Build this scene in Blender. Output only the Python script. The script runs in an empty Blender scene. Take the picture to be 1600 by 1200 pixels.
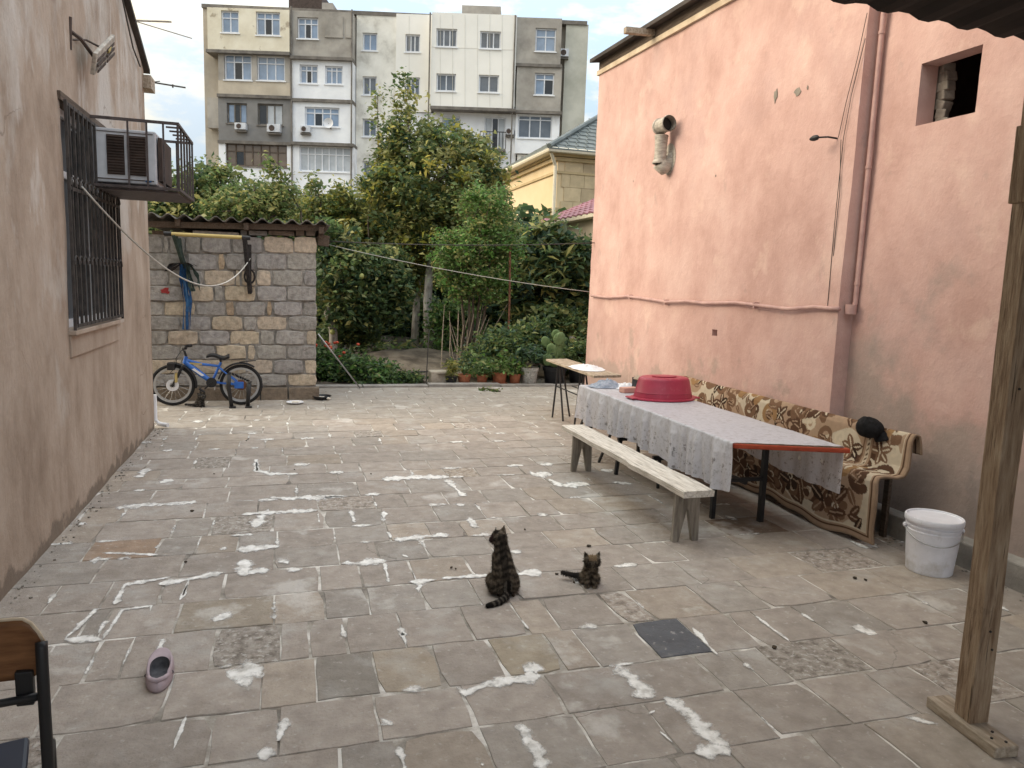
import bpy, bmesh, math, random
import numpy as np
from mathutils import Vector, Matrix, noise as mnoise

random.seed(7); RNG = np.random.default_rng(7)
S = bpy.context.scene
COL = S.collection
R = math.radians

# ------------------------------------------------------------------ camera, sky, sun, exposure
PIT, ROL, YAW, FPX, CH = -0.13533936, -0.03519071, -0.29462483, 1150.0, 1.85
def _camM():
    B = np.array([[1,0,0],[0,0,1],[0,-1,0]], float)
    cy,sy = math.cos(YAW),math.sin(YAW); cp,sp = math.cos(PIT),math.sin(PIT); cr,sr = math.cos(ROL),math.sin(ROL)
    Rz = np.array([[cy,-sy,0],[sy,cy,0],[0,0,1]]); Rx = np.array([[1,0,0],[0,cp,-sp],[0,sp,cp]]); Ry = np.array([[cr,0,sr],[0,1,0],[-sr,0,cr]])
    return Rz@Rx@Ry@B
CM = _camM()
cam_d = bpy.data.cameras.new('camera'); cam = bpy.data.objects.new('camera', cam_d); COL.objects.link(cam)
cam_d.sensor_width = 36; cam_d.lens = FPX/1600*36; cam_d.clip_end = 3000; cam_d.clip_start = 0.05
mw = Matrix.Identity(4)
for i in range(3):
    mw[i][0] = CM[i,0]; mw[i][1] = -CM[i,1]; mw[i][2] = -CM[i,2]
mw[0][3], mw[1][3], mw[2][3] = 0,0,CH
cam.matrix_world = mw
S.camera = cam

SUN_EL, SUN_AZ = R(24), R(-74)      # azimuth from +Y towards +X: the sun stands low on the left
sun_d = bpy.data.lights.new('sun','SUN'); sun_d.energy = 0.5; sun_d.angle = R(32); sun_d.color = (1.0,0.86,0.68)
sun = bpy.data.objects.new('sun', sun_d); COL.objects.link(sun)
sd = Vector((math.sin(SUN_AZ)*math.cos(SUN_EL), math.cos(SUN_AZ)*math.cos(SUN_EL), math.sin(SUN_EL)))
sun.rotation_euler = sd.to_track_quat('Z','Y').to_euler()

W = bpy.data.worlds.new('World'); S.world = W; W.use_nodes = True
wn, wl = W.node_tree.nodes, W.node_tree.links
wn.clear()
w_out = wn.new('ShaderNodeOutputWorld'); w_bg = wn.new('ShaderNodeBackground')
w_sky = wn.new('ShaderNodeTexSky'); w_sky.sky_type = 'NISHITA'; w_sky.sun_disc = False
w_sky.sun_elevation = SUN_EL; w_sky.sun_rotation = SUN_AZ; w_sky.dust_density = 2.5; w_sky.air_density = 1.0
w_tc = wn.new('ShaderNodeTexCoord'); w_map = wn.new('ShaderNodeMapping'); w_map.inputs['Scale'].default_value = (1.0,1.0,2.6)
w_map.inputs['Location'].default_value = (0.3,0.1,0.0)
w_nz = wn.new('ShaderNodeTexNoise'); w_nz.inputs['Scale'].default_value = 4.6; w_nz.inputs['Detail'].default_value = 7; w_nz.inputs['Roughness'].default_value = .6
w_cr = wn.new('ShaderNodeValToRGB'); w_cr.color_ramp.elements[0].position = .45; w_cr.color_ramp.elements[1].position = .60
w_cr.color_ramp.elements[0].color = (1.75,2.2,2.7,1); w_cr.color_ramp.elements[1].color = (3.4,3.05,2.4,1)
w_mix = wn.new('ShaderNodeMix'); w_mix.data_type = 'RGBA'
# cloud layer: thin warm cloud, warmer towards the low sun
w_dot = wn.new('ShaderNodeVectorMath'); w_dot.operation = 'DOT_PRODUCT'; w_dot.inputs[1].default_value = (sd.x, sd.y, 0.25)
w_cr2 = wn.new('ShaderNodeValToRGB')
w_cr2.color_ramp.elements[0].position = 0.0; w_cr2.color_ramp.elements[0].color = (3.7,3.2,2.1,1)
w_cr2.color_ramp.elements[0].position = .35; w_cr2.color_ramp.elements[1].position = .98; w_cr2.color_ramp.elements[1].color = (4.0,3.3,2.0,1)
wl.new(w_tc.outputs['Generated'], w_map.inputs['Vector']); wl.new(w_map.outputs['Vector'], w_nz.inputs['Vector'])
wl.new(w_nz.outputs['Fac'], w_cr.inputs['Fac'])
w_add = wn.new('ShaderNodeMix'); w_add.data_type='RGBA'; w_sc = wn.new('ShaderNodeMapRange'); w_sc.inputs['From Min'].default_value=.25; w_sc.inputs['From Max'].default_value=1.0; w_sc.inputs['To Max'].default_value=.8; wl.new(w_dot.outputs['Value'], w_sc.inputs['Value']); wl.new(w_sc.outputs['Result'], w_add.inputs['Factor'])
wl.new(w_cr.outputs['Color'], w_add.inputs['A']); wl.new(w_cr2.outputs['Color'], w_add.inputs['B'])
w_mix.inputs['Factor'].default_value = .94
wl.new(w_tc.outputs['Generated'], w_dot.inputs[0]); wl.new(w_dot.outputs['Value'], w_cr2.inputs['Fac'])
wl.new(w_sky.outputs['Color'], w_mix.inputs['A']); wl.new(w_add.outputs['Result'], w_mix.inputs['B'])
# overcast luminance law: a clouded sky grows brighter from the horizon to the zenith
w_sep = wn.new('ShaderNodeSeparateXYZ'); wl.new(w_tc.outputs['Generated'], w_sep.inputs['Vector'])
w_law = wn.new('ShaderNodeMapRange'); w_law.inputs['From Min'].default_value = 0; w_law.inputs['From Max'].default_value = 1
w_law.inputs['To Min'].default_value = .44; w_law.inputs['To Max'].default_value = 2.0; wl.new(w_sep.outputs['Z'], w_law.inputs['Value'])
w_mul = wn.new('ShaderNodeVectorMath'); w_mul.operation = 'SCALE'; wl.new(w_mix.outputs['Result'], w_mul.inputs[0]); wl.new(w_law.outputs['Result'], w_mul.inputs['Scale'])
wl.new(w_mul.outputs['Vector'], w_bg.inputs['Color']); wl.new(w_bg.outputs['Background'], w_out.inputs['Surface'])
w_bg.inputs['Strength'].default_value = 0.09
S.view_settings.view_transform = 'Standard'; S.view_settings.look = 'None'; S.view_settings.gamma = 1
S.view_settings.use_curve_mapping = False
S.view_settings.exposure = 2.46

# ------------------------------------------------------------------ layout helpers: photo pixel -> point of the place
def _ray(u,v): return CM@np.array([(u-800)/FPX,(v-600)/FPX,1.0])
_C = np.array([0,0,CH])
def fl(u,v,z=0.0):
    d=_ray(u,v); return _C+(z-CH)/d[2]*d
def onX(u,v,x):
    d=_ray(u,v); return _C+x/d[0]*d
def onY(u,v,y):
    d=_ray(u,v); return _C+y/d[1]*d

# ------------------------------------------------------------------ materials
def nmat(name, cols, scale=4.0, detail=6, rough=.8, bump=.0, bscale=30, spec=.3, stretch=(1,1,1), pos=(.35,.65), objcol=False, metal=0.0, attr=None):
    m = bpy.data.materials.new(name); m.use_nodes = True
    n,l = m.node_tree.nodes, m.node_tree.links
    b = n['Principled BSDF']; b.inputs['Roughness'].default_value = rough; b.inputs['Specular IOR Level'].default_value = spec
    b.inputs['Metallic'].default_value = metal
    g = n.new('ShaderNodeNewGeometry'); mp = n.new('ShaderNodeMapping'); mp.inputs['Scale'].default_value = stretch
    l.new(g.outputs['Position'], mp.inputs['Vector'])
    t = n.new('ShaderNodeTexNoise'); t.inputs['Scale'].default_value = scale; t.inputs['Detail'].default_value = detail; t.inputs['Roughness'].default_value = .62
    l.new(mp.outputs['Vector'], t.inputs['Vector'])
    cr = n.new('ShaderNodeValToRGB'); e = cr.color_ramp.elements
    cols = [c if len(c)==4 else (*c,1) for c in cols]
    if len(cols)==1: cols = [tuple(x*.93 for x in cols[0][:3])+(1,), tuple(min(1,x*1.05) for x in cols[0][:3])+(1,)]
    e[0].position=pos[0]; e[0].color=cols[0]; e[1].position=pos[1]; e[1].color=cols[-1]
    for i,c in enumerate(cols[1:-1]):
        q=e.new(pos[0]+(pos[1]-pos[0])*(i+1)/(len(cols)-1)); q.color=c
    l.new(t.outputs['Fac'], cr.inputs['Fac'])
    out = cr.outputs['Color']
    if objcol or attr:
        if objcol:
            a = n.new('ShaderNodeObjectInfo'); ao = a.outputs['Color']
        else:
            a = n.new('ShaderNodeAttribute'); a.attribute_name = attr; ao = a.outputs['Color']
        mx = n.new('ShaderNodeMix'); mx.data_type='RGBA'; mx.blend_type='MULTIPLY'; mx.inputs['Factor'].default_value = 1
        l.new(out, mx.inputs['A']); l.new(ao, mx.inputs['B']); out = mx.outputs['Result']
    l.new(out, b.inputs['Base Color'])
    if bump:
        t2 = n.new('ShaderNodeTexNoise'); t2.inputs['Scale'].default_value = bscale; t2.inputs['Detail'].default_value = 8; t2.inputs['Roughness'].default_value=.65
        l.new(mp.outputs['Vector'], t2.inputs['Vector'])
        bp = n.new('ShaderNodeBump'); bp.inputs['Strength'].default_value = bump; bp.inputs['Distance'].default_value = .02
        l.new(t2.outputs['Fac'], bp.inputs['Height']); l.new(bp.outputs['Normal'], b.inputs['Normal'])
    m['out'] = 1
    return m
def base_link(m):
    b = m.node_tree.nodes['Principled BSDF']; return b, b.inputs['Base Color'].links[0].from_socket
def overlay(m, col, scale, pos, stretch=(1,1,1), zr=None, detail=8, strength=1.0, off=(0,0,0)):
    """stain layer: noise-shaped patches of another colour, optionally only between two heights"""
    n,l = m.node_tree.nodes, m.node_tree.links
    b, cur = base_link(m)
    g = n.new('ShaderNodeNewGeometry'); mp = n.new('ShaderNodeMapping'); mp.inputs['Scale'].default_value=stretch; mp.inputs['Location'].default_value=off
    l.new(g.outputs['Position'], mp.inputs['Vector'])
    t = n.new('ShaderNodeTexNoise'); t.inputs['Scale'].default_value=scale; t.inputs['Detail'].default_value=detail; t.inputs['Roughness'].default_value=.6
    l.new(mp.outputs['Vector'], t.inputs['Vector'])
    src = t.outputs['Fac']
    if zr:
        sp = n.new('ShaderNodeSeparateXYZ'); l.new(g.outputs['Position'], sp.inputs['Vector'])
        mr = n.new('ShaderNodeMapRange'); mr.inputs['From Min'].default_value=zr[0]; mr.inputs['From Max'].default_value=zr[1]
        mr.inputs['To Min'].default_value=zr[2]; mr.inputs['To Max'].default_value=zr[3]
        l.new(sp.outputs['Z'], mr.inputs['Value'])
        ad = n.new('ShaderNodeMath'); ad.operation='ADD'; l.new(src, ad.inputs[0]); l.new(mr.outputs['Result'], ad.inputs[1]); src = ad.outputs[0]
    mr2 = n.new('ShaderNodeMapRange'); mr2.inputs['From Min'].default_value=pos[0]; mr2.inputs['From Max'].default_value=pos[1]; mr2.inputs['To Max'].default_value=strength
    l.new(src, mr2.inputs['Value'])
    mx = n.new('ShaderNodeMix'); mx.data_type='RGBA'; l.new(mr2.outputs['Result'], mx.inputs['Factor'])
    l.new(cur, mx.inputs['A']); mx.inputs['B'].default_value=(*col,1)
    l.new(mx.outputs['Result'], b.inputs['Base Color'])
    return m
def plain(name, col, rough=.5, metal=0, spec=.4):
    return nmat(name, [col], scale=9, rough=rough, metal=metal, spec=spec)
def leafmat(name, trans=.45):
    m = bpy.data.materials.new(name); m.use_nodes=True; n,l=m.node_tree.nodes,m.node_tree.links
    b=n['Principled BSDF']; b.inputs['Roughness'].default_value=.45; b.inputs['Specular IOR Level'].default_value=.35
    a=n.new('ShaderNodeAttribute'); a.attribute_name='Col'; l.new(a.outputs['Color'], b.inputs['Base Color'])
    tr=n.new('ShaderNodeBsdfTranslucent'); l.new(a.outputs['Color'], tr.inputs['Color'])
    mx=n.new('ShaderNodeMixShader'); mx.inputs[0].default_value=trans
    l.new(b.outputs[0],mx.inputs[1]); l.new(tr.outputs[0],mx.inputs[2]); l.new(mx.outputs[0], n['Material Output'].inputs['Surface'])
    return m
def attrmat(name, rough=.8, bump=0, bscale=200, spec=.2):
    m = bpy.data.materials.new(name); m.use_nodes=True; n,l=m.node_tree.nodes,m.node_tree.links
    b=n['Principled BSDF']; b.inputs['Roughness'].default_value=rough; b.inputs['Specular IOR Level'].default_value=spec
    a=n.new('ShaderNodeAttribute'); a.attribute_name='Col'; l.new(a.outputs['Color'], b.inputs['Base Color'])
    if bump:
        t=n.new('ShaderNodeTexNoise'); t.inputs['Scale'].default_value=bscale; t.inputs['Detail'].default_value=4
        g=n.new('ShaderNodeNewGeometry'); l.new(g.outputs['Position'], t.inputs['Vector'])
        bp=n.new('ShaderNodeBump'); bp.inputs['Strength'].default_value=bump; bp.inputs['Distance'].default_value=.01
        l.new(t.outputs['Fac'],bp.inputs['Height']); l.new(bp.outputs['Normal'],b.inputs['Normal'])
    return m
def glassmat(name, col, rough=.08):
    m = nmat(name, [tuple(c*.7 for c in col), col], scale=1.3, rough=rough, spec=.6)
    return m

M = {}
M['slab'] = nmat('sandstone slab', [(.74,.73,.72),(.9,.89,.88),(1.05,1.05,1.05)], scale=9, rough=.85, bump=.55, bscale=42, pos=(.3,.7), objcol=True, spec=.25)
overlay(M['slab'], (.10,.09,.08), 26, (.70,.76), strength=.6)
overlay(M['slab'], (.50,.49,.47), 2.6, (.54,.74), strength=.55, off=(3,1,0))
overlay(M['slab'], (.56,.53,.50), 24, (.60,.68), strength=.4, off=(1,8,0))
overlay(M['slab'], (.24,.205,.17), 5.5, (.56,.66), strength=.35, off=(11,2,0))
overlay(M['slab'], (.62,.60,.57), 1.4, (.60,.66), strength=.55, off=(4,9,0), detail=12)
overlay(M['slab'], (.17,.155,.14), 1.1, (.55,.8), strength=.30, off=(7,4,0))
overlay(M['slab'], (.05,.045,.04), 60, (.72,.76), strength=.6, off=(2,5,0))
M['slab_pitted'] = nmat('pitted sandstone slab', [(.55,.53,.50),(.9,.88,.86),(1.15,1.15,1.14)], scale=18, rough=.9, bump=1.0, bscale=30, pos=(.36,.62), objcol=True, spec=.2)
overlay(M['slab_pitted'], (.60,.58,.55), 30, (.55,.62), strength=.6, off=(3,3,0))
overlay(M['slab_pitted'], (.12,.105,.09), 22, (.62,.70), strength=.5, off=(7,3,0))
M['grout'] = nmat('pale joint mortar', [(.17,.15,.13),(.36,.33,.29),(.70,.67,.63)], scale=2.9, rough=.95, bump=.5, bscale=60, pos=(.36,.60))
M['smear'] = nmat('white mortar smear', [(.50,.485,.46),(.72,.71,.685),(.86,.85,.83)], scale=16, rough=.95, bump=.15, bscale=60)
# brushed, ragged mortar lets the slab show through in places
def ragged(m, scale, lo, hi):
    n,l=m.node_tree.nodes,m.node_tree.links
    g=n.new('ShaderNodeNewGeometry'); t=n.new('ShaderNodeTexNoise'); t.inputs['Scale'].default_value=scale; t.inputs['Detail'].default_value=6; t.inputs['Roughness'].default_value=.7
    l.new(g.outputs['Position'],t.inputs['Vector'])
    a=n.new('ShaderNodeAttribute'); a.attribute_name='edge'
    ad=n.new('ShaderNodeMath'); ad.operation='ADD'; l.new(t.outputs['Fac'],ad.inputs[0]); l.new(a.outputs['Fac'],ad.inputs[1])
    mr=n.new('ShaderNodeMapRange'); mr.inputs['From Min'].default_value=lo; mr.inputs['From Max'].default_value=hi; l.new(ad.outputs[0],mr.inputs['Value'])
    tr=n.new('ShaderNodeBsdfTransparent'); mx=n.new('ShaderNodeMixShader')
    l.new(mr.outputs['Result'],mx.inputs[0]); l.new(tr.outputs[0],mx.inputs[1]); l.new(n['Principled BSDF'].outputs[0],mx.inputs[2])
    l.new(mx.outputs[0],n['Material Output'].inputs['Surface'])
ragged(M['smear'], 30, .36, .72)
M['tan_wall'] = nmat('weathered tan plaster', [(.28,.218,.172),(.385,.312,.254),(.46,.385,.325)], scale=2.2, rough=.92, bump=.7, bscale=14, stretch=(1,1.4,.7), pos=(.3,.7), spec=.15)
overlay(M['tan_wall'], (.52,.495,.465), .9, (.50,.62), stretch=(1,1.2,.7), zr=(1.0,3.6,-.14,.06), strength=.85, detail=10)
overlay(M['tan_wall'], (.58,.55,.52), 3.0, (.58,.68), stretch=(1,1.4,.5), zr=(1.0,3.6,-.12,.05), strength=.6, off=(2,2,2))
overlay(M['tan_wall'], (.20,.15,.115), 2.4, (.60,.78), stretch=(1,2.2,.35), strength=.5, off=(0,3,1))
M['pink_wall'] = nmat('salmon pink limewash', [(.48,.308,.272),(.565,.376,.338),(.63,.445,.402)], scale=1.9, rough=.93, bump=.55, bscale=10, stretch=(1,1.1,.9), pos=(.3,.7), spec=.12)
overlay(M['pink_wall'], (.46,.33,.32), .8, (.50,.74), strength=.5, zr=(0.3,2.6,.10,-.08))
overlay(M['pink_wall'], (.36,.285,.25), 1.5, (.60,.66), zr=(0.3,2.0,.20,-.2), strength=.62, off=(0,1.2,0))
overlay(M['pink_wall'], (.40,.30,.27), 3.6, (.63,.72), stretch=(1,1.3,.8), strength=.5, off=(2,0,3))
overlay(M['pink_wall'], (.70,.52,.45), 2.6, (.58,.70), stretch=(1,1.1,.9), strength=.45, off=(5,2,3))
def cracks(m, col, scale, width, mask, strength=.8, off=(0,0,0)):
    n,l=m.node_tree.nodes,m.node_tree.links; b,cur=base_link(m)
    g=n.new('ShaderNodeNewGeometry'); mp=n.new('ShaderNodeMapping'); mp.inputs['Location'].default_value=off; l.new(g.outputs['Position'],mp.inputs['Vector'])
    t=n.new('ShaderNodeTexNoise'); t.inputs['Scale'].default_value=scale*3; t.inputs['Detail'].default_value=6; l.new(mp.outputs['Vector'],t.inputs['Vector'])
    ad=n.new('ShaderNodeVectorMath'); ad.operation='MULTIPLY_ADD'; l.new(t.outputs['Color'],ad.inputs[0]); ad.inputs[1].default_value=(.35/scale,)*3; l.new(mp.outputs['Vector'],ad.inputs[2])
    v=n.new('ShaderNodeTexVoronoi'); v.feature='DISTANCE_TO_EDGE'; v.inputs['Scale'].default_value=scale; l.new(ad.outputs['Vector'],v.inputs['Vector'])
    mr=n.new('ShaderNodeMapRange'); mr.inputs['From Min'].default_value=width; mr.inputs['From Max'].default_value=0; l.new(v.outputs['Distance'],mr.inputs['Value'])
    t2=n.new('ShaderNodeTexNoise'); t2.inputs['Scale'].default_value=scale*.9; l.new(mp.outputs['Vector'],t2.inputs['Vector'])
    m2=n.new('ShaderNodeMapRange'); m2.inputs['From Min'].default_value=mask; m2.inputs['From Max'].default_value=mask+.08; m2.inputs['To Max'].default_value=strength; l.new(t2.outputs['Fac'],m2.inputs['Value'])
    mu=n.new('ShaderNodeMath'); mu.operation='MULTIPLY'; l.new(mr.outputs['Result'],mu.inputs[0]); l.new(m2.outputs['Result'],mu.inputs[1])
    mx=n.new('ShaderNodeMix'); mx.data_type='RGBA'; l.new(mu.outputs[0],mx.inputs['Factor']); l.new(cur,mx.inputs['A']); mx.inputs['B'].default_value=(*col,1); l.new(mx.outputs['Result'],b.inputs['Base Color'])
cracks(M['pink_wall'], (.34,.22,.19), .7, .004, .56, .35)
cracks(M['tan_wall'], (.16,.12,.095), .8, .005, .54, .6); overlay(M['tan_wall'], (.16,.13,.105), 5, (.60,.70), zr=(0.0,.30,.30,-.3), strength=.75)
cracks(M['slab'], (.13,.115,.10), 1.3, .007, .58, .7)
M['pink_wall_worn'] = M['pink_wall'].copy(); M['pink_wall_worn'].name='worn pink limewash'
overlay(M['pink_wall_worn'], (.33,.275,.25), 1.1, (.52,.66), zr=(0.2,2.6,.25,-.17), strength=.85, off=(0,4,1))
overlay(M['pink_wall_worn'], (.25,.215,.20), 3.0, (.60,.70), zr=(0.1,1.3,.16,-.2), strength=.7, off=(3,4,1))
M['pink_pipe'] = nmat('pink painted pipe', [(.40,.25,.235),(.52,.34,.31)], scale=8, rough=.6)
M['concrete'] = nmat('grey concrete', [(.22,.205,.19),(.36,.34,.31)], scale=4, rough=.92, bump=.4, bscale=40)
M['darkwood'] = nmat('dark old timber', [(.075,.055,.042),(.15,.115,.09)], scale=6, stretch=(8,.6,8), rough=.85, bump=.4, bscale=30)
M['paleboard'] = nmat('pale eaves board', [(.50,.40,.29),(.66,.56,.43)], scale=4, rough=.85, bump=.2)
M['sheet'] = nmat('dark roof sheet', [(.035,.030,.028),(.075,.062,.056)], scale=3, rough=.75)
M['sheetdark'] = nmat('black brown porch roof sheet', [(.012,.010,.009),(.028,.023,.02)], scale=4, rough=.9)  # near-black brown for the whole porch roof sheet
M['slate'] = nmat('weathered fibre cement sheet', [(.10,.095,.088),(.21,.195,.18)], scale=6, rough=.95, bump=.4, bscale=40)
M['greystone'] = nmat('rough limestone block', [(.55,.54,.53),(.82,.81,.80),(1.05,1.04,1.02)], scale=14, rough=.95, bump=.9, bscale=55, pos=(.3,.7), objcol=True)
M['mortar_dark'] = nmat('rough grey mortar', [(.16,.15,.138),(.36,.34,.31)], scale=9, rough=.95, bump=.8, bscale=40)
M['black'] = plain('black painted steel', (.018,.018,.02), .45)
M['grille'] = nmat('old black painted iron', [(.03,.028,.028),(.075,.065,.06)], scale=14, rough=.6)
M['cage'] = nmat('brown painted iron', [(.06,.048,.046),(.11,.09,.088)], scale=14, rough=.6)
M['acwhite'] = nmat('aged white enamel', [(.50,.52,.56),(.64,.66,.70)], scale=5, rough=.45)
M['acdark'] = nmat('dark louvres', [(.05,.035,.03),(.09,.065,.055)], scale=9, rough=.7)
M['white'] = plain('white plastic', (.74,.75,.78), .4)
M['pvc'] = nmat('white window frame', [(.62,.64,.68),(.74,.76,.8)], scale=5, rough=.4)
M['darkglass'] = glassmat('dark window glass', (.035,.04,.045))
M['curtain'] = nmat('grey curtain', [(.10,.10,.11),(.24,.24,.26)], scale=8, stretch=(1,6,.2), rough=.9)
M['benchwood'] = nmat('whitewashed weathered plank', [(.30,.27,.23),(.60,.56,.50),(.76,.72,.66)], scale=6, stretch=(9,.8,9), rough=.85, bump=.5, bscale=20, pos=(.28,.62))
M['benchleg'] = nmat('grey weathered board', [(.17,.15,.125),(.33,.30,.26)], scale=5, stretch=(6,6,.8), rough=.88, bump=.4, bscale=20)
M['postwood'] = nmat('brown weathered post', [(.17,.105,.065),(.33,.235,.155),(.46,.36,.26)], scale=6, stretch=(8,8,.9), rough=.85, bump=.7, bscale=22, pos=(.28,.72))
overlay(M['postwood'], (.05,.033,.022), 5, (.60,.66), stretch=(22,22,.7), strength=.8)
overlay(M['postwood'], (.09,.06,.04), 3, (.66,.72), strength=.6)
M['footwood'] = nmat('pale sawn board', [(.26,.205,.15),(.47,.40,.32)], scale=7, stretch=(6,1.2,6), rough=.88, bump=.5, bscale=22)
M['redboard'] = nmat('red painted board', [(.30,.045,.02),(.44,.08,.035)], scale=6, stretch=(1,6,6), rough=.45)
M['basin'] = plain('red plastic', (.36,.035,.07), .4)
M['bucket'] = plain('white bucket plastic', (.78,.79,.86), .38)
overlay(M['bucket'], (.42,.39,.34), 7, (.58,.74), zr=(0,.22,.16,-.1), strength=.6)
overlay(M['bucket'], (.60,.60,.62), 40, (.60,.70), stretch=(1,1,.3), strength=.5)
overlay(M['basin'], (.46,.16,.17), 22, (.58,.72), stretch=(1,1,.6), strength=.5)
overlay(M['basin'], (.22,.03,.05), 5, (.55,.75), strength=.5)
M['steel'] = plain('bare steel', (.42,.42,.42), .35, .8)
M['hat'] = nmat('black cotton', [(.006,.006,.007),(.016,.016,.018)], scale=40, rough=.95)
M['vent'] = nmat('weathered metal duct', [(.30,.27,.235),(.54,.50,.44)], scale=14, stretch=(1,1,3), rough=.6, bump=.4, bscale=60)
M['ventdark'] = plain('dark duct inside', (.03,.028,.026), .8)
M['soil'] = nmat('dry garden soil', [(.055,.045,.034),(.12,.10,.078),(.18,.155,.12)], scale=2.2, rough=.98, bump=.8, bscale=14)
M['ground'] = nmat('bare ground', [(.10,.085,.065),(.17,.15,.12)], scale=.6, rough=.98)
M['bark'] = nmat('tree bark', [(.07,.055,.042),(.16,.13,.10)], scale=9, stretch=(3,3,.8), rough=.95, bump=.6, bscale=30)
M['limebark'] = nmat('limewashed bark', [(.22,.20,.18),(.52,.50,.47)], scale=5, stretch=(2,2,.8), rough=.95, bump=.6, bscale=30)
M['leaf'] = leafmat('leaf')
M['fruit'] = nmat('yellow green fruit', [(.26,.29,.09),(.38,.38,.14)], scale=20, rough=.5)
M['terracotta'] = nmat('terracotta', [(.28,.095,.05),(.40,.16,.09)], scale=12, rough=.85)
M['potwhite'] = nmat('speckled white pot', [(.30,.30,.28),(.60,.60,.57)], scale=30, rough=.85)
M['potblack'] = plain('black plastic pot', (.012,.013,.016), .5)
M['potbeige'] = nmat('beige stone trough', [(.30,.26,.21),(.46,.41,.34)], scale=12, rough=.92)
M['cactus'] = nmat('cactus skin', [(.10,.17,.065),(.19,.27,.12)], scale=10, rough=.65, bump=.2, bscale=50)
M['rope'] = plain('pale rope', (.48,.47,.44), .9)
M['wire'] = plain('dark wire', (.06,.055,.05), .7)
M['cat'] = attrmat('tabby fur', rough=.9, bump=.9, bscale=160, spec=.1)
M['rug'] = attrmat('woven carpet pile', rough=.97, bump=.7, bscale=260, spec=.05)
M['blue'] = nmat('blue frame paint', [(.02,.10,.42),(.03,.16,.55)], scale=9, rough=.3, spec=.5)
M['tyre'] = plain('black rubber', (.016,.016,.017), .8)
M['rim'] = plain('silver rim', (.46,.47,.48), .35, .5)
M['cream'] = nmat('cream yellow plaster', [(.66,.60,.47),(.80,.75,.62)], scale=.9, rough=.9)
overlay(M['cream'], (.30,.24,.17), 1.4, (.60,.66), strength=.7)
M['aptgrey'] = nmat('stained grey cement', [(.27,.25,.225),(.44,.41,.37)], scale=.8, rough=.95, bump=.2, bscale=4)
overlay(M['aptgrey'], (.42,.40,.36), .7, (.52,.68), strength=.6)
M['aptdark'] = nmat('dark grey render', [(.19,.185,.182),(.25,.245,.24)], scale=.8, rough=.95)
M['aptwhite'] = nmat('dirty white paint', [(.74,.76,.80),(.88,.90,.93)], scale=.7, rough=.9)
overlay(M['aptwhite'], (.42,.40,.38), .9, (.58,.72), stretch=(1,1,.5), strength=.5)
M['aptbeige'] = nmat('beige render', [(.43,.375,.30),(.56,.495,.40)], scale=.8, rough=.95)
M['aptpanel'] = nmat('cream facade panel', [(.80,.785,.74),(.87,.855,.81)], scale=.5, rough=.8)
M['aptmottle'] = nmat('mottled pale render', [(.50,.48,.43),(.74,.72,.66),(.85,.83,.77)], scale=.7, rough=.95)
M['aptseam'] = nmat('facade seam', [(.58,.555,.50),(.66,.635,.575)], scale=1)
M['aptgreen'] = nmat('greenish grey render', [(.42,.415,.355),(.58,.57,.50)], scale=.6, rough=.95)
M['aptside'] = nmat('tan grey cement', [(.33,.295,.245),(.46,.415,.35)], scale=.6, rough=.95)
M['slabedge'] = nmat('dark slab edge', [(.12,.11,.10),(.22,.20,.18)], scale=2, rough=.95)
M['winblue'] = glassmat('sky blue window glass', (.27,.36,.50), .06)
M['wingrey'] = glassmat('grey window glass', (.15,.17,.20), .06)
M['windark'] = glassmat('dark open window', (.02,.022,.026), .1)
M['winbrown'] = glassmat('brown glazed loggia', (.20,.15,.11), .2)
M['winwhite'] = glassmat('white curtained glass', (.50,.53,.56), .15)
M['ochre'] = nmat('ochre stone facing', [(.64,.51,.32),(.72,.59,.40)], scale=.7, rough=.85)
M['ochrestone'] = nmat('buff facing stone', [(.8,.8,.8),(1,1,1)], scale=3, rough=.9, objcol=True)
M['greentile'] = nmat('green grey roof tile', [(.10,.12,.12),(.165,.185,.185)], scale=3, rough=.6)
M['purpletile'] = nmat('purple metal roof tile', [(.19,.075,.10),(.29,.13,.165)], scale=2, rough=.55)
M['gutter'] = plain('cream gutter', (.66,.60,.48), .5)
M['chairwood'] = nmat('varnished plywood', [(.15,.065,.028),(.26,.125,.055)], scale=8, stretch=(1,1,7), rough=.4)
M['chairedge'] = nmat('skylit plywood edge', [(.45,.35,.24),(.58,.48,.36)], scale=20, rough=.6)  # plywood edge; the skylight on its top is painted into the pale colour
M['vinyl'] = plain('dark blue vinyl', (.012,.02,.04), .45)
M['mauve'] = nmat('mauve foam', [(.36,.29,.32),(.45,.37,.405)], scale=12, rough=.7)
M['insole'] = nmat('grey insole', [(.055,.055,.065),(.10,.10,.11)], scale=30, rough=.85)
M['whitecloth'] = nmat('white cloth', [(.58,.60,.66),(.74,.76,.80)], scale=20, rough=.9)
M['blueclutter'] = nmat('blue grey cloth', [(.16,.20,.27),(.38,.42,.50)], scale=18, rough=.9)
M['soap'] = plain('pink brick', (.52,.30,.25), .8)
M['rust'] = nmat('rusty steel', [(.12,.05,.03),(.24,.115,.07)], scale=15, rough=.85)
M['yellow'] = plain('yellow paint', (.46,.36,.14), .6)
M['green'] = nmat('dark green strap', [(.02,.035,.03),(.05,.075,.065)], scale=16, rough=.7)
M['netblue'] = nmat('blue rag', [(.015,.05,.14),(.03,.11,.26)], scale=22, rough=.9)
M['brownrag'] = nmat('black webbing', [(.018,.017,.018),(.045,.04,.04)], scale=22, rough=.9)
M['redpaint'] = plain('red paint', (.30,.03,.03), .7)
M['flower'] = plain('orange red petals', (.50,.07,.03), .6)
M['leafbit'] = nmat('dry leaf', [(.02,.016,.012),(.07,.05,.03)], scale=20, rough=.9)
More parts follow.
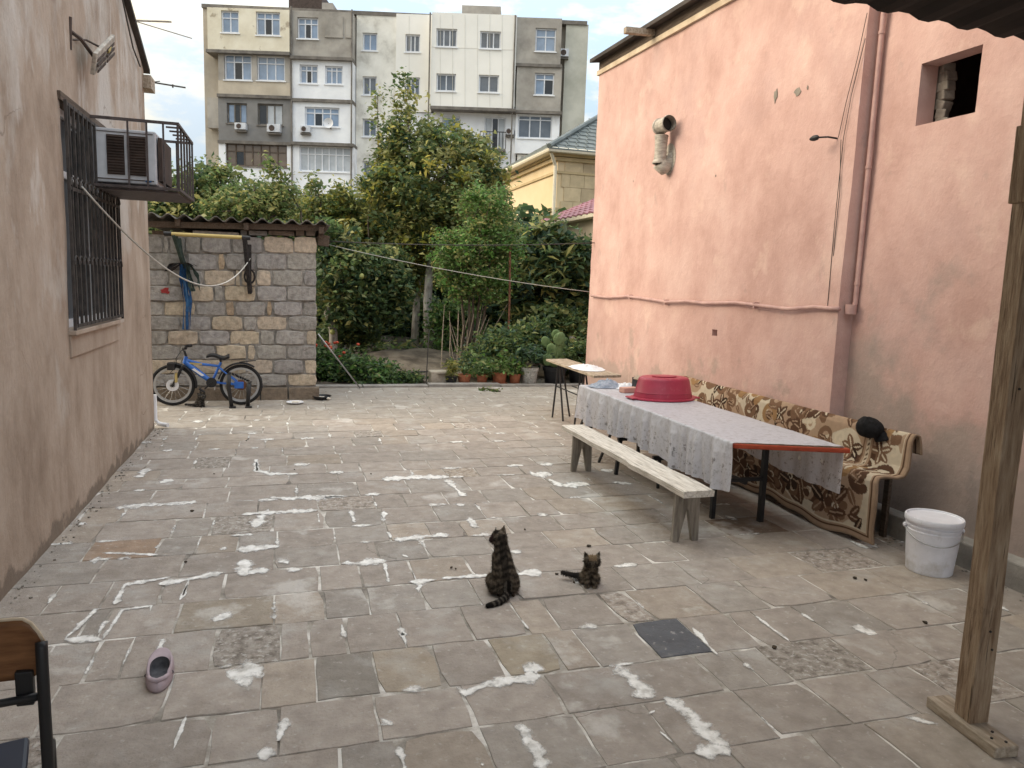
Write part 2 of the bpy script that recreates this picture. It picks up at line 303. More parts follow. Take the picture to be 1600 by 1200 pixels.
M['food'] = nmat('pale food', [(.55,.50,.42),(.72,.68,.6)], scale=30, rough=.8)
M['oldstone'] = nmat('garden stone', [(.20,.18,.155),(.36,.33,.29)], scale=6, rough=.95, bump=.5)
M['barrel'] = nmat('dark rusty barrel', [(.022,.018,.016),(.06,.045,.038)], scale=8, rough=.8)

# ------------------------------------------------------------------ mesh helpers
ROOT = {}
class MB:
    def __init__(s): s.v=[]; s.f=[]
    def add(s, vs, fs):
        o=len(s.v); s.v += [tuple(map(float,p)) for p in vs]; s.f += [tuple(i+o for i in f) for f in fs]; return s
    def box(s, c, d, rot=None, taper=1.0):
        x,y,z = d[0]/2,d[1]/2,d[2]/2
        vs=[Vector((sx*x*(taper if sz>0 else 1),sy*y*(taper if sz>0 else 1),sz*z)) for sz in(-1,1) for sy in(-1,1) for sx in(-1,1)]
        if rot is not None: vs=[rot@p for p in vs]
        c=Vector(c); vs=[p+c for p in vs]
        return s.add(vs, [(0,2,3,1),(4,5,7,6),(0,1,5,4),(2,6,7,3),(0,4,6,2),(1,3,7,5)])
    def bb(s, a, b):
        return s.box([(a[i]+b[i])/2 for i in range(3)], [abs(b[i]-a[i]) for i in range(3)])
    def beam(s, p, q, w, h, up=(0,0,1)):
        p,q=Vector(p),Vector(q); d=(q-p); L=d.length; d.normalize(); u=Vector(up)
        if abs(d.dot(u))>.98: u=Vector((0,1,0))
        sx=d.cross(u).normalized(); uz=sx.cross(d)
        rot=Matrix((sx,d,uz)).transposed()
        return s.box((p+q)/2,(w,L,h),rot)
    def tube(s, path, r, n=8, cap=True, closed=False):
        P=[Vector(p) for p in path]; k=len(P); rs=r if hasattr(r,'__len__') else [r]*k
        vs=[]; fs=[]; pu=None
        for i in range(k):
            if closed: d=(P[(i+1)%k]-P[i-1])
            else: d=(P[min(i+1,k-1)]-P[max(i-1,0)])
            if d.length<1e-9: d=Vector((0,0,1))
            d.normalize()
            if pu is None:
                u=Vector((0,0,1)) if abs(d.z)<.9 else Vector((1,0,0))
            else: u=pu
            a=d.cross(u)
            if a.length<1e-6: a=d.cross(Vector((1,0,0)))
            a.normalize(); b=a.cross(d).normalized(); pu=b
            for j in range(n):
                t=2*math.pi*j/n; vs.append(P[i]+(a*math.cos(t)+b*math.sin(t))*rs[i])
        for i in range(k if closed else k-1):
            i2=(i+1)%k
            for j in range(n):
                j2=(j+1)%n; fs.append((i*n+j,i2*n+j,i2*n+j2,i*n+j2))
        if cap and not closed:
            fs.append(tuple(range(n))); fs.append(tuple((k-1)*n+j for j in reversed(range(n))))
        return s.add(vs,fs)
    def lathe(s, c, prof, n=24, sx=1.0, sy=1.0, axis='Z', cap0=True, cap1=True):
        c=Vector(c); vs=[]; fs=[]
        for r,h in prof:
            for j in range(n):
                t=2*math.pi*j/n; a,b=r*math.cos(t)*sx, r*math.sin(t)*sy
                p={'Z':(a,b,h),'X':(h,a,b),'Y':(a,h,b)}[axis]; vs.append(c+Vector(p))
        k=len(prof)
        for i in range(k-1):
            for j in range(n):
                j2=(j+1)%n; fs.append((i*n+j,i*n+j2,(i+1)*n+j2,(i+1)*n+j))
        if cap0: fs.append(tuple(reversed(range(n))))
        if cap1: fs.append(tuple((k-1)*n+j for j in range(n)))
        return s.add(vs,fs)
    def ball(s, c, r, n=10, m=7):
        rr = r if hasattr(r,'__len__') else (r,r,r)
        prof=[]; c=Vector(c); vs=[]; fs=[]
        for i in range(1,m):
            ph=math.pi*i/m
            for j in range(n):
                t=2*math.pi*j/n; vs.append(c+Vector((rr[0]*math.sin(ph)*math.cos(t),rr[1]*math.sin(ph)*math.sin(t),rr[2]*math.cos(ph))))
        vs.append(c+Vector((0,0,rr[2]))); vs.append(c-Vector((0,0,rr[2]))); T=len(vs)-2;B=T+1
        for i in range(m-2):
            for j in range(n):
                j2=(j+1)%n; fs.append((i*n+j,(i+1)*n+j,(i+1)*n+j2,i*n+j2))
        for j in range(n):
            fs.append((T,j,(j+1)%n)); fs.append((B,(m-2)*n+(j+1)%n,(m-2)*n+j))
        return s.add(vs,fs)
    def prism(s, poly, ext):
        e=Vector(ext); n=len(poly); P=[Vector(p) for p in poly]
        return s.add(P+[p+e for p in P], [tuple(reversed(range(n))), tuple(range(n,2*n))]+[(i,(i+1)%n,n+(i+1)%n,n+i) for i in range(n)])
    def build(s, name, mat, parent=None, smooth=False, bevel=0, loc=None, local=False, fix=True):
        me=bpy.data.meshes.new(name); 
        off=Vector((0,0,0)) if local else (Vector(loc) if loc is not None else Vector(ROOT.get(parent.name,(0,0,0)) if parent else (0,0,0)))
        me.from_pydata([tuple(Vector(p)-off) for p in s.v], [], s.f); me.update()
        if fix:
            b=bmesh.new(); b.from_mesh(me); bmesh.ops.recalc_face_normals(b,faces=b.faces); b.to_mesh(me); b.free()
        o=bpy.data.objects.new(name, me); COL.objects.link(o)
        me.materials.append(M[mat] if isinstance(mat,str) else mat)
        if smooth:
            me.polygons.foreach_set('use_smooth',[True]*len(me.polygons))
            if smooth!='all':
                md=o.modifiers.new('e','EDGE_SPLIT'); md.split_angle=R(40)
        if bevel:
            md=o.modifiers.new('b','BEVEL'); md.width=bevel; md.segments=2; md.limit_method='ANGLE'; md.angle_limit=R(40)
        if parent is not None:
            o.parent=parent; ROOT[o.name]=ROOT.get(parent.name,(0,0,0))
        elif loc is not None:
            o.location=loc; ROOT[o.name]=tuple(loc)
        return o
def tag(o, label=None, cat=None, group=None, kind=None):
    if label: o['label']=label
    if cat: o['category']=cat
    if group: o['group']=group
    if kind: o['kind']=kind
    return o
def thing(name, label, cat, loc=(0,0,0), group=None, rz=0):
    o=bpy.data.objects.new(name,None); COL.objects.link(o); o.location=tuple(float(x) for x in loc); o.rotation_euler=(0,0,rz); o.empty_display_size=.1
    ROOT[o.name]=tuple(loc); return tag(o,label,cat,group)
def nz(x,y,z,s=1.0): return mnoise.noise(Vector((x*s,y*s,z*s)))
def setcol(me, cols, domain='POINT'):
    a=me.color_attributes.new('Col','FLOAT_COLOR',domain)
    c=np.ones((len(cols),4),np.float32); c[:,:3]=cols; a.data.foreach_set('color', c.ravel())
def holed(mb, fn, s0,s1,z0,z1, holes=(), step=.3, depth=.2, sides=False, back=0, rev=None):
    """front skin of a wall: fn(s,z,d) -> point (d = depth into the wall); real openings with reveals"""
    def cuts(a,b,extra):
        n=max(1,int(round((b-a)/step))); c=set(round(a+(b-a)*i/n,5) for i in range(n+1))
        ex=[round(min(max(e,a),b),5) for e in extra]
        c={x for x in c if all(abs(x-e)>step*.25 for e in ex) or x in (round(a,5),round(b,5))}|set(ex)
        return sorted(c)
    Ss=cuts(s0,s1,[x for h in holes for x in (h[0],h[2])]); Zs=cuts(z0,z1,[x for h in holes for x in (h[1],h[3])])
    idx={}; vs=[]; fs=[]
    def vid(i,j):
        if (i,j) not in idx: idx[(i,j)]=len(vs); vs.append(fn(Ss[i],Zs[j],0))
        return idx[(i,j)]
    for i in range(len(Ss)-1):
        for j in range(len(Zs)-1):
            cs,cz=(Ss[i]+Ss[i+1])/2,(Zs[j]+Zs[j+1])/2
            if any(h[0]<cs<h[2] and h[1]<cz<h[3] for h in holes): continue
            fs.append((vid(i,j),vid(i+1,j),vid(i+1,j+1),vid(i,j+1)))
    mb.add(vs,fs)
    for h in holes:
        a,b,c,d=fn(h[0],h[1],0),fn(h[2],h[1],0),fn(h[2],h[3],0),fn(h[0],h[3],0)
        a2,b2,c2,d2=fn(h[0],h[1],depth),fn(h[2],h[1],depth),fn(h[2],h[3],depth),fn(h[0],h[3],depth)
        (rev or mb).add([a,b,c,d,a2,b2,c2,d2],[(0,1,5,4),(1,2,6,5),(2,3,7,6),(3,0,4,7)])
    if sides:
        def strip(ps):
            v=[];f=[]
            for (s_,z_) in ps: v+= [fn(s_,z_,0),fn(s_,z_,sides)]
            for k in range(len(ps)-1): f.append((2*k,2*k+1,2*k+3,2*k+2))
            mb.add(v,f)
        strip([(s0,z) for z in Zs]); strip([(s1,z) for z in Zs]); strip([(s,z0) for s in Ss]); strip([(s,z1) for s in Ss])

# ------------------------------------------------------------------ ground and courtyard paving
g=MB(); g.add([(-900,-600,-.12),(900,-600,-.12),(900,1200,-.12),(-900,1200,-.12)],[(0,1,2,3)])
tag(g.build('ground','ground',fix=False),kind='structure')
XL,XR,YF = -1.56, 4.62, 12.62
# mortar bed between the slabs, slightly uneven
mb=MB(); nx,ny=60,120; vs=[]; fs=[]
for j in range(ny+1):
    for i in range(nx+1):
        x=XL-.4+(XR+3.5-XL)*i/nx; y=-1.0+(YF+.02+1.0)*j/ny
        vs.append((x,y,-.0022+.0022*nz(x,y,0,3)))
for j in range(ny):
    for i in range(nx): a=j*(nx+1)+i; fs.append((a,a+1,a+nx+2,a+nx+1))
mb.add(vs,fs); paving=tag(mb.build('courtyard_paving','grout',fix=False,smooth='all'),kind='structure')

def slab_mesh(x0,x1,y0,y1,gap,rng,tilt=.0022):
    """one slab: four slightly wavy edges, worn corners, thickness; 12 rim points"""
    n=3; pts=[]
    e=[(x0,y0),(x1,y0),(x1,y1),(x0,y1)]
    for k in range(4):
        a,b=e[k],e[(k+1)%4]
        for i in range(n):
            t=i/n; t2=t if i else .0
            px,py=a[0]+(b[0]-a[0])*t,a[1]+(b[1]-a[1])*t
            if i==0 and rng.random()<.22: w_=rng.uniform(.006,.028); px+=w_*(1 if px<(x0+x1)/2 else -1); py+=.6*w_*(1 if py<(y0+y1)/2 else -1)
            cx,cy=(x0+x1)/2,(y0+y1)/2
            g=gap*(.1+1.45*rng.random())
            px+= -g if px>cx+1e-3 and (k in(1,) or (i==0 and k in(1,2))) else (g if (k==3 or (i==0 and k in(0,3))) and px<cx else 0)
            py+= -g if (k==2 or (i==0 and k in(2,3))) and py>cy else (g if (k==0 or (i==0 and k in(0,1))) and py<cy else 0)
            pts.append((px,py))
    ta,tb=rng.normal(0,tilt),rng.normal(0,tilt)
    h=.001+min(.0035,abs(rng.normal(0,.0016)))
    cx,cy=(x0+x1)/2,(y0+y1)/2
    N=len(pts); v=[]
    zt=lambda px,py: h+(px-cx)*ta+(py-cy)*tb
    for p in pts: v.append((p[0],p[1],-.03))
    for p in pts: v.append((p[0],p[1],zt(*p)-.004))
    for p in pts:
        q=(p[0]+(cx-p[0])*.012,p[1]+(cy-p[1])*.014); v.append((q[0],q[1],zt(*q)))
    f=[]
    for k in range(2):
        for i in range(N): f.append((k*N+i,k*N+(i+1)%N,(k+1)*N+(i+1)%N,(k+1)*N+i))
    f.append(tuple(2*N+i for i in range(N)))
    return v,f
rows=[.35,.76,1.16,1.57,1.99,2.40,2.77,3.11,3.51,3.92,4.30,4.69,5.07,5.43,5.85,6.23,6.69,7.03,7.40,7.83,8.2,8.62,8.98,9.4,9.8,10.17,10.6,11.0,11.4,11.8,12.2,YF]
# joints read off the photograph for the nearest rows (photo pixels)
def jx(l): return sorted(fl(*p)[0] for p in l)
seen={2.77:jx([(118,1105),(340,1090),(436,1132),(589,1121),(735,1112),(870,1088),(1138,1078),(1192,1062),(1220,1045),(1345,1031),(1448,1022)]),
      2.40:jx([(330,1170),(530,1178),(620,1150),(752,1150),(918,1150),(1031,1134),(1190,1123),(1298,1104),(1395,1085),(1480,1080)]),
      3.11:jx([(118,1030),(278,1030),(412,1020),(494,1061),(588,1052),(685,1042),(778,1030),(860,1010),(915,1012),(1012,1007),(1095,1000),(1165,986),(1206,982),(1277,976),(1370,968)]),
      3.51:jx([(105,978),(176,972),(228,957),(344,957),(440,952),(483,998),(540,985),(621,967),(728,972),(812,965),(860,960),(955,952),(1010,956),(1115,950),(1190,938),(1290,925),(1395,912)]),
      3.92:jx([(160,930),(195,915),(290,925),(430,920),(505,930),(574,935),(660,930),(740,922),(800,918),(905,914),(975,905),(1080,900),(1160,890),(1270,885)])}
tint={}   # special slabs: (photo pixel) -> colour
special=[((1055,1001),(.125,.13,.145)),((633,1050),(.39,.335,.27)),((830,1020),(.37,.32,.25)),((222,853),(.37,.275,.205)),((330,968),(.35,.305,.25)),((540,1060),(.29,.265,.235)),((397,963),(.35,.29,.215)),((470,717),(.35,.30,.25)),((1165,820),(.22,.16,.12))]
special=[(fl(*p)[:2],c) for p,c in special]
all_slabs=[]
rng=np.random.default_rng(11)
for k in range(len(rows)-1):
    y0,y1=rows[k],rows[k+1]
    if y0 in seen:
        js=[XL-.3]+[XL-.3+1e-9]*0+seen[y0]; 
        x=js[-1]
        while x<XR+.6: x+=rng.uniform(.3,.55); js.append(x)
        # fill the left end
        x=seen[y0][0]
        while x>XL-.1: x-=rng.uniform(.3,.55); js.append(x)
        js=sorted(set(j for j in js if j>XL-.55)); 
        js=[js[0]]+[b for a,b in zip(js,js[1:]) if b-a>.09]
    else:
        js=[XL-rng.uniform(.02,.4)]
        xe = XR+.1 if y1<10.8 else 8.0
        while js[-1]<xe:
            js.append(js[-1]+ (rng.uniform(.24,.44) if rng.random()<.55 else rng.uniform(.40,.62)))
    for a,b in zip(js,js[1:]):
        all_slabs.append((a,b,y0+rng.normal(0,.006),y1+rng.normal(0,.006)))
def inframe(x,y):
    p=CM.T@(np.array([x,y,0])-_C); 
    if p[2]<=.1: return False
    u,v=800+FPX*p[0]/p[2],600+FPX*p[1]/p[2]; return -60<u<1660 and v<1290
vis=[s for s in all_slabs if inframe((s[0]+s[1])/2,(s[2]+s[3])/2) and XL-.3<(s[0]+s[1])/2<(XR+.1 if s[3]<10.8 else 8)]
hid=[s for s in all_slabs if s not in vis]
vis.sort(key=lambda s:s[2])
def slabcol(s,rng):
    for (p,c) in special:
        if s[0]<p[0]<s[1] and s[2]<p[1]<s[3]: return c
    t=rng.random(); base=np.array([.385,.342,.305])*(.9+.2*rng.random())
    if t<.16: base=np.array([.405,.352,.30])*(.93+.14*rng.random())
    elif t<.34: base=np.array([.362,.33,.298])*(.9+.2*rng.random())
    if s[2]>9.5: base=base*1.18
    return tuple(base)
for s in vis[:299]:
    v,f=slab_mesh(*s,.004+.005*rng.random(),rng); b=MB().add(v,f)
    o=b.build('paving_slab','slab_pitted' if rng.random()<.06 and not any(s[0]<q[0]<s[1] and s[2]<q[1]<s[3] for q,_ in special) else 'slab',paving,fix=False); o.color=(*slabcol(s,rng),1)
rest=MB()
for s in vis[299:]+hid:
    v,f=slab_mesh(*s,.007,rng); rest.add(v,f)
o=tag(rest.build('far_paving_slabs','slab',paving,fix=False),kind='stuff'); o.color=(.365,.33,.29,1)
print('slabs',len(vis),len(hid))

# white mortar brushed over joints: raised ragged strokes on the slabs
strokes=[([(400,718),(402,736),(420,741),(467,741)],6),([(400,722),(401,738)],11),([(420,778),(449,780),(490,778)],9),([(377,805),(411,802),(497,798)],5),([(411,804),(398,826)],13),([(497,802),(499,818)],7),([(548,799),(554,818)],8),([(600,799),(599,815)],7),([(359,838),(396,836)],6),([(342,859),(356,858)],7),([(369,860),(400,858),(438,854)],9),([(381,875),(382,902)],19),([(378,897),(422,891)],8),([(435,880),(455,876)],13),([(350,896),(295,906),(248,914)],6),([(296,906),(285,936)],7),([(533,881),(560,882),(604,877)],9),([(447,892),(473,890)],7),([(638,911),(660,909),(683,907)],7),([(656,909),(654,927)],10),([(615,845),(650,841),(702,836)],7),([(597,750),(640,747),(702,746)],7),([(697,750),(710,762),(725,777)],10),([(216,747),(232,732)],13),([(250,756),(270,749)],11),([(179,795),(240,789),(308,785)],6),([(857,749),(868,755),(878,762)],15),([(876,761),(920,756)],7),([(830,743),(863,741)],6),([(955,754),(988,757)],8),([(712,787),(725,792)],10),([(732,809),(744,826)],13),([(655,850),(657,850.5)],9),([(659,864),(661,865)],11),([(626,867),(642,873)],8),([(804,899),(846,894)],9),([(688,905),(765,900)],4),
([(714,1075),(728,1086),(762,1070),(806,1064),(845,1058)],11),([(720,1080),(735,1082)],20),([(818,1051),(836,1045),(851,1049)],15),([(357,1062),(384,1052),(411,1044)],27),([(366,1068),(396,1060)],18),([(534,978),(536,988),(540,998)],10),([(434,1160),(441,1140),(446,1124)],17),([(402,1184),(416,1180),(432,1178)],13),([(594,1124),(614,1137)],13),([(811,1131),(824,1155),(840,1177),(847,1205)],17),([(751,1197),(756,1196)],10),([(964,1041),(980,1056),(992,1067),(1016,1094)],24),([(1038,1091),(1075,1114),(1106,1149),(1142,1172)],20),([(1086,1179),(1112,1176),(1147,1172)],13),([(1016,1113),(1021,1116)],15),([(1030,1144),(1052,1163)],6),([(1327,980),(1350,986),(1374,995)],16),([(1410,1122),(1440,1128),(1466,1133)],15),([(1178,962),(1234,1004)],6),([(1082,982),(1121,1026)],6),([(101,1000),(126,978),(150,954),(160,952)],7),([(101,1000),(163,1001)],6),([(161,1000),(192,954),(237,948),(234,958)],6),([(179,946),(195,915),(266,903)],6),([(281,940),(295,911)],7),([(335,973),(361,957)],11),([(245,1027),(256,998)],7),([(270,1175),(292,1118)],6),([(600,880),(608,912)],6),([(230,1045),(262,1075)],4),([(160,865),(250,868)],4)]
def smear(px,w,seed,world=False,bias=0.0):
    r=np.random.default_rng(seed)
    P=[np.array(p) for p in px] if world else [fl(*p)[:2] for p in px]
    dist=np.linalg.norm(np.array([P[0][0],P[0][1],-CH])); mpp=dist/FPX
    seg=[]; 
    for a,b in zip(P,P[1:]):
        L=np.linalg.norm(b-a); n=max(2,int(L/.018))
        for i in range(n): seg.append(a+(b-a)*i/n)
    seg.append(P[-1]); seg=np.array(seg)
    # photo width -> ground width, wider across the view because of foreshortening
    d=np.gradient(seg,axis=0); d/= (np.linalg.norm(d,axis=1)[:,None]+1e-9); nrm=np.stack([-d[:,1],d[:,0]],1)
    fore=CH/dist
    wid=w*mpp/np.sqrt((nrm[:,0])**2+(nrm[:,1]*fore)**2)*.5
    n=len(seg); taper=np.minimum(1,np.minimum(np.arange(n)+1.2,n-np.arange(n)+.2)/3.0)
    K=7; vs=[];ed=[];fs=[]
    for i in range(n):
        jit=[1+.8*nz(seg[i][0],seg[i][1],seed*1.7+q*9,28) for q in (0,1)]
        for k in range(K):
            t=-1+2*k/(K-1); ww=wid[i]*taper[i]*(1.5+1.7*nz(seg[i][0],seg[i][1],seed*.37,7))*(jit[0] if t<0 else jit[1])
            p=seg[i]+nrm[i]*t*ww
            a=1-abs(t)
            vs.append((p[0],p[1],.0066+.0004*min(a,.6)*taper[i])); ed.append(bias-.36+.66*min(1,a*1.25)*min(1,taper[i]+.1)+.22*nz(seg[i][0],seg[i][1],seed*.9,9))
    for i in range(n-1):
        for k in range(K-1): a=i*K+k; fs.append((a,a+1,a+K+1,a+K))
    b=MB().add(vs,fs); o=b.build('mortar_smear','smear',paving,fix=False,smooth='all')
    at=o.data.attributes.new('edge','FLOAT','POINT'); at.data.foreach_set('value',np.array(ed,np.float32))
for i,(p,w) in enumerate(strokes): smear(p,w,i+1)
# fainter worn mortar along many of the joints, thickest in the left half of the yard
cand=[s for s in vis if s[3]<10.5]; rj=np.random.default_rng(77)
for k in range(225):
    s=cand[int(len(cand)*rj.random()**.8)]
    if s[1]>2.4 and rj.random()<.55: continue
    t0=rj.uniform(0,.5); t1=t0+rj.uniform(.2,.5)
    if rj.random()<.55: a_=(s[0],s[2]+(s[3]-s[2])*t0); b_=(s[0],s[2]+(s[3]-s[2])*min(1,t1))
    else: a_=(s[0]+(s[1]-s[0])*t0,s[2]); b_=(s[0]+(s[1]-s[0])*min(1,t1),s[2])
    dd_=math.hypot((a_[0]+b_[0])/2,(a_[1]+b_[1])/2,CH) if False else math.sqrt(((a_[0]+b_[0])/2)**2+((a_[1]+b_[1])/2)**2+CH**2)
    smear([a_,b_],rj.uniform(.014,.042)*FPX/dd_,300+k,True,rj.uniform(-.16,-.02))

# kerb strip at the garden edge
kerb=MB(); r=np.random.default_rng(3); x=-1.9
while x<7.5:
    L=r.uniform(.8,1.5); kerb.bb((x,YF+.02,-.1),(x+L-.015,YF+.24,.035+r.normal(0,.006))); x+=L
tag(kerb.build('garden_kerb','concrete',bevel=.008),kind='structure')
# garden soil with a low mound
mb=MB(); vs=[];fs=[]; nx,ny=90,70
for j in range(ny+1):
    for i in range(nx+1):
        x=-9+24*i/nx; y=YF+.15+22*(j/ny)**1.4
        m=.38*math.exp(-((x-2.6)/1.6)**2-((y-16.0)/1.7)**2)
        z=-.03+m+.09*nz(x,y,0,.9)+.05*nz(x,y,4,3)
        if y<YF+.5: z=min(z,.0)
        vs.append((x,y,z))
for j in range(ny):
    for i in range(nx): a=j*(nx+1)+i; fs.append((a,a+1,a+nx+2,a+nx+1))
mb.add(vs,fs); tag(mb.build('garden_soil','soil',fix=False,smooth='all'),kind='structure')

# ------------------------------------------------------------------ left house
XW=-1.55
lh=thing('plastered_house','long house with a weathered tan plaster wall and a barred window on the left','house',(XW,5,0))
def lw(s,z,d):  # s = y
    k=.018*nz(s*1.1,0,z*.8,1.3)+.006*nz(s,3,z,5)
    return (XW+(k if d==0 else 0)-d, s, z)
WY0,WY1,WZ0,WZ1=6.08,7.65,1.40,3.02
mb=MB(); ztop=lambda y: 4.06+max(0,(9.42-y))*.42
def lwr(s,z,d):
    zz=z/4.06*ztop(s) if z>3.2 else z
    if z>3.2: zz=3.2+(z-3.2)/(4.06-3.2)*(ztop(s)-3.2)
    return lw(s,zz,d)
holed(mb,lwr,-3.0,9.42,-.05,4.06,[(WY0,WZ0,WY1,WZ1)],step=.16,depth=.14)
mb.add([lw(9.42,-.05,0),lw(9.42,-.05,6),lw(9.42,6.6,6),lw(9.42,4.06,0)],[(0,1,2,3)])
mb.add([lw(-3,-.05,0),lw(-3,-.05,6),lw(-3,9.2,6),lw(-3,ztop(-3),0)],[(0,1,2,3)])
mb.build('wall','tan_wall',lh,smooth=True,fix=False)
# roof: dark sheet rising towards the courtyard side we stand on, overhanging the wall
mb=MB(); sx0=XW-6.2
def roofpt(x,y,t): return (x,y,ztop(y)+t)
for (t0,t1) in ((.03,.075),):
    a=[(XW+.05,9.52,t0),(XW+.05,-3.2,t0),(sx0,-3.2,t0),(sx0,9.52,t0)]
    P=[(x,y,4.06+(9.42-y)*.42+t0) for x,y,t0 in a]+[(x,y,4.06+(9.42-y)*.42+t1) for x,y,_ in a]
    mb.add(P,[(0,1,2,3),(4,7,6,5),(0,4,5,1),(1,5,6,2),(2,6,7,3),(3,7,4,0)])
mb.build('roof_sheet','sheet',lh)
mb=MB(); mb.bb((XW-.25,9.36,3.86),(XW+.08,9.62,4.0)); mb.build('rafter_end','footwood',lh)
# cable down the gable
mb=MB(); mb.tube([onX(190,-8,XW+.03),onX(198,30,XW+.03),onX(208,75,XW+.03),onX(219,104,XW+.03)],.008,6); mb.build('cable','wire',lh)
# window: frame, panes, curtains, sill
win=MB(); xi=XW-.10
for y0,y1,z0,z1 in ((WY0,WY1,WZ0,WZ0+.06),(WY0,WY1,WZ1-.06,WZ1),(WY0,WY0+.06,WZ0,WZ1),(WY1-.06,WY1,WZ0,WZ1),(WY0+.5,WY0+.555,WZ0,WZ1),(WY0+1.02,WY0+1.075,WZ0,WZ1),(WY0,WY1,2.52,2.57)):
    win.bb((xi-.03,y0+.001,z0+.001),(xi+.03+.002*(y1-y0<.1),y1-.001,z1-.001))
wf=win.build('window_frame','pvc',lh)
for y0,y1 in ((WY0+.06,WY0+.5),(WY0+.555,WY0+1.02),(WY0+1.075,WY1-.06)):
    for z0,z1 in ((WZ0+.06,2.52),(2.57,WZ1-.06)):
        MB().bb((xi-.008,y0,z0),(xi+.004,y1,z1)).build('pane','darkglass',wf)
mb=MB(); vs=[]; fs=[]
for i in range(41):
    y=WY0+(WY1-WY0)*i/40; x=XW-.25+.03*math.sin(i*1.7)
    vs += [(x,y,WZ0),(x,y,WZ1)]
for i in range(40): fs.append((2*i,2*i+2,2*i+3,2*i+1))
mb.add(vs,fs).build('curtain','curtain',lh,fix=False)
mb=MB(); mb.bb((XW-.06,WY0-.03,WZ0-.035),(XW+.055,WY1+.03,WZ0-.002)); mb.bb((XW-.02,WY0-.02,WZ0-.2),(XW+.016,WY1+.02,WZ0-.036)); mb.build('window_sill','tan_wall',lh,bevel=.004)
mb=MB(); mb.bb((XW-.12,WY0-.03,WZ1-.005),(XW+.022,WY1-.05,WZ1+.055)); mb.build('lintel','darkwood',lh)
# grille: bars and scrolled rings
gr=MB(); xg=XW+.045
for z in (WZ0+.03,2.02-.12,2.42,WZ1-.02): gr.beam((xg,WY0-.02,z),(xg,WY1+.02,z),.012,.025)
for y in (WY0-.015,WY1+.015): gr.beam((xg,y,WZ0),(xg,y,WZ1),.014,.02,up=(1,0,0))
grille=gr.build('window_grille','grille',lh)
nb=13
for i in range(nb):
    y=WY0+.05+(WY1-WY0-.1)*i/(nb-1)
    b=MB(); b.beam((xg,y,WZ0+.02),(xg,y,WZ1-.01),.018,.018,up=(1,0,0))
    for z in (1.88,2.44):
        b.tube([(xg+.012,y+.052*math.cos(t),z+.06*math.sin(t)) for t in [math.pi*q/8 for q in range(9)]],.007,5)
    b.build('bar','grille',grille)
# white drain pipe at the wall's far corner
dp=MB(); dp.tube([(XW-.0,9.46,.40),(XW+.0,9.46,.10),(XW+.04,9.45,.05),(XW+.15,9.38,.045)],.026,12)
tag(dp.build('drain_pipe','pvc',smooth=True,loc=(XW+.05,9.5,0)),'white plastic drain pipe with an elbow at the foot of the tan wall corner','pipe')
gr_=MB(); rg=np.random.default_rng(31)
for k in range(170):
    y=rg.uniform(2.6,9.4); x=XW+.03+abs(rg.normal(0,.05)); s=rg.uniform(.002,.008); gr_.box((x,y,.006+s*.4),(s*2,s*1.6,s),Matrix.Rotation(rg.uniform(0,3),3,'Z'))
for k in range(90):
    y=rg.uniform(2.4,5.0); x=4.45-abs(rg.normal(0,.04)); s=rg.uniform(.002,.008); gr_.box((x,y,.006+s*.4),(s*2,s*1.6,s),Matrix.Rotation(rg.uniform(0,3),3,'Z'))
tag(gr_.build('wall_foot_grit','oldstone'),kind='stuff')
# dark damp line at the wall foot
# ------------------------------------------------------------------ air conditioner and its cage
AY=6.87; ac=thing('air_conditioner','white window air conditioner with two dark louvred panels inside the iron cage','air conditioner',(-1.2,AY,2.55))
mb=MB(); mb.bb((-1.545,AY+.02,2.56),(-1.06,AY+.62,2.99)); mb.build('casing','acwhite',ac,bevel=.012)
mb=MB(); mb.bb((-1.05,AY+.06,2.60),(-1.02,AY+.58,2.95)); mb.build('rear_coil','acdark',ac)
for x0,x1 in ((-1.425,-1.295),(-1.268,-1.135)):
    b=MB(); b.bb((x0,AY+.012,2.625),(x1,AY+.0185,2.94)); lv=b.build('louvre_panel','acdark',ac)
    b=MB()
    for k in range(14): b.box(((x0+x1)/2,AY+.006,2.637+k*.0222),(x1-x0-.006,.014,.004),Matrix.Rotation(.5,3,'X'))
    b.build('louvre','acdark',lv)
mb=MB(); mb.bb((-1.50,AY+.014,2.585),(-1.08,AY+.019,2.592)); mb.bb((-1.50,AY+.014,2.96),(-1.08,AY+.019,2.965)); mb.build('trim_line','acdark',ac)
mb=MB(); mb.bb((-1.145,AY+.013,2.578),(-1.10,AY+.018,2.59)); mb.build('badge','netblue',ac)
cx0,cx1,cy0,cy1,cz0,cz1=-1.53,-.885,AY-.02,AY+.92,2.53,3.06
cage=thing('air_conditioner_cage','brown iron bar cage around the white air conditioner on the tan wall','cage',(-1.2,AY,cz0))
for z in (cz0,cz1):
    f=MB(); f.beam((cx0,cy0,z),(cx1,cy0,z),.022,.022); f.beam((cx0,cy1,z),(cx1,cy1,z),.022,.022); f.beam((cx1,cy0-.01,z),(cx1,cy1+.01,z),.022,.022)
    f.build('frame','cage',cage)
MB().bb((cx0,cy0+.02,cz0-.03),(cx1-.014,cy1-.02,cz0-.012)).build('tray','cage',cage)
def bar(p,q,par,w=.014): MB().beam(p,q,w,w,up=(1,0,.01)).build('bar','cage',par)
for x in (-1.26,-1.12,-.995): bar((x,cy0,cz0),(x,cy0,cz1),cage)
for y in np.linspace(cy0,cy1,6): bar((cx1,y,cz0),(cx1,y,cz1),cage,.016)
for y in np.linspace(cy0,cy1,6)[1:-1]: bar((-1.0,y,cz1),(cx1,y,cz1),cage)
bar((-1.02,cy1,cz0),(-1.02,cy1,cz1),cage)
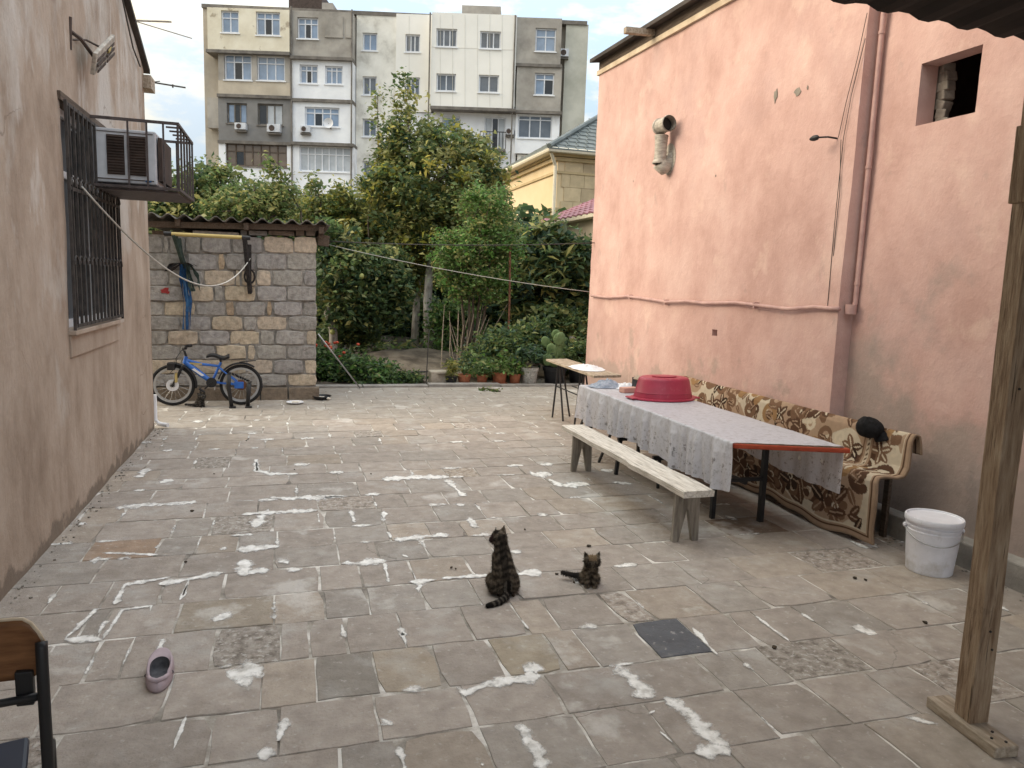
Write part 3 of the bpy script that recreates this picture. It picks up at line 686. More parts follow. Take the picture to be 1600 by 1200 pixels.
# floodlight on a bracket
lampo=thing('floodlight','grey louvred floodlight on a rusty bracket high on the tan wall','lamp',(XW,6.75,3.55))
mb=MB(); c=Vector((-1.40,6.98,3.58)); rot=Matrix.Rotation(R(20),3,'Z')@Matrix.Rotation(R(-16),3,'Y')
L0=Vector(onX(146,100,-1.43)); L1=Vector(onX(175,70,-1.40))
mb.beam(L0,L1,.03,.17,up=(.25,0,1)); mb.build('housing','vent',lampo,bevel=.006)
mb=MB(); dd=(L1-L0)
for k in range(4):
    z=-.06+.04*k
    mb.beam(L0+dd*.05+Vector((.022,0,z)),L0+dd*.46+Vector((.022,0,z)),.008,.022,up=(.25,0,1)); mb.beam(L0+dd*.54+Vector((.022,0,z)),L0+dd*.95+Vector((.022,0,z)),.008,.022,up=(.25,0,1))
mb.build('louvre','acdark',lampo)
MB().beam(L0+dd*.62+Vector((.02,0,-.01)),L0+dd*.75+Vector((.02,0,0)),.012,.05,up=(.25,0,1)).build('lens','yellow',lampo)
mb=MB(); mb.tube([(XW-.02,6.45,3.60),(XW+.06,6.50,3.55),(-1.44,6.64,3.47)],.014,6); mb.tube([(XW-.02,6.44,3.52),(XW+.05,6.7,3.60),(-1.42,6.92,3.60)],.008,6); mb.tube([(XW,6.44,3.45),(XW+.01,6.44,3.68)],.012,6); mb.build('bracket','acdark',lampo)
# television aerial sticking out behind the roof
ae=thing('television_aerial','thin metal television aerial sticking out past the tan house roof','aerial',(-2.2,11.0,4.6))
mb=MB(); mb.tube([onY(212,32,11.0),onY(268,34,11.0)],.013,6); mb.tube([onY(214,34,11.0),onY(300,60,11.0)],.007,6); mb.build('boom','vent',ae)
mb=MB(); mb.tube([onY(228,127,10.5),onY(290,137,10.5)],.010,6); mb.tube([onY(232,129,10.5),onY(250,127,10.5)],.006,6); mb.tube([onY(270,132,10.5),onY(270,137,10.5)],.01,6); mb.build('element','wire',ae)

# ------------------------------------------------------------------ pink house
PX,PN,PY=4.45,4.60,5.20
ph=thing('pink_house','tall pink limewashed house wall with a small square opening on the right','house',(PN,6,0))
def top(y): return 4.83+(y-5.2)*.035
def pw(s,z,d,X=PX):
    k=.02*nz(s*.9,1,z*.9,1.2)+.007*nz(s,5,z,4.5)
    return (X+(k if d==0 else 0)+d, s, z)
mb=MB(); holed(mb,lambda s,z,d: pw(s,z if z<4.5 else z/4.83*top(s),d),PY,10.7,-.05,4.83,[(7.04,1.36,7.14,1.43)],step=.16,depth=.1)
vs=[];fs=[]
Z=np.linspace(-.05,4.83,32)
for z in Z: a=pw(PY,z,0); vs+=[a,(PN+.06,PY,z)]
for k in range(31): fs.append((2*k,2*k+1,2*k+3,2*k+2))
mb.add(vs,fs)
vs=[];fs=[]
for z in Z: a=pw(10.7,z if z<4.5 else z/4.83*top(10.7),0); vs+=[a,(12.0,10.7,a[2])]
for k in range(31): fs.append((2*k,2*k+1,2*k+3,2*k+2))
mb.add(vs,fs)
mb.build('front_wall','pink_wall',ph,smooth=True,fix=False)
OW=(4.235,3.155,4.745,3.61)
mb=MB(); rv=MB(); holed(mb,lambda s,z,d: pw(s,z,d,PN),-2.5,PY+.0,-.05,5.2,[(OW[0],OW[1],OW[2],OW[3])],step=.15,depth=.16); mb.build('recessed_wall','pink_wall_worn',ph,smooth=True,fix=False)
# broken brickwork seen inside the opening and the dark loft behind it
mb=MB(); r=np.random.default_rng(5); 
for k in range(7): mb.box((PN+.21+.02*r.random(),OW[2]-.01-.035*r.random(),OW[1]+.035+.067*k),(.10,.07+.05*r.random(),.075),Matrix.Rotation(r.normal(0,.22),3,'X')@Matrix.Rotation(r.normal(0,.3),3,'Z'))
mb.build('broken_masonry','oldstone',ph,bevel=.01)
mb=MB(); a,b,c,d=(PN+.162,3.6,2.8),(PN+3,3.6,2.8),(PN+3,5.15,2.8),(PN+.162,5.15,2.8)
mb.add([a,b,c,d,(a[0],a[1],4),(b[0],b[1],4),(c[0],c[1],4),(d[0],d[1],4)],[(0,1,2,3),(4,7,6,5),(0,4,5,1),(1,5,6,2),(2,6,7,3)]); mb.build('loft_room','acdark',ph,fix=False)
mb=MB(); mb.bb((PN-.13,-2.5,-.05),(PN+.02,PY-.01,.18)); mb.build('plinth','concrete',ph,bevel=.012)
for u,v,w,h in ((1213,150,.03,.07),(1246,143,.055,.045),(1262,137,.012,.02),(1120,275,.01,.014),(990,283,.01,.012)):
    p=onX(u,v,PX); rc=np.random.default_rng(int(u)); k0=pw(p[1],p[2],0)[0]
    pts=[(k0-.006,p[1]+w*math.cos(t)*rc.uniform(.5,1.2),p[2]+h*math.sin(t)*rc.uniform(.5,1.2)) for t in np.linspace(0,6.28,10)[:-1]]
    MB().prism(pts,(.03,0,0)).build('plaster_chip','benchleg',ph)
# roof: pale board, dark sheet overhanging
mb=MB(); mb.prism([(PX-.035,10.74,top(10.74)-.045),(PX-.035,3.2,top(3.2)-.045),(PX-.035,3.2,top(3.2)+.02),(PX-.035,10.74,top(10.74)+.02)],(.06,0,0)); mb.build('eaves_board','paleboard',ph)
mb=MB(); ov=.15
P=[(PX-ov,10.76,top(10.8)+.13),(PX-ov,3.0,top(3)+.13),(12,3.0,top(3)+1.2),(12,10.76,top(10.8)+1.2)]
P2=[(x,y,z+.05) for x,y,z in P]
mb.add(P+P2,[(0,1,2,3),(4,7,6,5),(0,4,5,1),(1,5,6,2),(2,6,7,3),(3,7,4,0)]); mb.build('roof_sheet','sheet',ph)
mb=MB(); mb.prism([(PX-.02,10.70,top(10.7)+.02),(PX-.02,3.1,top(3.1)+.02),(PX-.02,3.1,top(3.1)+.16),(PX-.02,10.70,top(10.7)+.16)],(.05,0,0)); mb.build('wall_plate','darkwood',ph)
mb=MB(); mb.beam((PX+.3,8.95,top(8.95)+.11),(PX-.42,8.95,top(8.95)+.08),.08,.07); mb.build('purlin_end','footwood',ph)
# down pipe in the corner, wall pipe, cables
mb=MB(); mb.tube([(PN-.04,PY-.05,4.4),(PN-.04,PY-.05,1.80),(PN-.05,PY-.05,1.73)],.021,12)
for z in (3.95,2.9,1.95): mb.lathe((PN-.04,PY-.05,z),[(.026,-.012),(.026,.012)],12)
tag(mb.build('down_pipe','pink_pipe',smooth=True,loc=(PN-.06,PY-.06,1.7)),'vertical pink painted pipe in the inner corner of the pink wall','pipe')
gp=thing('gas_pipe','thin sagging pink pipe running level along the pink wall','pipe',(PX,8,1.7))
pts=[(1330,482),(1305,483),(1272,480),(1230,483),(1190,478),(1150,473),(1100,474),(1075,471),(1040,472),(1010,467),(980,463),(950,465),(924,462)]
pp=[]
for k,(u,v) in enumerate(pts):
    X = PX-.035; p=onX(u,v,X) if u<1300 else np.array([PX-.03,PY-.03 if u>1310 else PY+.06,1.735]); pp.append(p)
mb=MB(); mb.tube(pp,.019,8); mb.build('pipe','pink_pipe',gp,smooth='all')
for u,v in ((1040,472),(1180,477),(985,464)):
    p=onX(u,v,PX-.03); MB().bb((p[0]-.02,p[1]-.012,p[2]-.03),(PX+.02,p[1]+.012,p[2]+.03)).build('clip','pink_pipe',gp)
mb=MB(); mb.lathe((PN-.08,PY-.05,1.735),[(.045,-.04),(.045,.04)],12); mb.build('joint','pink_pipe',gp,smooth=True)
mb=MB(); q=[onX(u,v,PX-.012) for u,v in ((1355,20),(1340,90),(1322,160),(1310,215))]; mb.tube(q,.003,5)
q=[onX(u,v,PX-.012) for u,v in ((1352,60),(1330,150),(1318,215),(1304,350),(1293,478))]; mb.tube(q,.003,5)
q=[onX(u,v,PX-.012) for u,v in ((1314,218),(1312,300),(1302,400))]; mb.tube(q,.003,5)
tag(mb.build('wall_cable','wire',loc=tuple(q[0])),'thin dark cables hanging down the pink wall beside the corner','cable')
wl_=thing('wall_lamp','small dark lamp on a short arm near the pink wall corner','lamp',(PX,5.46,3.17))
MB().lathe((PX-.16,5.52,3.17),[(.008,-.06),(.022,-.045),(.025,.0),(.012,.04)],10,axis='Y').build('shade','black',wl_,smooth=True)
MB().tube([(PX+.02,5.42,3.165),(PX-.08,5.44,3.175),(PX-.16,5.48,3.17)],.008,6).build('arm','black',wl_)
vt=thing('vent_pipe','dented metal vent pipe with an elbow and corrugated sleeve on the pink wall','vent',(PX,8.4,3.5))
mb=MB(); mb.lathe((PX-.14,8.28,3.80),[(.09,-.12),(.097,-.11),(.09,-.09),(.09,.09),(.10,.095),(.10,.13),(.09,.13)],24,axis='Y',cap0=False,cap1=False); mb.lathe((PX-.14,8.28,3.80),[(.083,-.12),(.083,.12)],24,axis='Y',cap0=False); mb.build('elbow','vent',vt,smooth=True)
MB().lathe((PX-.14,8.28,3.80),[(.080,-.02),(.078,.08)],20,axis='Y').build('dark_inside','ventdark',vt)
mb=MB(); pr=[]
for k in range(25): z=-.11-.014*k; pr.append((.080+.007*(k%2)+(.012 if k>21 else 0)-.012*math.sin(k/24*3.1),z))
mb.lathe((PX-.14,8.34,3.80),pr,20,cap0=False,cap1=False); mb.build('sleeve','vent',vt,smooth='all')
mb=MB(); mb.tube([(PX-.14,8.34,3.37),(PX-.09,8.34,3.32),(PX-.02,8.34,3.36),(PX+.05,8.34,3.44)],[.1,.095,.09,.09],18); mb.build('lower_bend','vent',vt,smooth='all')
mb=MB(); mb.lathe((PX-.008,8.34,3.42),[(.15,-.01),(.14,.01)],22,axis='X',sy=1.25); mb.build('wall_flange','vent',vt,smooth=True)

# ------------------------------------------------------------------ stone shed
SY=11.5
sh=thing('stone_shed','small shed of rough grey and buff stone blocks under a wavy roof sheet','shed',(-.7,SY,0))
def zc(zx,zy):   # reading grid over the shed front -> wall x, z
    p=onY(220+zx/3.53,320+zy/3.53,SY); return p[0],p[2]
G,Cc,O=(.42,.405,.385),(.62,.535,.425),(.53,.42,.31)
srows=[(178,266,[(45,122,G),(128,153,G),(158,240,G),(246,330,G),(334,500,G),(505,572,G),(577,672,G),(677,842,Cc),(847,969,Cc)]),
(271,358,[(48,252,G),(258,420,G),(426,462,O),(467,592,G),(597,630,G),(635,802,G),(807,969,G)]),
(362,446,[(45,150,G),(155,342,G),(348,517,Cc),(521,549,Cc),(555,632,Cc),(637,718,Cc),(724,892,G),(899,969,G)]),
(450,531,[(54,252,G),(258,402,Cc),(406,457,G),(462,632,Cc),(640,802,G),(807,969,G)]),
(535,611,[(55,121,G),(127,299,Cc),(305,466,G),(470,516,O),(520,687,G),(693,724,O),(730,892,G),(898,969,G)]),
(616,691,[(68,213,G),(219,387,G),(392,562,Cc),(566,636,G),(640,807,Cc),(814,969,G)]),
(695,771,[(60,142,G),(147,317,Cc),(321,488,G),(492,657,Cc),(662,736,G),(741,902,G),(914,969,Cc)]),
(775,852,[(68,212,G),(217,411,G),(416,582,Cc),(590,630,Cc),(637,802,G),(807,969,G)]),
(856,931,[(62,221,Cc),(226,440,Cc),(446,582,Cc),(586,727,Cc),(731,895,G),(904,969,Cc)]),
(935,999,[(60,281,G),(286,462,G),(466,642,G),(646,806,G),(811,969,Cc)])]
rs=np.random.default_rng(21)
def stone_block(x0,x1,z0,z1,y,dep,rng,jag=.012):
    """rough block: wavy rim, bulged uneven face"""
    n=4; rim=[]
    e=[(x0,z0),(x1,z0),(x1,z1),(x0,z1)]
    for k in range(4):
        a,b=e[k],e[(k+1)%4]
        m=n if k%2==0 else 2
        for i in range(m):
            t=i/m; jx_,jz_=rng.normal(0,jag*.45,2)
            cr=.012 if i==0 else 0; cx,cz=(x0+x1)/2,(z0+z1)/2
            rim.append((a[0]+(b[0]-a[0])*t+jx_+(cr if a[0]<cx and i==0 else -cr), a[1]+(b[1]-a[1])*t+jz_*.7+(cr if a[1]<cz and i==0 else -cr)))
    cx,cz=(x0+x1)/2,(z0+z1)/2; N=len(rim); b0=rng.normal(0,.006); v=[];f=[]
    for p in rim: v.append((p[0],y+dep,p[1]))
    for p in rim: v.append((p[0],y+.006+b0+rng.normal(0,.003),p[1]))
    for p in rim: v.append((p[0]+(cx-p[0])*.06,y-.009+b0+rng.normal(0,.004),p[1]+(cz-p[1])*.10))
    v.append((cx,y-.012+b0,cz))
    for k in range(2):
        for i in range(N): f.append((k*N+i,k*N+(i+1)%N,(k+1)*N+(i+1)%N,(k+1)*N+i))
    for i in range(N): f.append((2*N+i,2*N+(i+1)%N,3*N))
    return v,f
for r0,r1,bl in srows:
    for a,b,c in bl:
        x0,_=zc(a,(r0+r1)/2); x1,_=zc(b,(r0+r1)/2); z1=zc((a+b)/2,r0)[1]; z0=zc((a+b)/2,r1)[1]
        if a<75: x0-=.12
        v,f=stone_block(x0,x1,z0,z1,SY,.16,rs); o=MB().add(v,f).build('stone','greystone',sh,fix=False)
        o.color=(*(np.array(c)*(.88+.24*rs.random())*(1,1,1+.02*rs.normal())),1)
for a,b in ((20,330),(335,658),(662,811),(815,985)):
    x0,z1=zc(a,1004);x1,_=zc(b,1004); mb=MB(); mb.bb((x0+.005,SY-.07,-.04),(x1-.005,SY+.1,z1-.01)); o=mb.build('base_slab','greystone',sh,bevel=.008); o.color=(.27,.22,.17,1)
xR=zc(969,500)[0]; xL=-2.3
mb=MB(); mb.bb((xL,SY+.012,-.05),(xR-.01,SY+3.0,2.36)); mb.build('core_wall','mortar_dark',sh)
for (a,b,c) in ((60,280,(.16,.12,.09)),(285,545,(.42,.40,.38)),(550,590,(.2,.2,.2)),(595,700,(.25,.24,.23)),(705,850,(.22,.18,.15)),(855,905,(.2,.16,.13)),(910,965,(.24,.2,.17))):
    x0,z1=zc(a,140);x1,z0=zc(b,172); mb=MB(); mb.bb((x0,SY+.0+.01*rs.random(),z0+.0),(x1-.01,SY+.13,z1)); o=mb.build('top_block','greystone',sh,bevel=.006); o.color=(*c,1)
mb=MB(); p0=zc(20,112);p1=zc(1000,128); mb.beam((p0[0]-.3,SY-.05,p0[1]),(p1[0]+.06,SY-.05,p1[1]),.10,.085); mb.build('eaves_beam','darkwood',sh,bevel=.006)
for i,x in enumerate((-1.5,-.6,.44)):
    mb=MB(); mb.beam((x,SY-.16,2.53),(x,SY+2.9,2.47),.07,.10); mb.build('rafter','darkwood',sh,bevel=.005)
mb=MB(); mb.beam((.40,SY+.05,2.40),(.56,SY+.05,2.38),.12,.16); mb.build('corner_beam','darkwood',sh,bevel=.006)
# wavy roof sheet
mb=MB(); vs=[];fs=[]; nx=130
for i in range(nx+1):
    x=-2.25+2.82*i/nx; w=.032*math.sin(2*math.pi*(x+.02)/.205)
    sag=.015*math.sin(x*1.3)
    for (y,t) in ((SY-.22,0),(SY+3.2,0),(SY-.22,.012),(SY+3.2,.012)): vs.append((x,y,2.615+w+sag+t-.01*(y-SY)))
for i in range(nx):
    a=4*i;b=a+4
    fs+= [(a,a+1,b+1,b),(a+2,b+2,b+3,a+3),(a,b,b+2,a+2)]
mb.add(vs,fs).build('roof_sheet','slate',sh,smooth='all')
# exercise bar hung on the shed wall, with straps and rags
eb=thing('pull_up_bar','yellow pull up bar on two dark green brackets on the stone shed wall','exercise bar',(-1.2,SY-.3,2.1))
YB=SY-.34
mb=MB(); mb.tube([onY(256,365,YB),onY(386,371.5,YB)],.026,12); mb.build('bar','yellow',eb,smooth=True)
mb=MB(); mb.tube([onY(256,364.8,YB),onY(268,365.3,YB)],.031,12); mb.build('grip','black',eb,smooth=True); mb=MB(); mb.tube([onY(378,371,YB),onY(391,372,YB)],.031,12); mb.build('grip','black',eb,smooth=True)
mb=MB(); mb.beam(onY(272,366,YB),onY(291,425,SY-.06),.045,.07); mb.build('bracket','green',eb,bevel=.004)
mb=MB(); mb.beam(onY(382,371,YB),onY(391,458,SY-.06),.05,.075); mb.build('bracket','brownrag',eb,bevel=.004)
mb=MB(); mb.beam(onY(281,372,SY-.06),onY(287,420,SY-.05),.03,.05); mb.build('wall_plate','green',eb); mb=MB(); mb.beam(onY(390,382,SY-.05),onY(390,440,SY-.05),.05,.03); mb.build('wall_plate','brownrag',eb)
def rag(name,mat,pts,w,label,cat,seed,n=6):
    """bundle of hanging cloth strips"""
    r=np.random.default_rng(seed); b=MB()
    P=[Vector(onY(u,v,SY-.13)) for u,v in pts]
    for k in range(n):
        off=Vector((r.normal(0,w),r.normal(0,.025),0)); vs=[];fs=[]
        m=14
        for i in range(m):
            t=i/(m-1)*(len(P)-1); j=min(int(t),len(P)-2); q=P[j].lerp(P[j+1],t-j)+off*(.4+1.0*math.sin(min(1,i/m*1.5)*math.pi*.7))
            ww=.028*(1-.55*i/m)*(1+.4*math.sin(i*1.3+k)); ang=k*1.1+i*.18
            d=Vector((math.cos(ang)*ww,math.sin(ang)*ww,0)); vs+=[q-d+Vector((0,.004,0)),q+d,q+d+Vector((0,-.006,0)),q-d+Vector((0,-.006,0))]
        for i in range(m-1):
            for c in range(4): fs.append((4*i+c,4*i+(c+1)%4,4*i+4+(c+1)%4,4*i+4+c))
        b.add(vs,fs)
    return tag(b.build(name,mat,smooth=True,loc=tuple(P[0])),label,cat)
rag('blue_rag','netblue',[(284,412),(287,440),(291,470),(290,515)],.05,'blue rag hanging from the left bracket of the yellow bar','rag',1)
rag('green_strap','green',[(292,412),(297,435),(302,455)],.04,'dark green straps bunched behind the blue rag on the shed wall','strap',2,5)
rag('black_webbing','brownrag',[(262,424),(276,412),(290,410),(302,416)],.025,'black webbing slung across the top of the blue rag','strap',3,5)
bg=thing('strap_ring','black strap ring hanging on the right bracket of the yellow bar','strap',(-.55,SY-.1,2.0))
mb=MB(); c=Vector(onY(390,432,SY-.1)); mb.tube([c+Vector((.07*math.cos(t),0,.10*math.sin(t))) for t in np.linspace(0,2*math.pi,14)[:-1]],.016,6,closed=True); mb.build('ring','brownrag',bg,smooth='all')
# red paint mark on a block
mb=MB(); c=onY(258,455,SY-.035); r=np.random.default_rng(2); pts=[(c[0]+.055*math.cos(t)*(1+.4*r.normal()),c[1],c[2]+.04*math.sin(t)*(1+.4*r.normal())) for t in np.linspace(0,6.28,13)[:-1]]
mb.prism(pts,(0,.012,0)); mb.build('paint_splash','redpaint',sh)

# ropes and wires
def rope(name,mat,pts,r,label,cat,group=None):
    mb=MB(); mb.tube(pts,r,6); return tag(mb.build(name,mat,smooth='all',loc=tuple(pts[0])),label,cat,group)
a=Vector(onX(128,292,XW+.06)); b=Vector(onY(391,404,SY-.1)); pts=[]
for i in range(25):
    t=i/24; p=a.lerp(b,t); p.z-= .62*4*t*(1-t)*(.72+.28*t); pts.append(p)
rope('slack_rope','rope',pts,.008,'slack pale rope from the barred window to the shed bracket','rope')
a=Vector(onY(498,376,11.6)); b=Vector((4.46,10.6,onX(924,380,4.46)[2])); rope('clothes_line','wire',[a.lerp(b,t/12)-Vector((0,0,.05*4*t/12*(1-t/12))) for t in range(13)],.008,'upper dark clothes line stretched level from shed roof to pink wall','clothes line')
a=Vector(onY(512,382,11.7)); b=Vector(onX(921,456,4.46)); rope('clothes_line','rope',[a.lerp(b,t/12)-Vector((0,0,.06*4*t/12*(1-t/12))) for t in range(13)],.0055,'lower pale clothes line sloping down from shed roof to pink wall','clothes line')
a=Vector(onY(497,522,11.75)); b=Vector(fl(563,607)); rope('leaning_rod','steel',[a,a.lerp(b,.75),a.lerp(b,.78),b],.012,'thin grey metal rod leaning from the shed corner down to the paving','rod')

# ------------------------------------------------------------------ apartment block
D=48.0; fw=Vector((-math.sin(YAW),math.cos(YAW),0)); e1=Vector((math.cos(YAW),math.sin(YAW),0))
A0=Vector((0,0,0))+fw*D
def fa(u,v,d=0.0):
    q=_ray(u,v); t=(D+d)/(q[0]*fw[0]+q[1]*fw[1]); p=Vector(_C+t*q); return (p-A0).dot(e1), p.z
apt=thing('apartment_block','long grey and white apartment block with patched balconies rising behind the trees','apartment building',A0,rz=YAW)
ROOT[apt.name]=(0,0,0)
def L(a,d,z): return (a,d,z)
a0=fa(321,120)[0]; a1=fa(911,120)[0]
def roofz(a): 
    za=fa(321,13)[1]; zb=fa(911,40)[1]; return za+(zb-za)*(a-a0)/(a1-a0)
# body, butted just behind the facade skins
mb=MB(); P=[]
for a in (a0,a1):
    for d in (.35,12): P+=[(a,d,0),(a,d,roofz(a))]
mb.add(P,[(0,1,5,4),(2,6,7,3),(0,2,3,1),(4,5,7,6),(1,3,7,5),(0,4,6,2)]); mb.build('core','aptside',apt)
mb=MB(); mb.prism([(a0-.1,-.15,roofz(a0)),(a1+.1,-.15,roofz(a1)),(a1+.1,-.15,roofz(a1)+.22),(a0-.1,-.15,roofz(a0)+.22)],(0,12.3,0)); mb.build('roof_edge','slabedge',apt)
def section(mat,u0,u1,v0,v1,proud,wins=(),name='facade_panel'):
    A,B=fa(u0,(v0+v1)/2)[0],fa(u1,(v0+v1)/2)[0]; um=(u0+u1)/2
    Z0=fa(um,v1)[1] if v1<400 else 0; Z1=fa(um,v0)[1]
    H=[]
    for w in wins:
        wa,wb=fa(w[0],(w[1]+w[3])/2)[0],fa(w[2],(w[1]+w[3])/2)[0]; wz1=fa((w[0]+w[2])/2,w[1])[1]; wz0=fa((w[0]+w[2])/2,w[3])[1]
        H.append((wa,wz0,wb,wz1))
    mb=MB(); holed(mb,lambda s,z,d: (s,-proud+d,z),A+.004,B-.004,Z0+.004,Z1-.004,H,step=3,depth=.32,sides=proud+.35)
    mb.build(name,mat,apt,fix=False)
    for h,w in zip(H,wins): window(h,proud,*w[4:])
def window(h,proud,glass='winblue',nc=2,transom=.30,fr='pvc',dark=None):
    y=-proud+.17; x0,z0,x1,z1=h; f=MB(); t=.085
    fb=lambda xa,xb,za,zb: f.bb((xa,y-.05,za),(xb,y+.05,zb))
    fb(x0+.004,x1-.004,z0+.004,z0+t); fb(x0+.004,x1-.004,z1-t,z1-.004); fb(x0+.004,x0+t,z0+t,z1-t); fb(x1-t,x1-.004,z0+t,z1-t)
    xs=[x0+t+(x1-x0-2*t)*i/nc for i in range(nc+1)]; zt=z1-(z1-z0)*transom if transom else None
    for x in xs[1:-1]: fb(x-t*.4,x+t*.4,z0+t,z1-t)
    if zt: f.bb((x0+t,y-.045,zt-t*.35),(x1-t,y+.045,zt+t*.35))
    wf=f.build('window',fr,apt)
    for i in range(nc):
        for (za,zb) in (((z0+t,zt),(zt,z1-t)) if zt else ((z0+t,z1-t),)):
            g=glass
            if dark is not None and i in dark and (zb<z1-t-.01 or not zt): g='windark'
            MB().bb((xs[i]+.01,y-.005,za+.01),(xs[i+1]-.01,y+.02,zb-.01)).build('pane',g,wf)
    MB().bb((x0-.06,-proud-.07,z0-.07),(x1+.06,-proud+.1,z0-.008)).build('sill',('slabedge' if fr!='pvc' else 'aptwhite'),wf)
wb='winblue'
section('aptside',321,351,12,420,0)
section('cream',336,461,24,89,1.15,[(357,27,384,61,wb,2,.32),(410,29,447,65,wb,3,.28,'pvc',(1,))])
section('aptgrey',351,461,90,134,1.0,[(360,92,402,132,wb,3,.3,'pvc',(1,)),(410,95,453,133,wb,3,.3)])
section('aptbeige',351,461,134,156,1.0)
section('aptdark',351,464,156,226,1.0,[(364,167,395,198,'winblue',3,0,'slabedge',(1,)),(411,168,450,201,'winwhite',3,0,'slabedge',(0,))])
section('aptgrey',330,351,156,203,.6)
section('aptwhite',353,464,226,420,1.0,[(362,229,456,264,'winbrown',7,.35,'darkwood',(1,)),(436,290,456,326,'wingrey',2,.3)])
section('aptgrey',463,556,27,98,1.0,[(472,36,504,69,wb,3,.3,'pvc',(1,))])
for (u0,u1) in ((513,543),(545,556)):
    x0,z1=fa(u0,34);x1,z0=fa(u1,68); MB().bb((x0+.05,-1.06,z0),(x1-.05,-.99,z1)).build('cement_panel','aptgrey',apt)
section('aptwhite',463,556,99,161,.95,[(475,108,503,137,wb,3,.3,'pvc',(1,)),(514,110,541,138,wb,3,.25)])
section('aptwhite',463,556,163,228,.95,[(483,173,536,203,'winblue',4,.3,'pvc',(1,))])
section('aptwhite',465,558,231,420,1.0,[(475,233,554,272,'winwhite',7,.32),(476,305,516,338,'wingrey',2,.3)])
section('aptmottle',556.5,619,22,420,.1,[(567,52,590,80,wb,2,0),(567,120,589,149,'wingrey',2,.0),(567,186,589,214,'wingrey',2,0),(567,252,589,278,'wingrey',2,0)])
section('aptpanel',619,675.5,24,176,.2,[(634,55,657,83,'wingrey',3,0),(634,122,657,150,'wingrey',3,0)])
section('aptwhite',619,675.5,176.5,420,.1)
section('aptpanel',676,806,29,173,.85,[(684,52,716,80,'wingrey',3,0),(751,56,783,83,'wingrey',3,0),(684,121,714,148,'wingrey',2,0),(749,123,780,150,'wingrey',2,0)])
section('aptwhite',676,804,174,420,.25,[(691,183,719,218,wb,2,0),(757,184,790,236,'winwhite',3,0,'pvc',(1,))])
section('aptgrey',806.5,876,34,106,.7,[(836,50,868,86,wb,2,.36)])
section('aptgrey',806.5,876,107,178,.7,[(835,119,865,153,wb,2,.28,'pvc',(1,))])
section('aptwhite',805,873,181,243,.6,[(809,183,862,219,'wingrey',3,.2)])
section('aptmottle',805,873,244,420,.4,[(814,246,846,264,'wingrey',4,.5)])
section('aptgreen',876.5,911,38,420,.05)
for u0,u1,v,pr in ((335,462,89,1.3),(350,463,155.5,1.15),(462,557,98,1.2),(462,557,162,1.1),(463,559,229,1.25),(675,806,173.5,1.05),(805,877,106.5,.8),(805,877,179,.9),(351,464,226,1.12)):
    x0,z=fa(u0,v);x1,_=fa(u1,v); mb=MB(); mb.bb((x0,-pr,z-.09),(x1,.3,z+.09)); mb.build('floor_slab','slabedge',apt)
for u,v0,v1 in ((463,20,420),(556,25,420),(675,28,420),(805.5,32,420)):
    x,z1=fa(u,v0); _,z0=fa(u,v1); MB().tube([(x,-1.08 if u<560 else -.9,z0),(x,-1.08 if u<560 else -.9,z1)],.05,6).build('down_pipe','slabedge',apt)
def seam(u0,v0,u1,v1,pr):
    x0,z0=fa(u0,v0);x1,z1=fa(u1,v1); MB().beam((x0,-pr,z0),(x1,-pr,z1),.02,.03,up=(0,1,.01)).build('panel_joint','aptseam',apt)
for u in range(690,806,19): seam(u,31,u,172,.846)
for v in (82,): seam(677,v-2,805,v+3,.846)
for u in (640,): seam(u,27,u,175,.196)
# balcony rail
x0,z0=fa(751,236);x1,z1=fa(791,212); mb=MB(); mb.bb((x0,-1.1,z0-.12),(x1,-.25,z0)); rl=mb.build('balcony','slabedge',apt)
for i in range(9):
    x=x0+(x1-x0)*i/8; MB().beam((x,-1.05,z0),(x,-1.05,z1),.04,.04).build('rail_bar','black',rl)
MB().beam((x0,-1.05,z1),(x1,-1.05,z1),.05,.05).build('handrail','black',rl)
# boxes on the roof
for u0,u1,v0,v1,m in ((451,503,-14,17,'acdark'),(503,520,4,18,'aptgrey'),(722,782,8,31,'aptgrey')):
    x0,z1=fa(u0,v0,1.5);x1,z0=fa(u1,v1,1.5); MB().bb((x0,1.5,z0-.6),(x1,6,z1)).build('roof_house',m,apt)
x,z=fa(667,40); _,z1=fa(667,12); MB().tube([(x,2,z-2),(x,2,z1)],.05,6).build('roof_pole','slabedge',apt)
# air conditioners on the facade and a dish: things hung on the building
def aptp(u,v,d): a,z=fa(u,v); return A0+e1*a+fw*d+Vector((0,0,z))
def facade_ac(u0,v0,u1,v1,pr,label):
    c=aptp((u0+u1)/2,(v0+v1)/2,-pr-.18); t=thing('facade_air_conditioner',label,'air conditioner',c,'air conditioners on the apartment facade',rz=YAW); ROOT[t.name]=(0,0,0)
    w=(fa(u1,v0)[0]-fa(u0,v0)[0])/2; h=(fa(u0,v0)[1]-fa(u0,v1)[1])/2
    MB().bb((-w,-.17,-h),(w,.17,h)).build('casing','acwhite',t,bevel=.02,local=True)
    MB().lathe((-w*.25,-.18,0),[(h*.75,-.012),(h*.75,.004)],16,axis='Y').build('fan_grille','acdark',t,local=True)
    MB().bb((-w,-.1,-h-.12),(w,.2,-h-.04)).build('bracket','slabedge',t,local=True)
facade_ac(379,199,396,209,1.0,'white air conditioner below the left window of the dark grey storey')
facade_ac(428,201,448,213,1.0,'white air conditioner below the right window of the dark grey storey')
facade_ac(478,203,493,213,.95,'white air conditioner left of the satellite dish on the white balcony')
facade_ac(565,279,581,290,.1,'lowest white air conditioner half behind the fruit tree leaves')
facade_ac(790,203,803,213,.25,'white air conditioner right of the apartment balcony railing')
facade_ac(875,79,888,91,.05,'highest air conditioner near the right end of the apartment block')
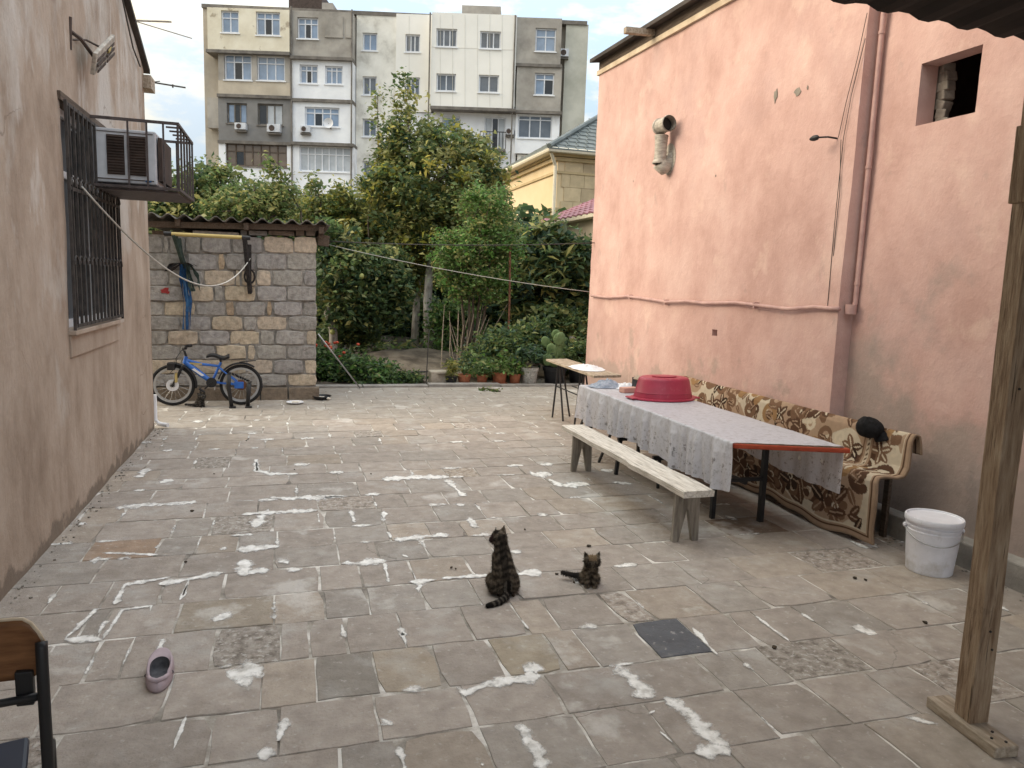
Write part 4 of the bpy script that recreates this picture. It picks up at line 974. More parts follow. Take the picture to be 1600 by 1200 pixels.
t=thing('satellite_dish','small white satellite dish below a white balcony window of the apartments','satellite dish',aptp(521,199,-1.3),rz=YAW); ROOT[t.name]=(0,0,0)
MB().lathe((0,0,0),[(.02,.1),(.18,.07),(.30,0)],18,axis='Y',cap1=False).build('dish','white',t,smooth='all',local=True); MB().tube([(0,.1,0),(.05,.2,-.2),(.1,.35,-.3)],.03,6).build('arm','slabedge',t,local=True)

# ------------------------------------------------------------------ ochre house and annex beyond the pink wall
YH=24.0; c=onY(872,241,YH); xh,zh=c[0],c[2]
oh=thing('ochre_house','ochre yellow house with a green grey hipped roof behind the pink wall','house',(xh,YH,0))
mb=MB(); mb.bb((xh,YH,-.1),(xh+9,YH+12,zh)); mb.build('wall','ochre',oh)
ro=np.random.default_rng(9); z=1.0; k=0
while z<zh-.55:
    h=.46; x=xh+.25 - (.3 if k%2 else 0)
    while x<xh+3:
        w=ro.uniform(.5,.75); x0=max(x,xh+.14); 
        if x+w-x0>.1:
            o=MB().bb((x0+.006,YH-.03,z+.006),(x+w-.006,YH-.002,z+h-.006)).build('stone_panel','ochrestone',oh); t=ro.random(); o.color=(*(np.array((.60,.48,.31) if t<.75 else (.52,.41,.27))*ro.uniform(.9,1.1)),1)
        x+=w
    z+=h; k+=1
for z0,h,p in ((zh-.62,.08,.06),(zh-.22,.12,.12),(zh-.08,.08,.2),(zh-1.85,.1,.07)):
    mb=MB(); mb.bb((xh-p,YH-p,z0),(xh+9,YH+12.2,z0+h)); mb.build('cornice','ochrestone',oh); 
for o in bpy.data.objects:
    if o.name.startswith('cornice'): o.color=(.56,.44,.26,1)
mb=MB(); mb.bb((xh-.4,YH-.4,zh),(xh+9.4,YH+12.4,zh+.06)); mb.build('eaves','gutter',oh)
mb=MB(); mb.tube([(xh-.44,YH+12.4,zh+.06),(xh-.44,YH-.44,zh+.06),(xh+9,YH-.44,zh+.06)],.085,8); mb.build('gutter','gutter',oh)
mb=MB(); mb.tube([(xh-.36,YH-.3,zh),(xh-.12,YH-.12,zh-.4),(xh-.12,YH-.12,0)],.06,8); mb.build('down_pipe','gutter',oh)
mb=MB(); nrow=16
def roofq(t): return [(xh-.5+4.9*t,YH-.5+4.9*t,zh+.07+3.0*t),(xh+9.5-4.9*t,YH-.5+4.9*t,zh+.07+3.0*t),(xh+9.5-4.9*t,YH+12.5-4.9*t,zh+.07+3*t),(xh-.5+4.9*t,YH+12.5-4.9*t,zh+.07+3*t)]
for i in range(nrow):
    A=roofq(i/nrow); B=roofq((i+1)/nrow); up=Vector((0,0,.035))
    A=[Vector(p)+up for p in A]; B=[Vector(p) for p in B]; A0_=[p-up for p in A]
    mb.add(A+B+A0_,[(0,1,5,4),(1,2,6,5),(2,3,7,6),(3,0,4,7),(8,9,1,0),(9,10,2,1),(10,11,3,2),(11,8,0,3)])
rf=mb.build('roof','greentile',oh,fix=False)
mb=MB(); mb.tube([Vector(roofq(0)[0])+Vector((0,0,.08)),Vector(roofq(1)[0])+Vector((0,0,.08))],.09,8); mb.build('hip_cap','greentile',rf)
tl=MB()
for i in range(nrow):
    A=roofq(i/nrow); y=A[0][1]; z=A[0][2]; x=A[0][0]; w=A[1][0]-A[0][0]; n=int(w/.34)
    for k in range(n): xx=x+(k+.5*(i%2))*.34; tl.box((xx,y+.15,z+.12),(.03,.3,.03),Matrix.Rotation(math.atan2(3,4.9),3,'X'))
o=tl.build('tile_joint','greentile',rf,fix=False); o['kind']='stuff'
YN=15.5; p0=onY(926,334,YN); xn=p0[0]; zn=p0[2]; YN2=onX(828,351,xn)[1]
an=thing('annex','low beige outbuilding with a purple metal tile roof behind the pink wall','outbuilding',(xn,YN,0))
MB().bb((xn+.25,YN-2,-.1),(xn+5,YN2-.3,zn)).build('wall','aptbeige',an)
MB().bb((xn+.0,YN-2.2,zn-.06),(xn+.26,YN2,zn+.02)).build('eaves_board','gutter',an)
mb=MB(); rows_=9
for i in range(rows_):
    t0,t1=i/rows_,(i+1)/rows_; f_=lambda t,dz: (xn+2.6*t,zn+.03+1.15*t+dz)
    (xa,za),(xb,zb)=f_(t0,.03),f_(t1,0); ny_=60; vs=[];fs=[]
    for k in range(ny_+1):
        y=YN-2.3+(YN2-YN+2.3)*k/ny_; w=.022*math.sin(2*math.pi*k/3)
        vs+=[(xa,y,za+w-.04),(xa,y,za+w),(xb,y,zb+w)]
    for k in range(ny_): q=3*k; fs+=[(q,q+3,q+4,q+1),(q+1,q+4,q+5,q+2)]
    mb.add(vs,fs)
mb.build('roof','purpletile',an,fix=False)

# ------------------------------------------------------------------ vegetation
def leaf_arrays(P,size,rng,up=.45,out=None,asp=.5):
    n=len(P); d=rng.normal(size=(n,3)); 
    if out is not None: d=d*.8+out
    d[:,2]=d[:,2]*.55-.15; d/=np.linalg.norm(d,axis=1)[:,None]
    u=rng.normal(size=(n,3))*.8; u[:,2]+=up*2; s=np.cross(d,u); s/=np.linalg.norm(s,axis=1)[:,None]+1e-9; nn=np.cross(s,d)
    L=(size*rng.uniform(.55,1.5,n))[:,None]; w=L*asp*.5
    base=P-d*L*.5; tip=P+d*L*.5-nn*L*.06; l=P+s*w+nn*w*.35; r=P-s*w+nn*w*.35
    V=np.stack([base,r,tip,l],1).reshape(-1,3); k=np.arange(n)*4
    F=np.concatenate([np.stack([k,k+1,k+2],1),np.stack([k,k+2,k+3],1)],0)
    return V,F
def leaf_obj(name,P,size,colors,rng,parent=None,loc=(0,0,0),up=.45,out=None,asp=.5,cs=None):
    big=rng.random(len(P))<.25; V,F=leaf_arrays(P,np.where(big,size*1.5,size),rng,up,out,asp); V=V-np.array(loc)
    me=bpy.data.meshes.new(name); me.vertices.add(len(V)); me.vertices.foreach_set('co',V.ravel().astype(np.float32))
    me.loops.add(F.size); me.loops.foreach_set('vertex_index',F.ravel().astype(np.int32)); me.polygons.add(len(F))
    me.polygons.foreach_set('loop_start',np.arange(0,F.size,3,dtype=np.int32)); me.polygons.foreach_set('loop_total',np.full(len(F),3,np.int32)); me.update(calc_edges=True); me.validate()
    n=len(P); C=np.array(colors); idx=rng.integers(0,len(C),n) if cs is None else cs
    c=C[idx]*rng.uniform(.7,1.3,(n,1)); setcol(me,np.repeat(c,4,0))
    o=bpy.data.objects.new(name,me); COL.objects.link(o); me.materials.append(M['leaf'])
    if parent: o.parent=parent
    else: o.location=loc
    return o
def clump_points(blobs,ncl,per,sig,rng,shell=.55):
    cl=[]; vol=np.array([b[1][0]*b[1][1]*b[1][2] for b in blobs])**.75; vol=vol/vol.sum()
    for (c,r),w in zip(blobs,vol):
        n=max(2,int(ncl*w)); d=rng.normal(size=(n,3)); d/=np.linalg.norm(d,axis=1)[:,None]
        rad=rng.uniform(shell,1.02,n)[:,None]; cl.append(np.array(c)+d*rad*np.array(r))
    cl=np.concatenate(cl); m=rng.poisson(per,len(cl)); P=np.repeat(cl,m,0)+rng.normal(size=(m.sum(),3))*sig*np.array([1,1,.7])
    cid=np.repeat(np.arange(len(cl)),m)
    return cl,P,cid
GRN=dict(dark=[(0.065,0.116,0.057),(0.094,0.156,0.068),(0.046,0.085,0.046),(0.123,0.185,0.081)],
 mid=[(0.123,0.192,0.068),(0.174,0.248,0.088),(0.087,0.142,0.054),(0.261,0.284,0.108)],
 olive=[(0.189,0.213,0.081),(0.261,0.270,0.108),(0.123,0.156,0.068),(0.392,0.369,0.135)],
 bright=[(.12,.25,.055),(.155,.32,.075),(.09,.19,.045),(.20,.33,.11)],
 blue=[(0.072,0.135,0.092),(0.102,0.177,0.115),(0.058,0.102,0.074)],
 yellow=[(0.348,0.341,0.068),(0.232,0.256,0.068),(0.435,0.383,0.095)])
def tree(name,label,cat,base,trunk,blobs,ncl,per,sig,size,pal,seed,bark='bark',limbs=14,group=None,lower=None,asp=.5,up=.45,fruit=0,shell=.55,crown='crown'):
    """trunk: list of (point, radius); blobs: crown volumes ((x,y,z),(rx,ry,rz)); limbs run from the trunk to leaf clumps"""
    rng=np.random.default_rng(seed); t=thing(name,label,cat,base,group)
    cl,P,cid=clump_points(blobs,ncl,per,sig,rng,shell)
    cc=np.concatenate([GRN[p] for p in pal]); tone=rng.integers(0,len(cc),len(cl)); keep=rng.random(len(P))<.6; cs=np.where(keep,tone[cid],rng.integers(0,len(cc),len(P)))
    leaf_obj(crown,P,size,cc,rng,t,base,up=up,asp=asp,cs=cs)
    b=MB()
    if trunk:
        for tr in (trunk if isinstance(trunk[0],list) else [trunk]): b.tube([p for p,_ in tr],[r for _,r in tr],9)
        top_=[tr[-1] for tr in (trunk if isinstance(trunk[0],list) else [trunk])]
        b.build('trunk',bark,t,smooth='all')
        br=MB(); sel=rng.choice(len(cl),min(limbs,len(cl)),replace=False)
        for i in sel:
            q=Vector(cl[i]); tp=top_[rng.integers(0,len(top_))]; s=Vector(tp[0]); m=s.lerp(q,.5)+Vector(rng.normal(0,.12,3))
            s2=s-Vector((0,0,.3*rng.random())); br.tube([s2,s2.lerp(m,.5)+Vector(rng.normal(0,.05,3)),m,q],[tp[1]*.6,tp[1]*.42,tp[1]*.28,.008],5)
        o=br.build('branch','bark',t,smooth='all'); o['kind']='stuff'
    if fruit:
        f=rng.choice(len(P),fruit,replace=False); me=None
        for i in f:
            p=P[i]-np.array([0,.05,.06])
            if me is None: o=MB().ball((0,0,0),(.055,.055,.062),9,6).build('fruit','fruit',t,smooth='all',local=True); me=o
            else: o=me.copy(); COL.objects.link(o); o.parent=t
            o.location=Vector(p)-Vector(base)
    return t
def PY_(u,v,Y): return Vector(onY(u,v,Y))
def blob(u,v,Y,ru,rv,ry=None):
    c=PY_(u,v,Y); k=(Y*.97)/FPX; return (tuple(c),(ru*k,(ry if ry else ru)*k,rv*k))
# large fruit tree, tallest crown in the middle
Y=18.0; bs=Vector((PY_(672,520,Y).x,Y,-.05))
tree('fruit_tree','tallest fruit tree with pale green fruit and a limewashed trunk in the garden','tree',bs,[(bs,.13),(PY_(668,470,Y),.105),(PY_(672,415,Y),.10),(PY_(676,370,Y),.08),(PY_(668,300,Y),.05)],
  [blob(690,285,Y,98,84),blob(608,275,Y,38,44),blob(765,350,Y,40,60),blob(640,210,Y,35,38),blob(740,260,Y,48,45),blob(650,330,Y,70,60),blob(740,345,Y,55,60),blob(680,380,Y,80,40),blob(715,330,Y,70,50),blob(636,160,Y,16,26),blob(634,130,Y,9,12),blob(600,300,Y,40,26),blob(700,215,Y,45,30),blob(775,300,Y,25,30),blob(615,235,Y,22,12)],
  620,64,.145,.105,['olive','olive','mid','yellow','dark'],31,'limebark',40,fruit=26)
bs=Vector((PY_(648,505,19.2).x,19.2,-.05)); Y=19.2
tree('fruit_tree','fruit tree with a leaning pale trunk just left of the tallest fruit tree','tree',bs,[(bs,.11),(PY_(652,455,Y),.09),(PY_(656,400,Y),.07),(PY_(640,350,Y),.05)],
  [blob(610,400,Y,60,50),blob(570,370,Y,50,40),blob(640,420,Y,40,35),blob(560,320,Y,35,18),blob(610,350,Y,45,40)],260,50,.16,.11,['olive','mid','yellow'],32,'limebark',26,fruit=10)
Y=16.2; bs=Vector((PY_(521,545,Y).x,Y,-.05))
tree('pear_tree','dark leafy pear tree with a crooked pale trunk and hanging fruit beside the shed','tree',bs,[(bs,.10),(PY_(521,520,Y),.09),(PY_(512,490,Y),.08),(PY_(520,455,Y),.06),(PY_(530,410,Y),.05)],
  [blob(540,430,Y,50,55),blob(520,380,Y,35,30),blob(590,440,Y,42,42),blob(575,470,Y,42,30),blob(520,470,Y,25,38),blob(610,465,Y,30,25),blob(560,490,Y,40,22),blob(600,420,Y,36,40)],300,46,.15,.11,['dark','mid','dark','olive'],33,'limebark',26,fruit=22)
Y=14.6; bs=Vector((PY_(728,575,Y).x,Y,-.02))
st=[]
for du,dv,tu,tv in ((-3,0,735,400),(5,2,752,380),(0,0,742,390),(-8,0,722,430),(9,0,765,400)):
    p=PY_(728+du,572+dv,Y); st.append([(p,.035),(PY_((728+du)*.55+tu*.45+4,510,Y),.03),(PY_(tu-2,450,Y),.024),(PY_(tu,tv,Y),.014)])
tree('pomegranate_tree','bright fresh green pomegranate tree with many thin upright stems in mid garden','tree',bs,st,
  [blob(750,330,Y,38,38),blob(725,390,Y,48,36),blob(780,370,Y,38,40),blob(745,420,Y,50,34),blob(700,415,Y,28,24),blob(742,300,Y,15,22),blob(775,320,Y,22,26),blob(790,410,Y,28,30),blob(700,380,Y,22,20),blob(760,450,Y,40,26),blob(720,450,Y,30,22)],300,54,.10,.062,['bright','mid','bright','olive'],34,'bark',50)
dry=MB(); r=np.random.default_rng(4)
for k in range(26):
    u=r.normal(722,11); p=PY_(u,583,Y-.1); p.z=-.02; q=PY_(u+r.normal(14,20),r.uniform(470,540),Y-.1+r.normal(0,.2)); dry.tube([p,p.lerp(q,.5)+Vector(r.normal(0,.03,3)),q],[.012,.01,.005],5)
o=dry.build('dry_bush','footwood',loc=tuple(bs)); tag(o,'dry brown bundle of thin stems at the foot of the bright green tree','bush')
Y=15.6; bs=Vector((PY_(860,560,Y).x,Y,-.05))
tree('loquat_tree','dark loquat tree with long leathery leaves against the pink house','tree',bs,[(bs,.09),(PY_(858,500,Y),.08),(PY_(862,440,Y),.06)],
  [blob(865,400,Y,52,36),blob(840,440,Y,40,38),blob(900,430,Y,36,40),blob(855,365,Y,22,22),blob(885,480,Y,45,38),blob(830,490,Y,35,30),blob(805,450,Y,22,35),blob(905,385,Y,18,20)],320,26,.15,.20,['dark','mid','blue','olive'],35,'bark',26,asp=.34)
# trees rising behind the shed roof
def bushy(u,v,Y,blobs,ncl,per,size,pal,seed,label,name='garden_tree',sig=.17,**k):
    p=PY_(u,v,Y); b=Vector((p.x,Y,-.05)); tp=[(b,.12),(Vector((p.x,Y,p.z*.5)),.10),(p,.07)]
    tree(name,label,'tree',b,tp,blobs,ncl,per,sig,size,pal,seed,'bark',30,**k)
bushy(300,320,18.5,[blob(270,300,18.5,32,34),blob(325,305,18.5,42,42),blob(300,340,18.5,60,30),blob(345,270,18.5,20,16)],200,34,.11,['mid','dark','olive'],41,'bushy green tree behind the left half of the shed roof')
bushy(395,330,17.5,[blob(400,318,17.5,55,28),blob(430,310,17.5,30,24),blob(370,335,17.5,45,22)],170,38,.085,['mid','mid','olive'],42,'round dense green tree behind the middle of the shed roof')
bushy(490,350,19.5,[blob(485,340,19.5,38,28),blob(530,335,19.5,45,34),blob(500,325,19.5,30,14)],150,36,.09,['yellow','olive','mid'],43,'yellowish leafy tree behind the right end of the shed roof')
# sparse twigs standing above them
for i,(u0,v0,u1,v1,Y,lab) in enumerate(((470,330,420,258,17.5,'bare curved shoot with a leafy tip left of the white loggia'),(500,340,488,282,19,'thin leafy shoot rising in front of the lower white balcony'),(548,345,533,293,19,'thin leafy shoot left of the tallest fruit tree'),(575,345,590,150,18.3,'slender leafy shoot on the left edge of the tallest crown'))):
    rng=np.random.default_rng(60+i); a=PY_(u0,v0,Y); b=PY_(u1,v1,Y); m=a.lerp(b,.55)+Vector((.12,0,-.08)); base=Vector((a.x+.2,Y,0))
    t=thing('sapling',lab,'sapling',base); MB().tube([base,a,m,b],[.03,.022,.016,.008],5).build('stem','bark',t,smooth='all')
    nc=7; cl=np.array([m.lerp(b,x) if x>0 else a.lerp(m,1+x) for x in np.linspace(.25,1.05,nc)]); n=26
    P=np.repeat(cl,n,0)+rng.normal(size=(nc*n,3))*.12; leaf_obj('leaves',P,.11,GRN['olive']+GRN['mid'],rng,t,base)
# thicket closing the garden behind
rng=np.random.default_rng(70)
bl=[((x,22.5+rng.normal(0,.8),z),(1.3,.9,1.0)) for x in np.arange(-8,13,1.2) for z in (.3,1.1,2.0,3.0)]
cl,P,cid=clump_points(bl,1800,30,.26,rng,.2); o=leaf_obj('back_thicket',P,.19,GRN['dark']+GRN['mid']+GRN['blue'],rng,asp=.55); tag(o,kind='stuff')
bl=[((x,24+rng.normal(0,.3),z),(1.2,.4,1.0)) for x in np.arange(-9,16,1.2) for z in (.3,1.2,2.2,3.2)]
cl,P,cid=clump_points(bl,1700,30,.28,rng,.1); o=leaf_obj('far_thicket',P,.34,GRN['dark'],rng,asp=.6); tag(o,kind='stuff')
# grass-like low growth further back
n=5000; P=np.stack([rng.uniform(-3,9,n),rng.uniform(16.5,22,n),rng.uniform(0,.35,n)],1); o=leaf_obj('ground_cover',P,.16,GRN['dark']+GRN['mid'],rng,up=.0,asp=.25); tag(o,kind='stuff')
# flower bed shrub left, by the shed
def shrub(u,v,Y,blobs,ncl,per,sig,size,pal,seed,label,name='shrub',asp=.5,stems=10,group=None):
    rng=np.random.default_rng(seed); p=PY_(u,v,Y); base=Vector((p.x,Y,-.02)); t=thing(name,label,'shrub',base,group)
    cl,P,cid=clump_points(blobs,ncl,per,sig,rng,.35); P[:,2]=np.maximum(P[:,2],.02)
    leaf_obj('foliage',P,size,np.concatenate([GRN[q] for q in pal]),rng,t,base,asp=asp)
    b=MB()
    for i in rng.choice(len(cl),min(stems,len(cl)),replace=False):
        q=Vector(cl[i]); b.tube([base+Vector(rng.normal(0,.08,3))*Vector((1,1,0)).length*.5,base.lerp(q,.5)+Vector(rng.normal(0,.05,3)),q],[.012,.01,.005],4)
    b.build('stems','bark',t)['kind']='stuff'
    return t,P
fs_,FP=shrub(550,600,13.6,[blob(530,575,13.7,42,26),blob(575,580,13.5,38,22),blob(605,590,13.4,26,14),blob(505,570,13.9,16,32)],170,42,.10,.075,['mid','dark','bright','dark'],51,'low leafy flower bed shrub with red blooms beside the shed corner')
rng=np.random.default_rng(52); top_i=np.argsort(-FP[:,2]+rng.normal(0,.08,len(FP)))[:14]
for i in top_i:
    MB().ball(FP[i]+np.array([0,-.05,.04]),(.035,.035,.025),7,5).build('bloom','flower',fs_,smooth='all')
shrub(660,600,13.3,[blob(640,594,13.3,16,9)],26,36,.07,.06,['dark','mid'],53,'small low plant creeping over the kerb right of the flower bed')
shrub(790,585,13.8,[blob(790,545,13.9,50,34),blob(830,530,14.0,40,36),blob(760,565,13.7,40,24),blob(850,545,14.0,25,30)],240,44,.11,.085,['mid','blue','mid'],54,'wide dark green shrub mass behind the row of flower pots')
shrub(900,560,14.2,[blob(890,520,14.4,30,36),blob(905,560,14.0,25,30),blob(860,505,14.6,26,28)],150,40,.12,.11,['mid','olive','dark'],55,'tall leafy shrub between the prickly pear and the pink wall')

shrub(640,505,19.9,[blob(600,500,20.2,50,24),blob(650,490,20.4,46,28),blob(690,505,19.8,30,22),blob(560,510,20.0,36,22)],260,44,.16,.12,['dark','mid','blue'],56,'dark undergrowth shrub behind the limewashed trunks',stems=6)
shrub(705,540,16.6,[blob(690,505,16.8,24,26),blob(715,495,16.6,26,30),blob(700,535,16.4,22,18)],120,40,.13,.085,['mid','dark','bright'],57,'green shrub between the limewashed trunks and the dry bush',stems=6)
shrub(545,530,16.5,[blob(530,515,16.8,30,22),blob(565,520,16.9,26,16)],90,40,.13,.09,['dark','mid'],58,'dark low shrub below the pear tree',stems=6)
# rusty pole and other garden bits
o=MB(); o.tube([PY_(797,386,14.2),PY_(796,470,14.2),Vector((PY_(795,540,14.2).x,14.2,0))],.022,8); tag(o.build('rusty_pole','rust',loc=tuple(PY_(795,590,14.2))),'thin rusty pole standing in the shrubs under the clothes line','pole')
bp=fl(620,533); bt=thing('barrel','dark rusty barrel standing on the garden soil by the low wall','barrel',(bp[0],bp[1],0))
k=bp[1]*.97/FPX; rr=12*k; hh=29*k
MB().lathe((bp[0],bp[1],0),[(rr,-.02),(rr,hh*.33),(rr*1.04,hh*.35),(rr,hh*.37),(rr,hh*.66),(rr*1.04,hh*.68),(rr,hh*.7),(rr,hh),(rr*.9,hh),(rr*.88,hh*.9)],18).build('body','barrel',bt,smooth=True)
MB().lathe((bp[0],bp[1],hh+.003),[(rr*1.03,0),(rr*1.03,.025)],18).build('rim','rust',bt)
lw_=thing('low_garden_wall','low rough stone edging wall behind the barrel','garden wall',(2.2,19.5,0)); r=np.random.default_rng(8)
x=-.2
while x<4.6:
    w=r.uniform(.35,.6); v,f=stone_block(x,x+w-.02,-.05,.36+r.normal(0,.03),19.6,.3,r,.02); MB().add(v,f).build('stone','oldstone',lw_); x+=w
sp=thing('dark_stake','thin dark garden stake standing at the kerb','stake',tuple(fl(666,600)))
b=Vector(fl(666,600)); b.z=0; MB().tube([b,b+Vector((.03,.1,.45)),b+Vector((.06,.15,.95))],.011,6).build('rod','wire',sp)
MB().tube([b+Vector((.06,.15,.95)),b+Vector((.10,.15,1.0)),b+Vector((.16,.15,.9))],.008,5).build('hook','wire',sp)
h=MB(); r=np.random.default_rng(6); p=Vector(fl(650,585)); pts=[p+Vector((.28*math.cos(t)*(1+.2*r.normal()),.25*math.sin(t),.06+.03*r.random())) for t in np.linspace(0,15,40)]+[p+Vector((.5,.3,.08)),p+Vector((1.0,.9,.15))]
h.tube(pts,.02,6); tag(h.build('garden_hose','wire',smooth='all',loc=tuple(p)),'dark coiled garden hose on the soil by the kerb','hose')
sc=thing('stone_heap','pale broken stones piled behind the prickly pear','stones',tuple(fl(900,575))); r=np.random.default_rng(12)
for k_ in range(9):
    q=PY_(885+r.uniform(-4,24),548+r.uniform(-14,14),14.0); MB().box(q,(r.uniform(.15,.4),.2,r.uniform(.06,.12)),Matrix.Rotation(r.normal(0,.3),3,'Y')).build('stone','oldstone',sc,bevel=.02)

# ------------------------------------------------------------------ table with lace cloth
TX0,TX1,TY0,TY1,TZ=3.115,3.885,4.42,7.62,.75
SK=-.23   # the near end is slightly skew: right corner nearer
def ty(x,t): # t 0 near .. 1 far
    n=TY0+.18+SK*(x-TX0)/(TX1-TX0); return n+(TY1-n)*t
tb=thing('long_table','long table on thin black steel legs with a red painted board edge','table',(3.5,6,0))
mb=MB(); mb.prism([(TX0+.012,ty(TX0,0)+.01,TZ-.035),(TX1-.012,ty(TX1,0)+.01,TZ-.035),(TX1-.012,TY1-.02,TZ-.035),(TX0+.012,TY1-.02,TZ-.035)],(0,0,.028)); mb.build('table_top','footwood',tb)
mb=MB(); mb.prism([(TX0+.0,ty(TX0,0)-.012,TZ-.042),(TX1+.05,ty(TX1,0)-.025,TZ-.05),(TX1+.05,ty(TX1,0)+.03,TZ-.05),(TX0+.0,ty(TX0,0)+.03,TZ-.042)],(0,0,.036)); mb.build('edge_board','redboard',tb,bevel=.008)
def leg(p,q,w=.032): MB().beam(p,q,w,w,up=(1,0,0)).build('leg','black',tb)
for y,spl in ((4.96,0),(6.54,0),(7.3,0)):
    xs=(3.62,3.30) if y<5 else (3.06+.04,3.72)
    if y<5: leg((3.655,4.955,0),(3.655,4.955,TZ-.035),.04); leg((3.30,5.1,0.0),(3.30,5.1,TZ-.035),.035)
    else:
        leg((xs[0]+.0,y,0),(xs[0]+.06,y,TZ-.035)); leg((xs[0]+.03,y+.5,0),(xs[0]+.1,y+.12,TZ-.035),.022); leg((xs[1],y,0),(xs[1]-.03,y,TZ-.035))
    MB().beam((xs[1] if y>5 else 3.30,y,.36),(xs[0] if y>5 else 3.655,y,.36),.03,.03).build('cross_bar','black',tb)
MB().beam((3.50,4.96,.33),(3.50,6.54,.33),.028,.028).build('stretcher','black',tb)
MB().beam((3.2,5.98,.30),(3.62,5.98,.30),.03,.04).build('cross_bar','black',tb)
leg((3.28,6.0,0),(3.28,6.0,TZ-.035),.022); leg((3.40,5.98,0),(3.40,5.98,TZ-.035),.026)
# cloth: one sheet folded over both long edges
nu,nv=150,260
def cloth_pt(a,t):
    """a: 0..1 across (left hem -> right hem), t: 0..1 along"""
    dl=.365+.02*math.sin(t*9)+.012*math.sin(t*31); drr=.34+.03*math.sin(t*7+1)
    w=TX1-TX0; tot=dl+w+drr; s=a*tot
    tt=.0+t
    if s<dl:
        k=(dl-s); x=TX0-.012; y=ty(TX0,tt); f=min(1,k/.10)
        fold=.026*math.sin(y*23+1.8*math.sin(y*3))+.017*math.sin(y*43+k*5+2*math.sin(y*5))+.006*nz(y*9,k*5,0,1)
        return (x-.012*f-.02*k+fold*f*(0.3+1.6*k), y+.015*f*math.sin(y*9)-.03*k*(1-tt)**6, TZ-k)
    if s<dl+w:
        x=TX0+(s-dl); y=ty(x,tt); return (x,y,TZ+.0015+.0018*nz(x*6,y*6,0,1)+.002*nz(x*20,y*3,1,1))
    k=s-dl-w; x=TX1+.012; y=ty(TX1,tt); f=min(1,k/.1)
    if tt<.12: k*=1.0
    fold=.014*math.sin(y*19+2)+.008*math.sin(y*37)
    return (x+.012*f+.02*k+fold*f, y+.03*k*(1-tt)**5, TZ-k)
vs=[];fs=[];cl_=[];la=[];uv=[]
for j in range(nv+1):
    t=j/nv
    for i in range(nu+1):
        a=i/nu; p=cloth_pt(a,t); vs.append(p)
        low=max(0,(TZ-p[2])/.37); la.append(low); uv.append((a*1.48,t*3.2))
for j in range(nv):
    for i in range(nu): q=j*(nu+1)+i; fs.append((q,q+1,q+nu+2,q+nu+1))
m=bpy.data.materials.new('lace cloth'); m.use_nodes=True; n,l=m.node_tree.nodes,m.node_tree.links; b=n['Principled BSDF']; b.inputs['Roughness'].default_value=.42; b.inputs['Specular IOR Level'].default_value=.35
at=n.new('ShaderNodeAttribute'); at.attribute_name='low'; au=n.new('ShaderNodeAttribute'); au.attribute_name='cuv'
vo=n.new('ShaderNodeTexVoronoi'); vo.inputs['Scale'].default_value=11; vo.feature='F1'; l.new(au.outputs['Vector'],vo.inputs['Vector'])
ns=n.new('ShaderNodeTexNoise'); ns.inputs['Scale'].default_value=26; ns.inputs['Detail'].default_value=5; ns.inputs['Roughness'].default_value=.7; l.new(au.outputs['Vector'],ns.inputs['Vector'])
n2=n.new('ShaderNodeTexNoise'); n2.inputs['Scale'].default_value=70; n2.inputs['Detail'].default_value=3; l.new(au.outputs['Vector'],n2.inputs['Vector'])
wv=n.new('ShaderNodeTexWave'); wv.wave_type='RINGS'; wv.inputs['Scale'].default_value=5; wv.inputs['Distortion'].default_value=9; wv.inputs['Detail'].default_value=3; wv.inputs['Detail Scale'].default_value=3; l.new(au.outputs['Vector'],wv.inputs['Vector'])
def mth(op,a,b_=None):
    x=n.new('ShaderNodeMath'); x.operation=op
    for i,s in enumerate((a,b_)):
        if s is None: continue
        if isinstance(s,(int,float)): x.inputs[i].default_value=s
        else: l.new(s,x.inputs[i])
    return x.outputs[0]
pat=mth('ADD',mth('MULTIPLY',mth('GREATER_THAN',.30,vo.outputs['Distance']),.09),mth('ADD',ns.outputs['Fac'],mth('MULTIPLY',n2.outputs['Fac'],.35)))          # floral mottling
cr=n.new('ShaderNodeValToRGB'); cr.color_ramp.elements[0].position=.64; cr.color_ramp.elements[1].position=.94
cr.color_ramp.elements[0].color=(.66,.67,.74,1); cr.color_ramp.elements[1].color=(.40,.40,.43,1); l.new(pat,cr.inputs['Fac'])
l.new(cr.outputs['Color'],b.inputs['Base Color'])
tl_=n.new('ShaderNodeBsdfTranslucent'); tl_.inputs['Color'].default_value=(.62,.6,.58,1)
mx=n.new('ShaderNodeMixShader'); mx.inputs[0].default_value=.25; l.new(b.outputs[0],mx.inputs[1]); l.new(tl_.outputs[0],mx.inputs[2])
hole=mth('MULTIPLY',mth('GREATER_THAN',pat,.80),mth('MULTIPLY',mth('GREATER_THAN',at.outputs['Fac'],.42),.42))
tp=n.new('ShaderNodeBsdfTransparent'); mx2=n.new('ShaderNodeMixShader'); l.new(hole,mx2.inputs[0]); l.new(mx.outputs[0],mx2.inputs[1]); l.new(tp.outputs[0],mx2.inputs[2]); l.new(mx2.outputs[0],n['Material Output'].inputs['Surface'])
bp=n.new('ShaderNodeBump'); bp.inputs['Strength'].default_value=.5; bp.inputs['Distance'].default_value=.008; l.new(pat,bp.inputs['Height']); l.new(bp.outputs['Normal'],b.inputs['Normal'])
M['lace']=m
cb=MB().add(vs,fs); o=cb.build('lace_tablecloth','lace',smooth='all',fix=False,loc=(3.5,6,TZ)); tag(o,'white lace tablecloth hanging over both long sides of the long table','tablecloth')
o.data.attributes.new('low','FLOAT','POINT').data.foreach_set('value',np.array(la,np.float32))
u_=np.zeros((len(uv),3),np.float32); u_[:,:2]=uv; o.data.attributes.new('cuv','FLOAT_VECTOR','POINT').data.foreach_set('vector',u_.ravel())

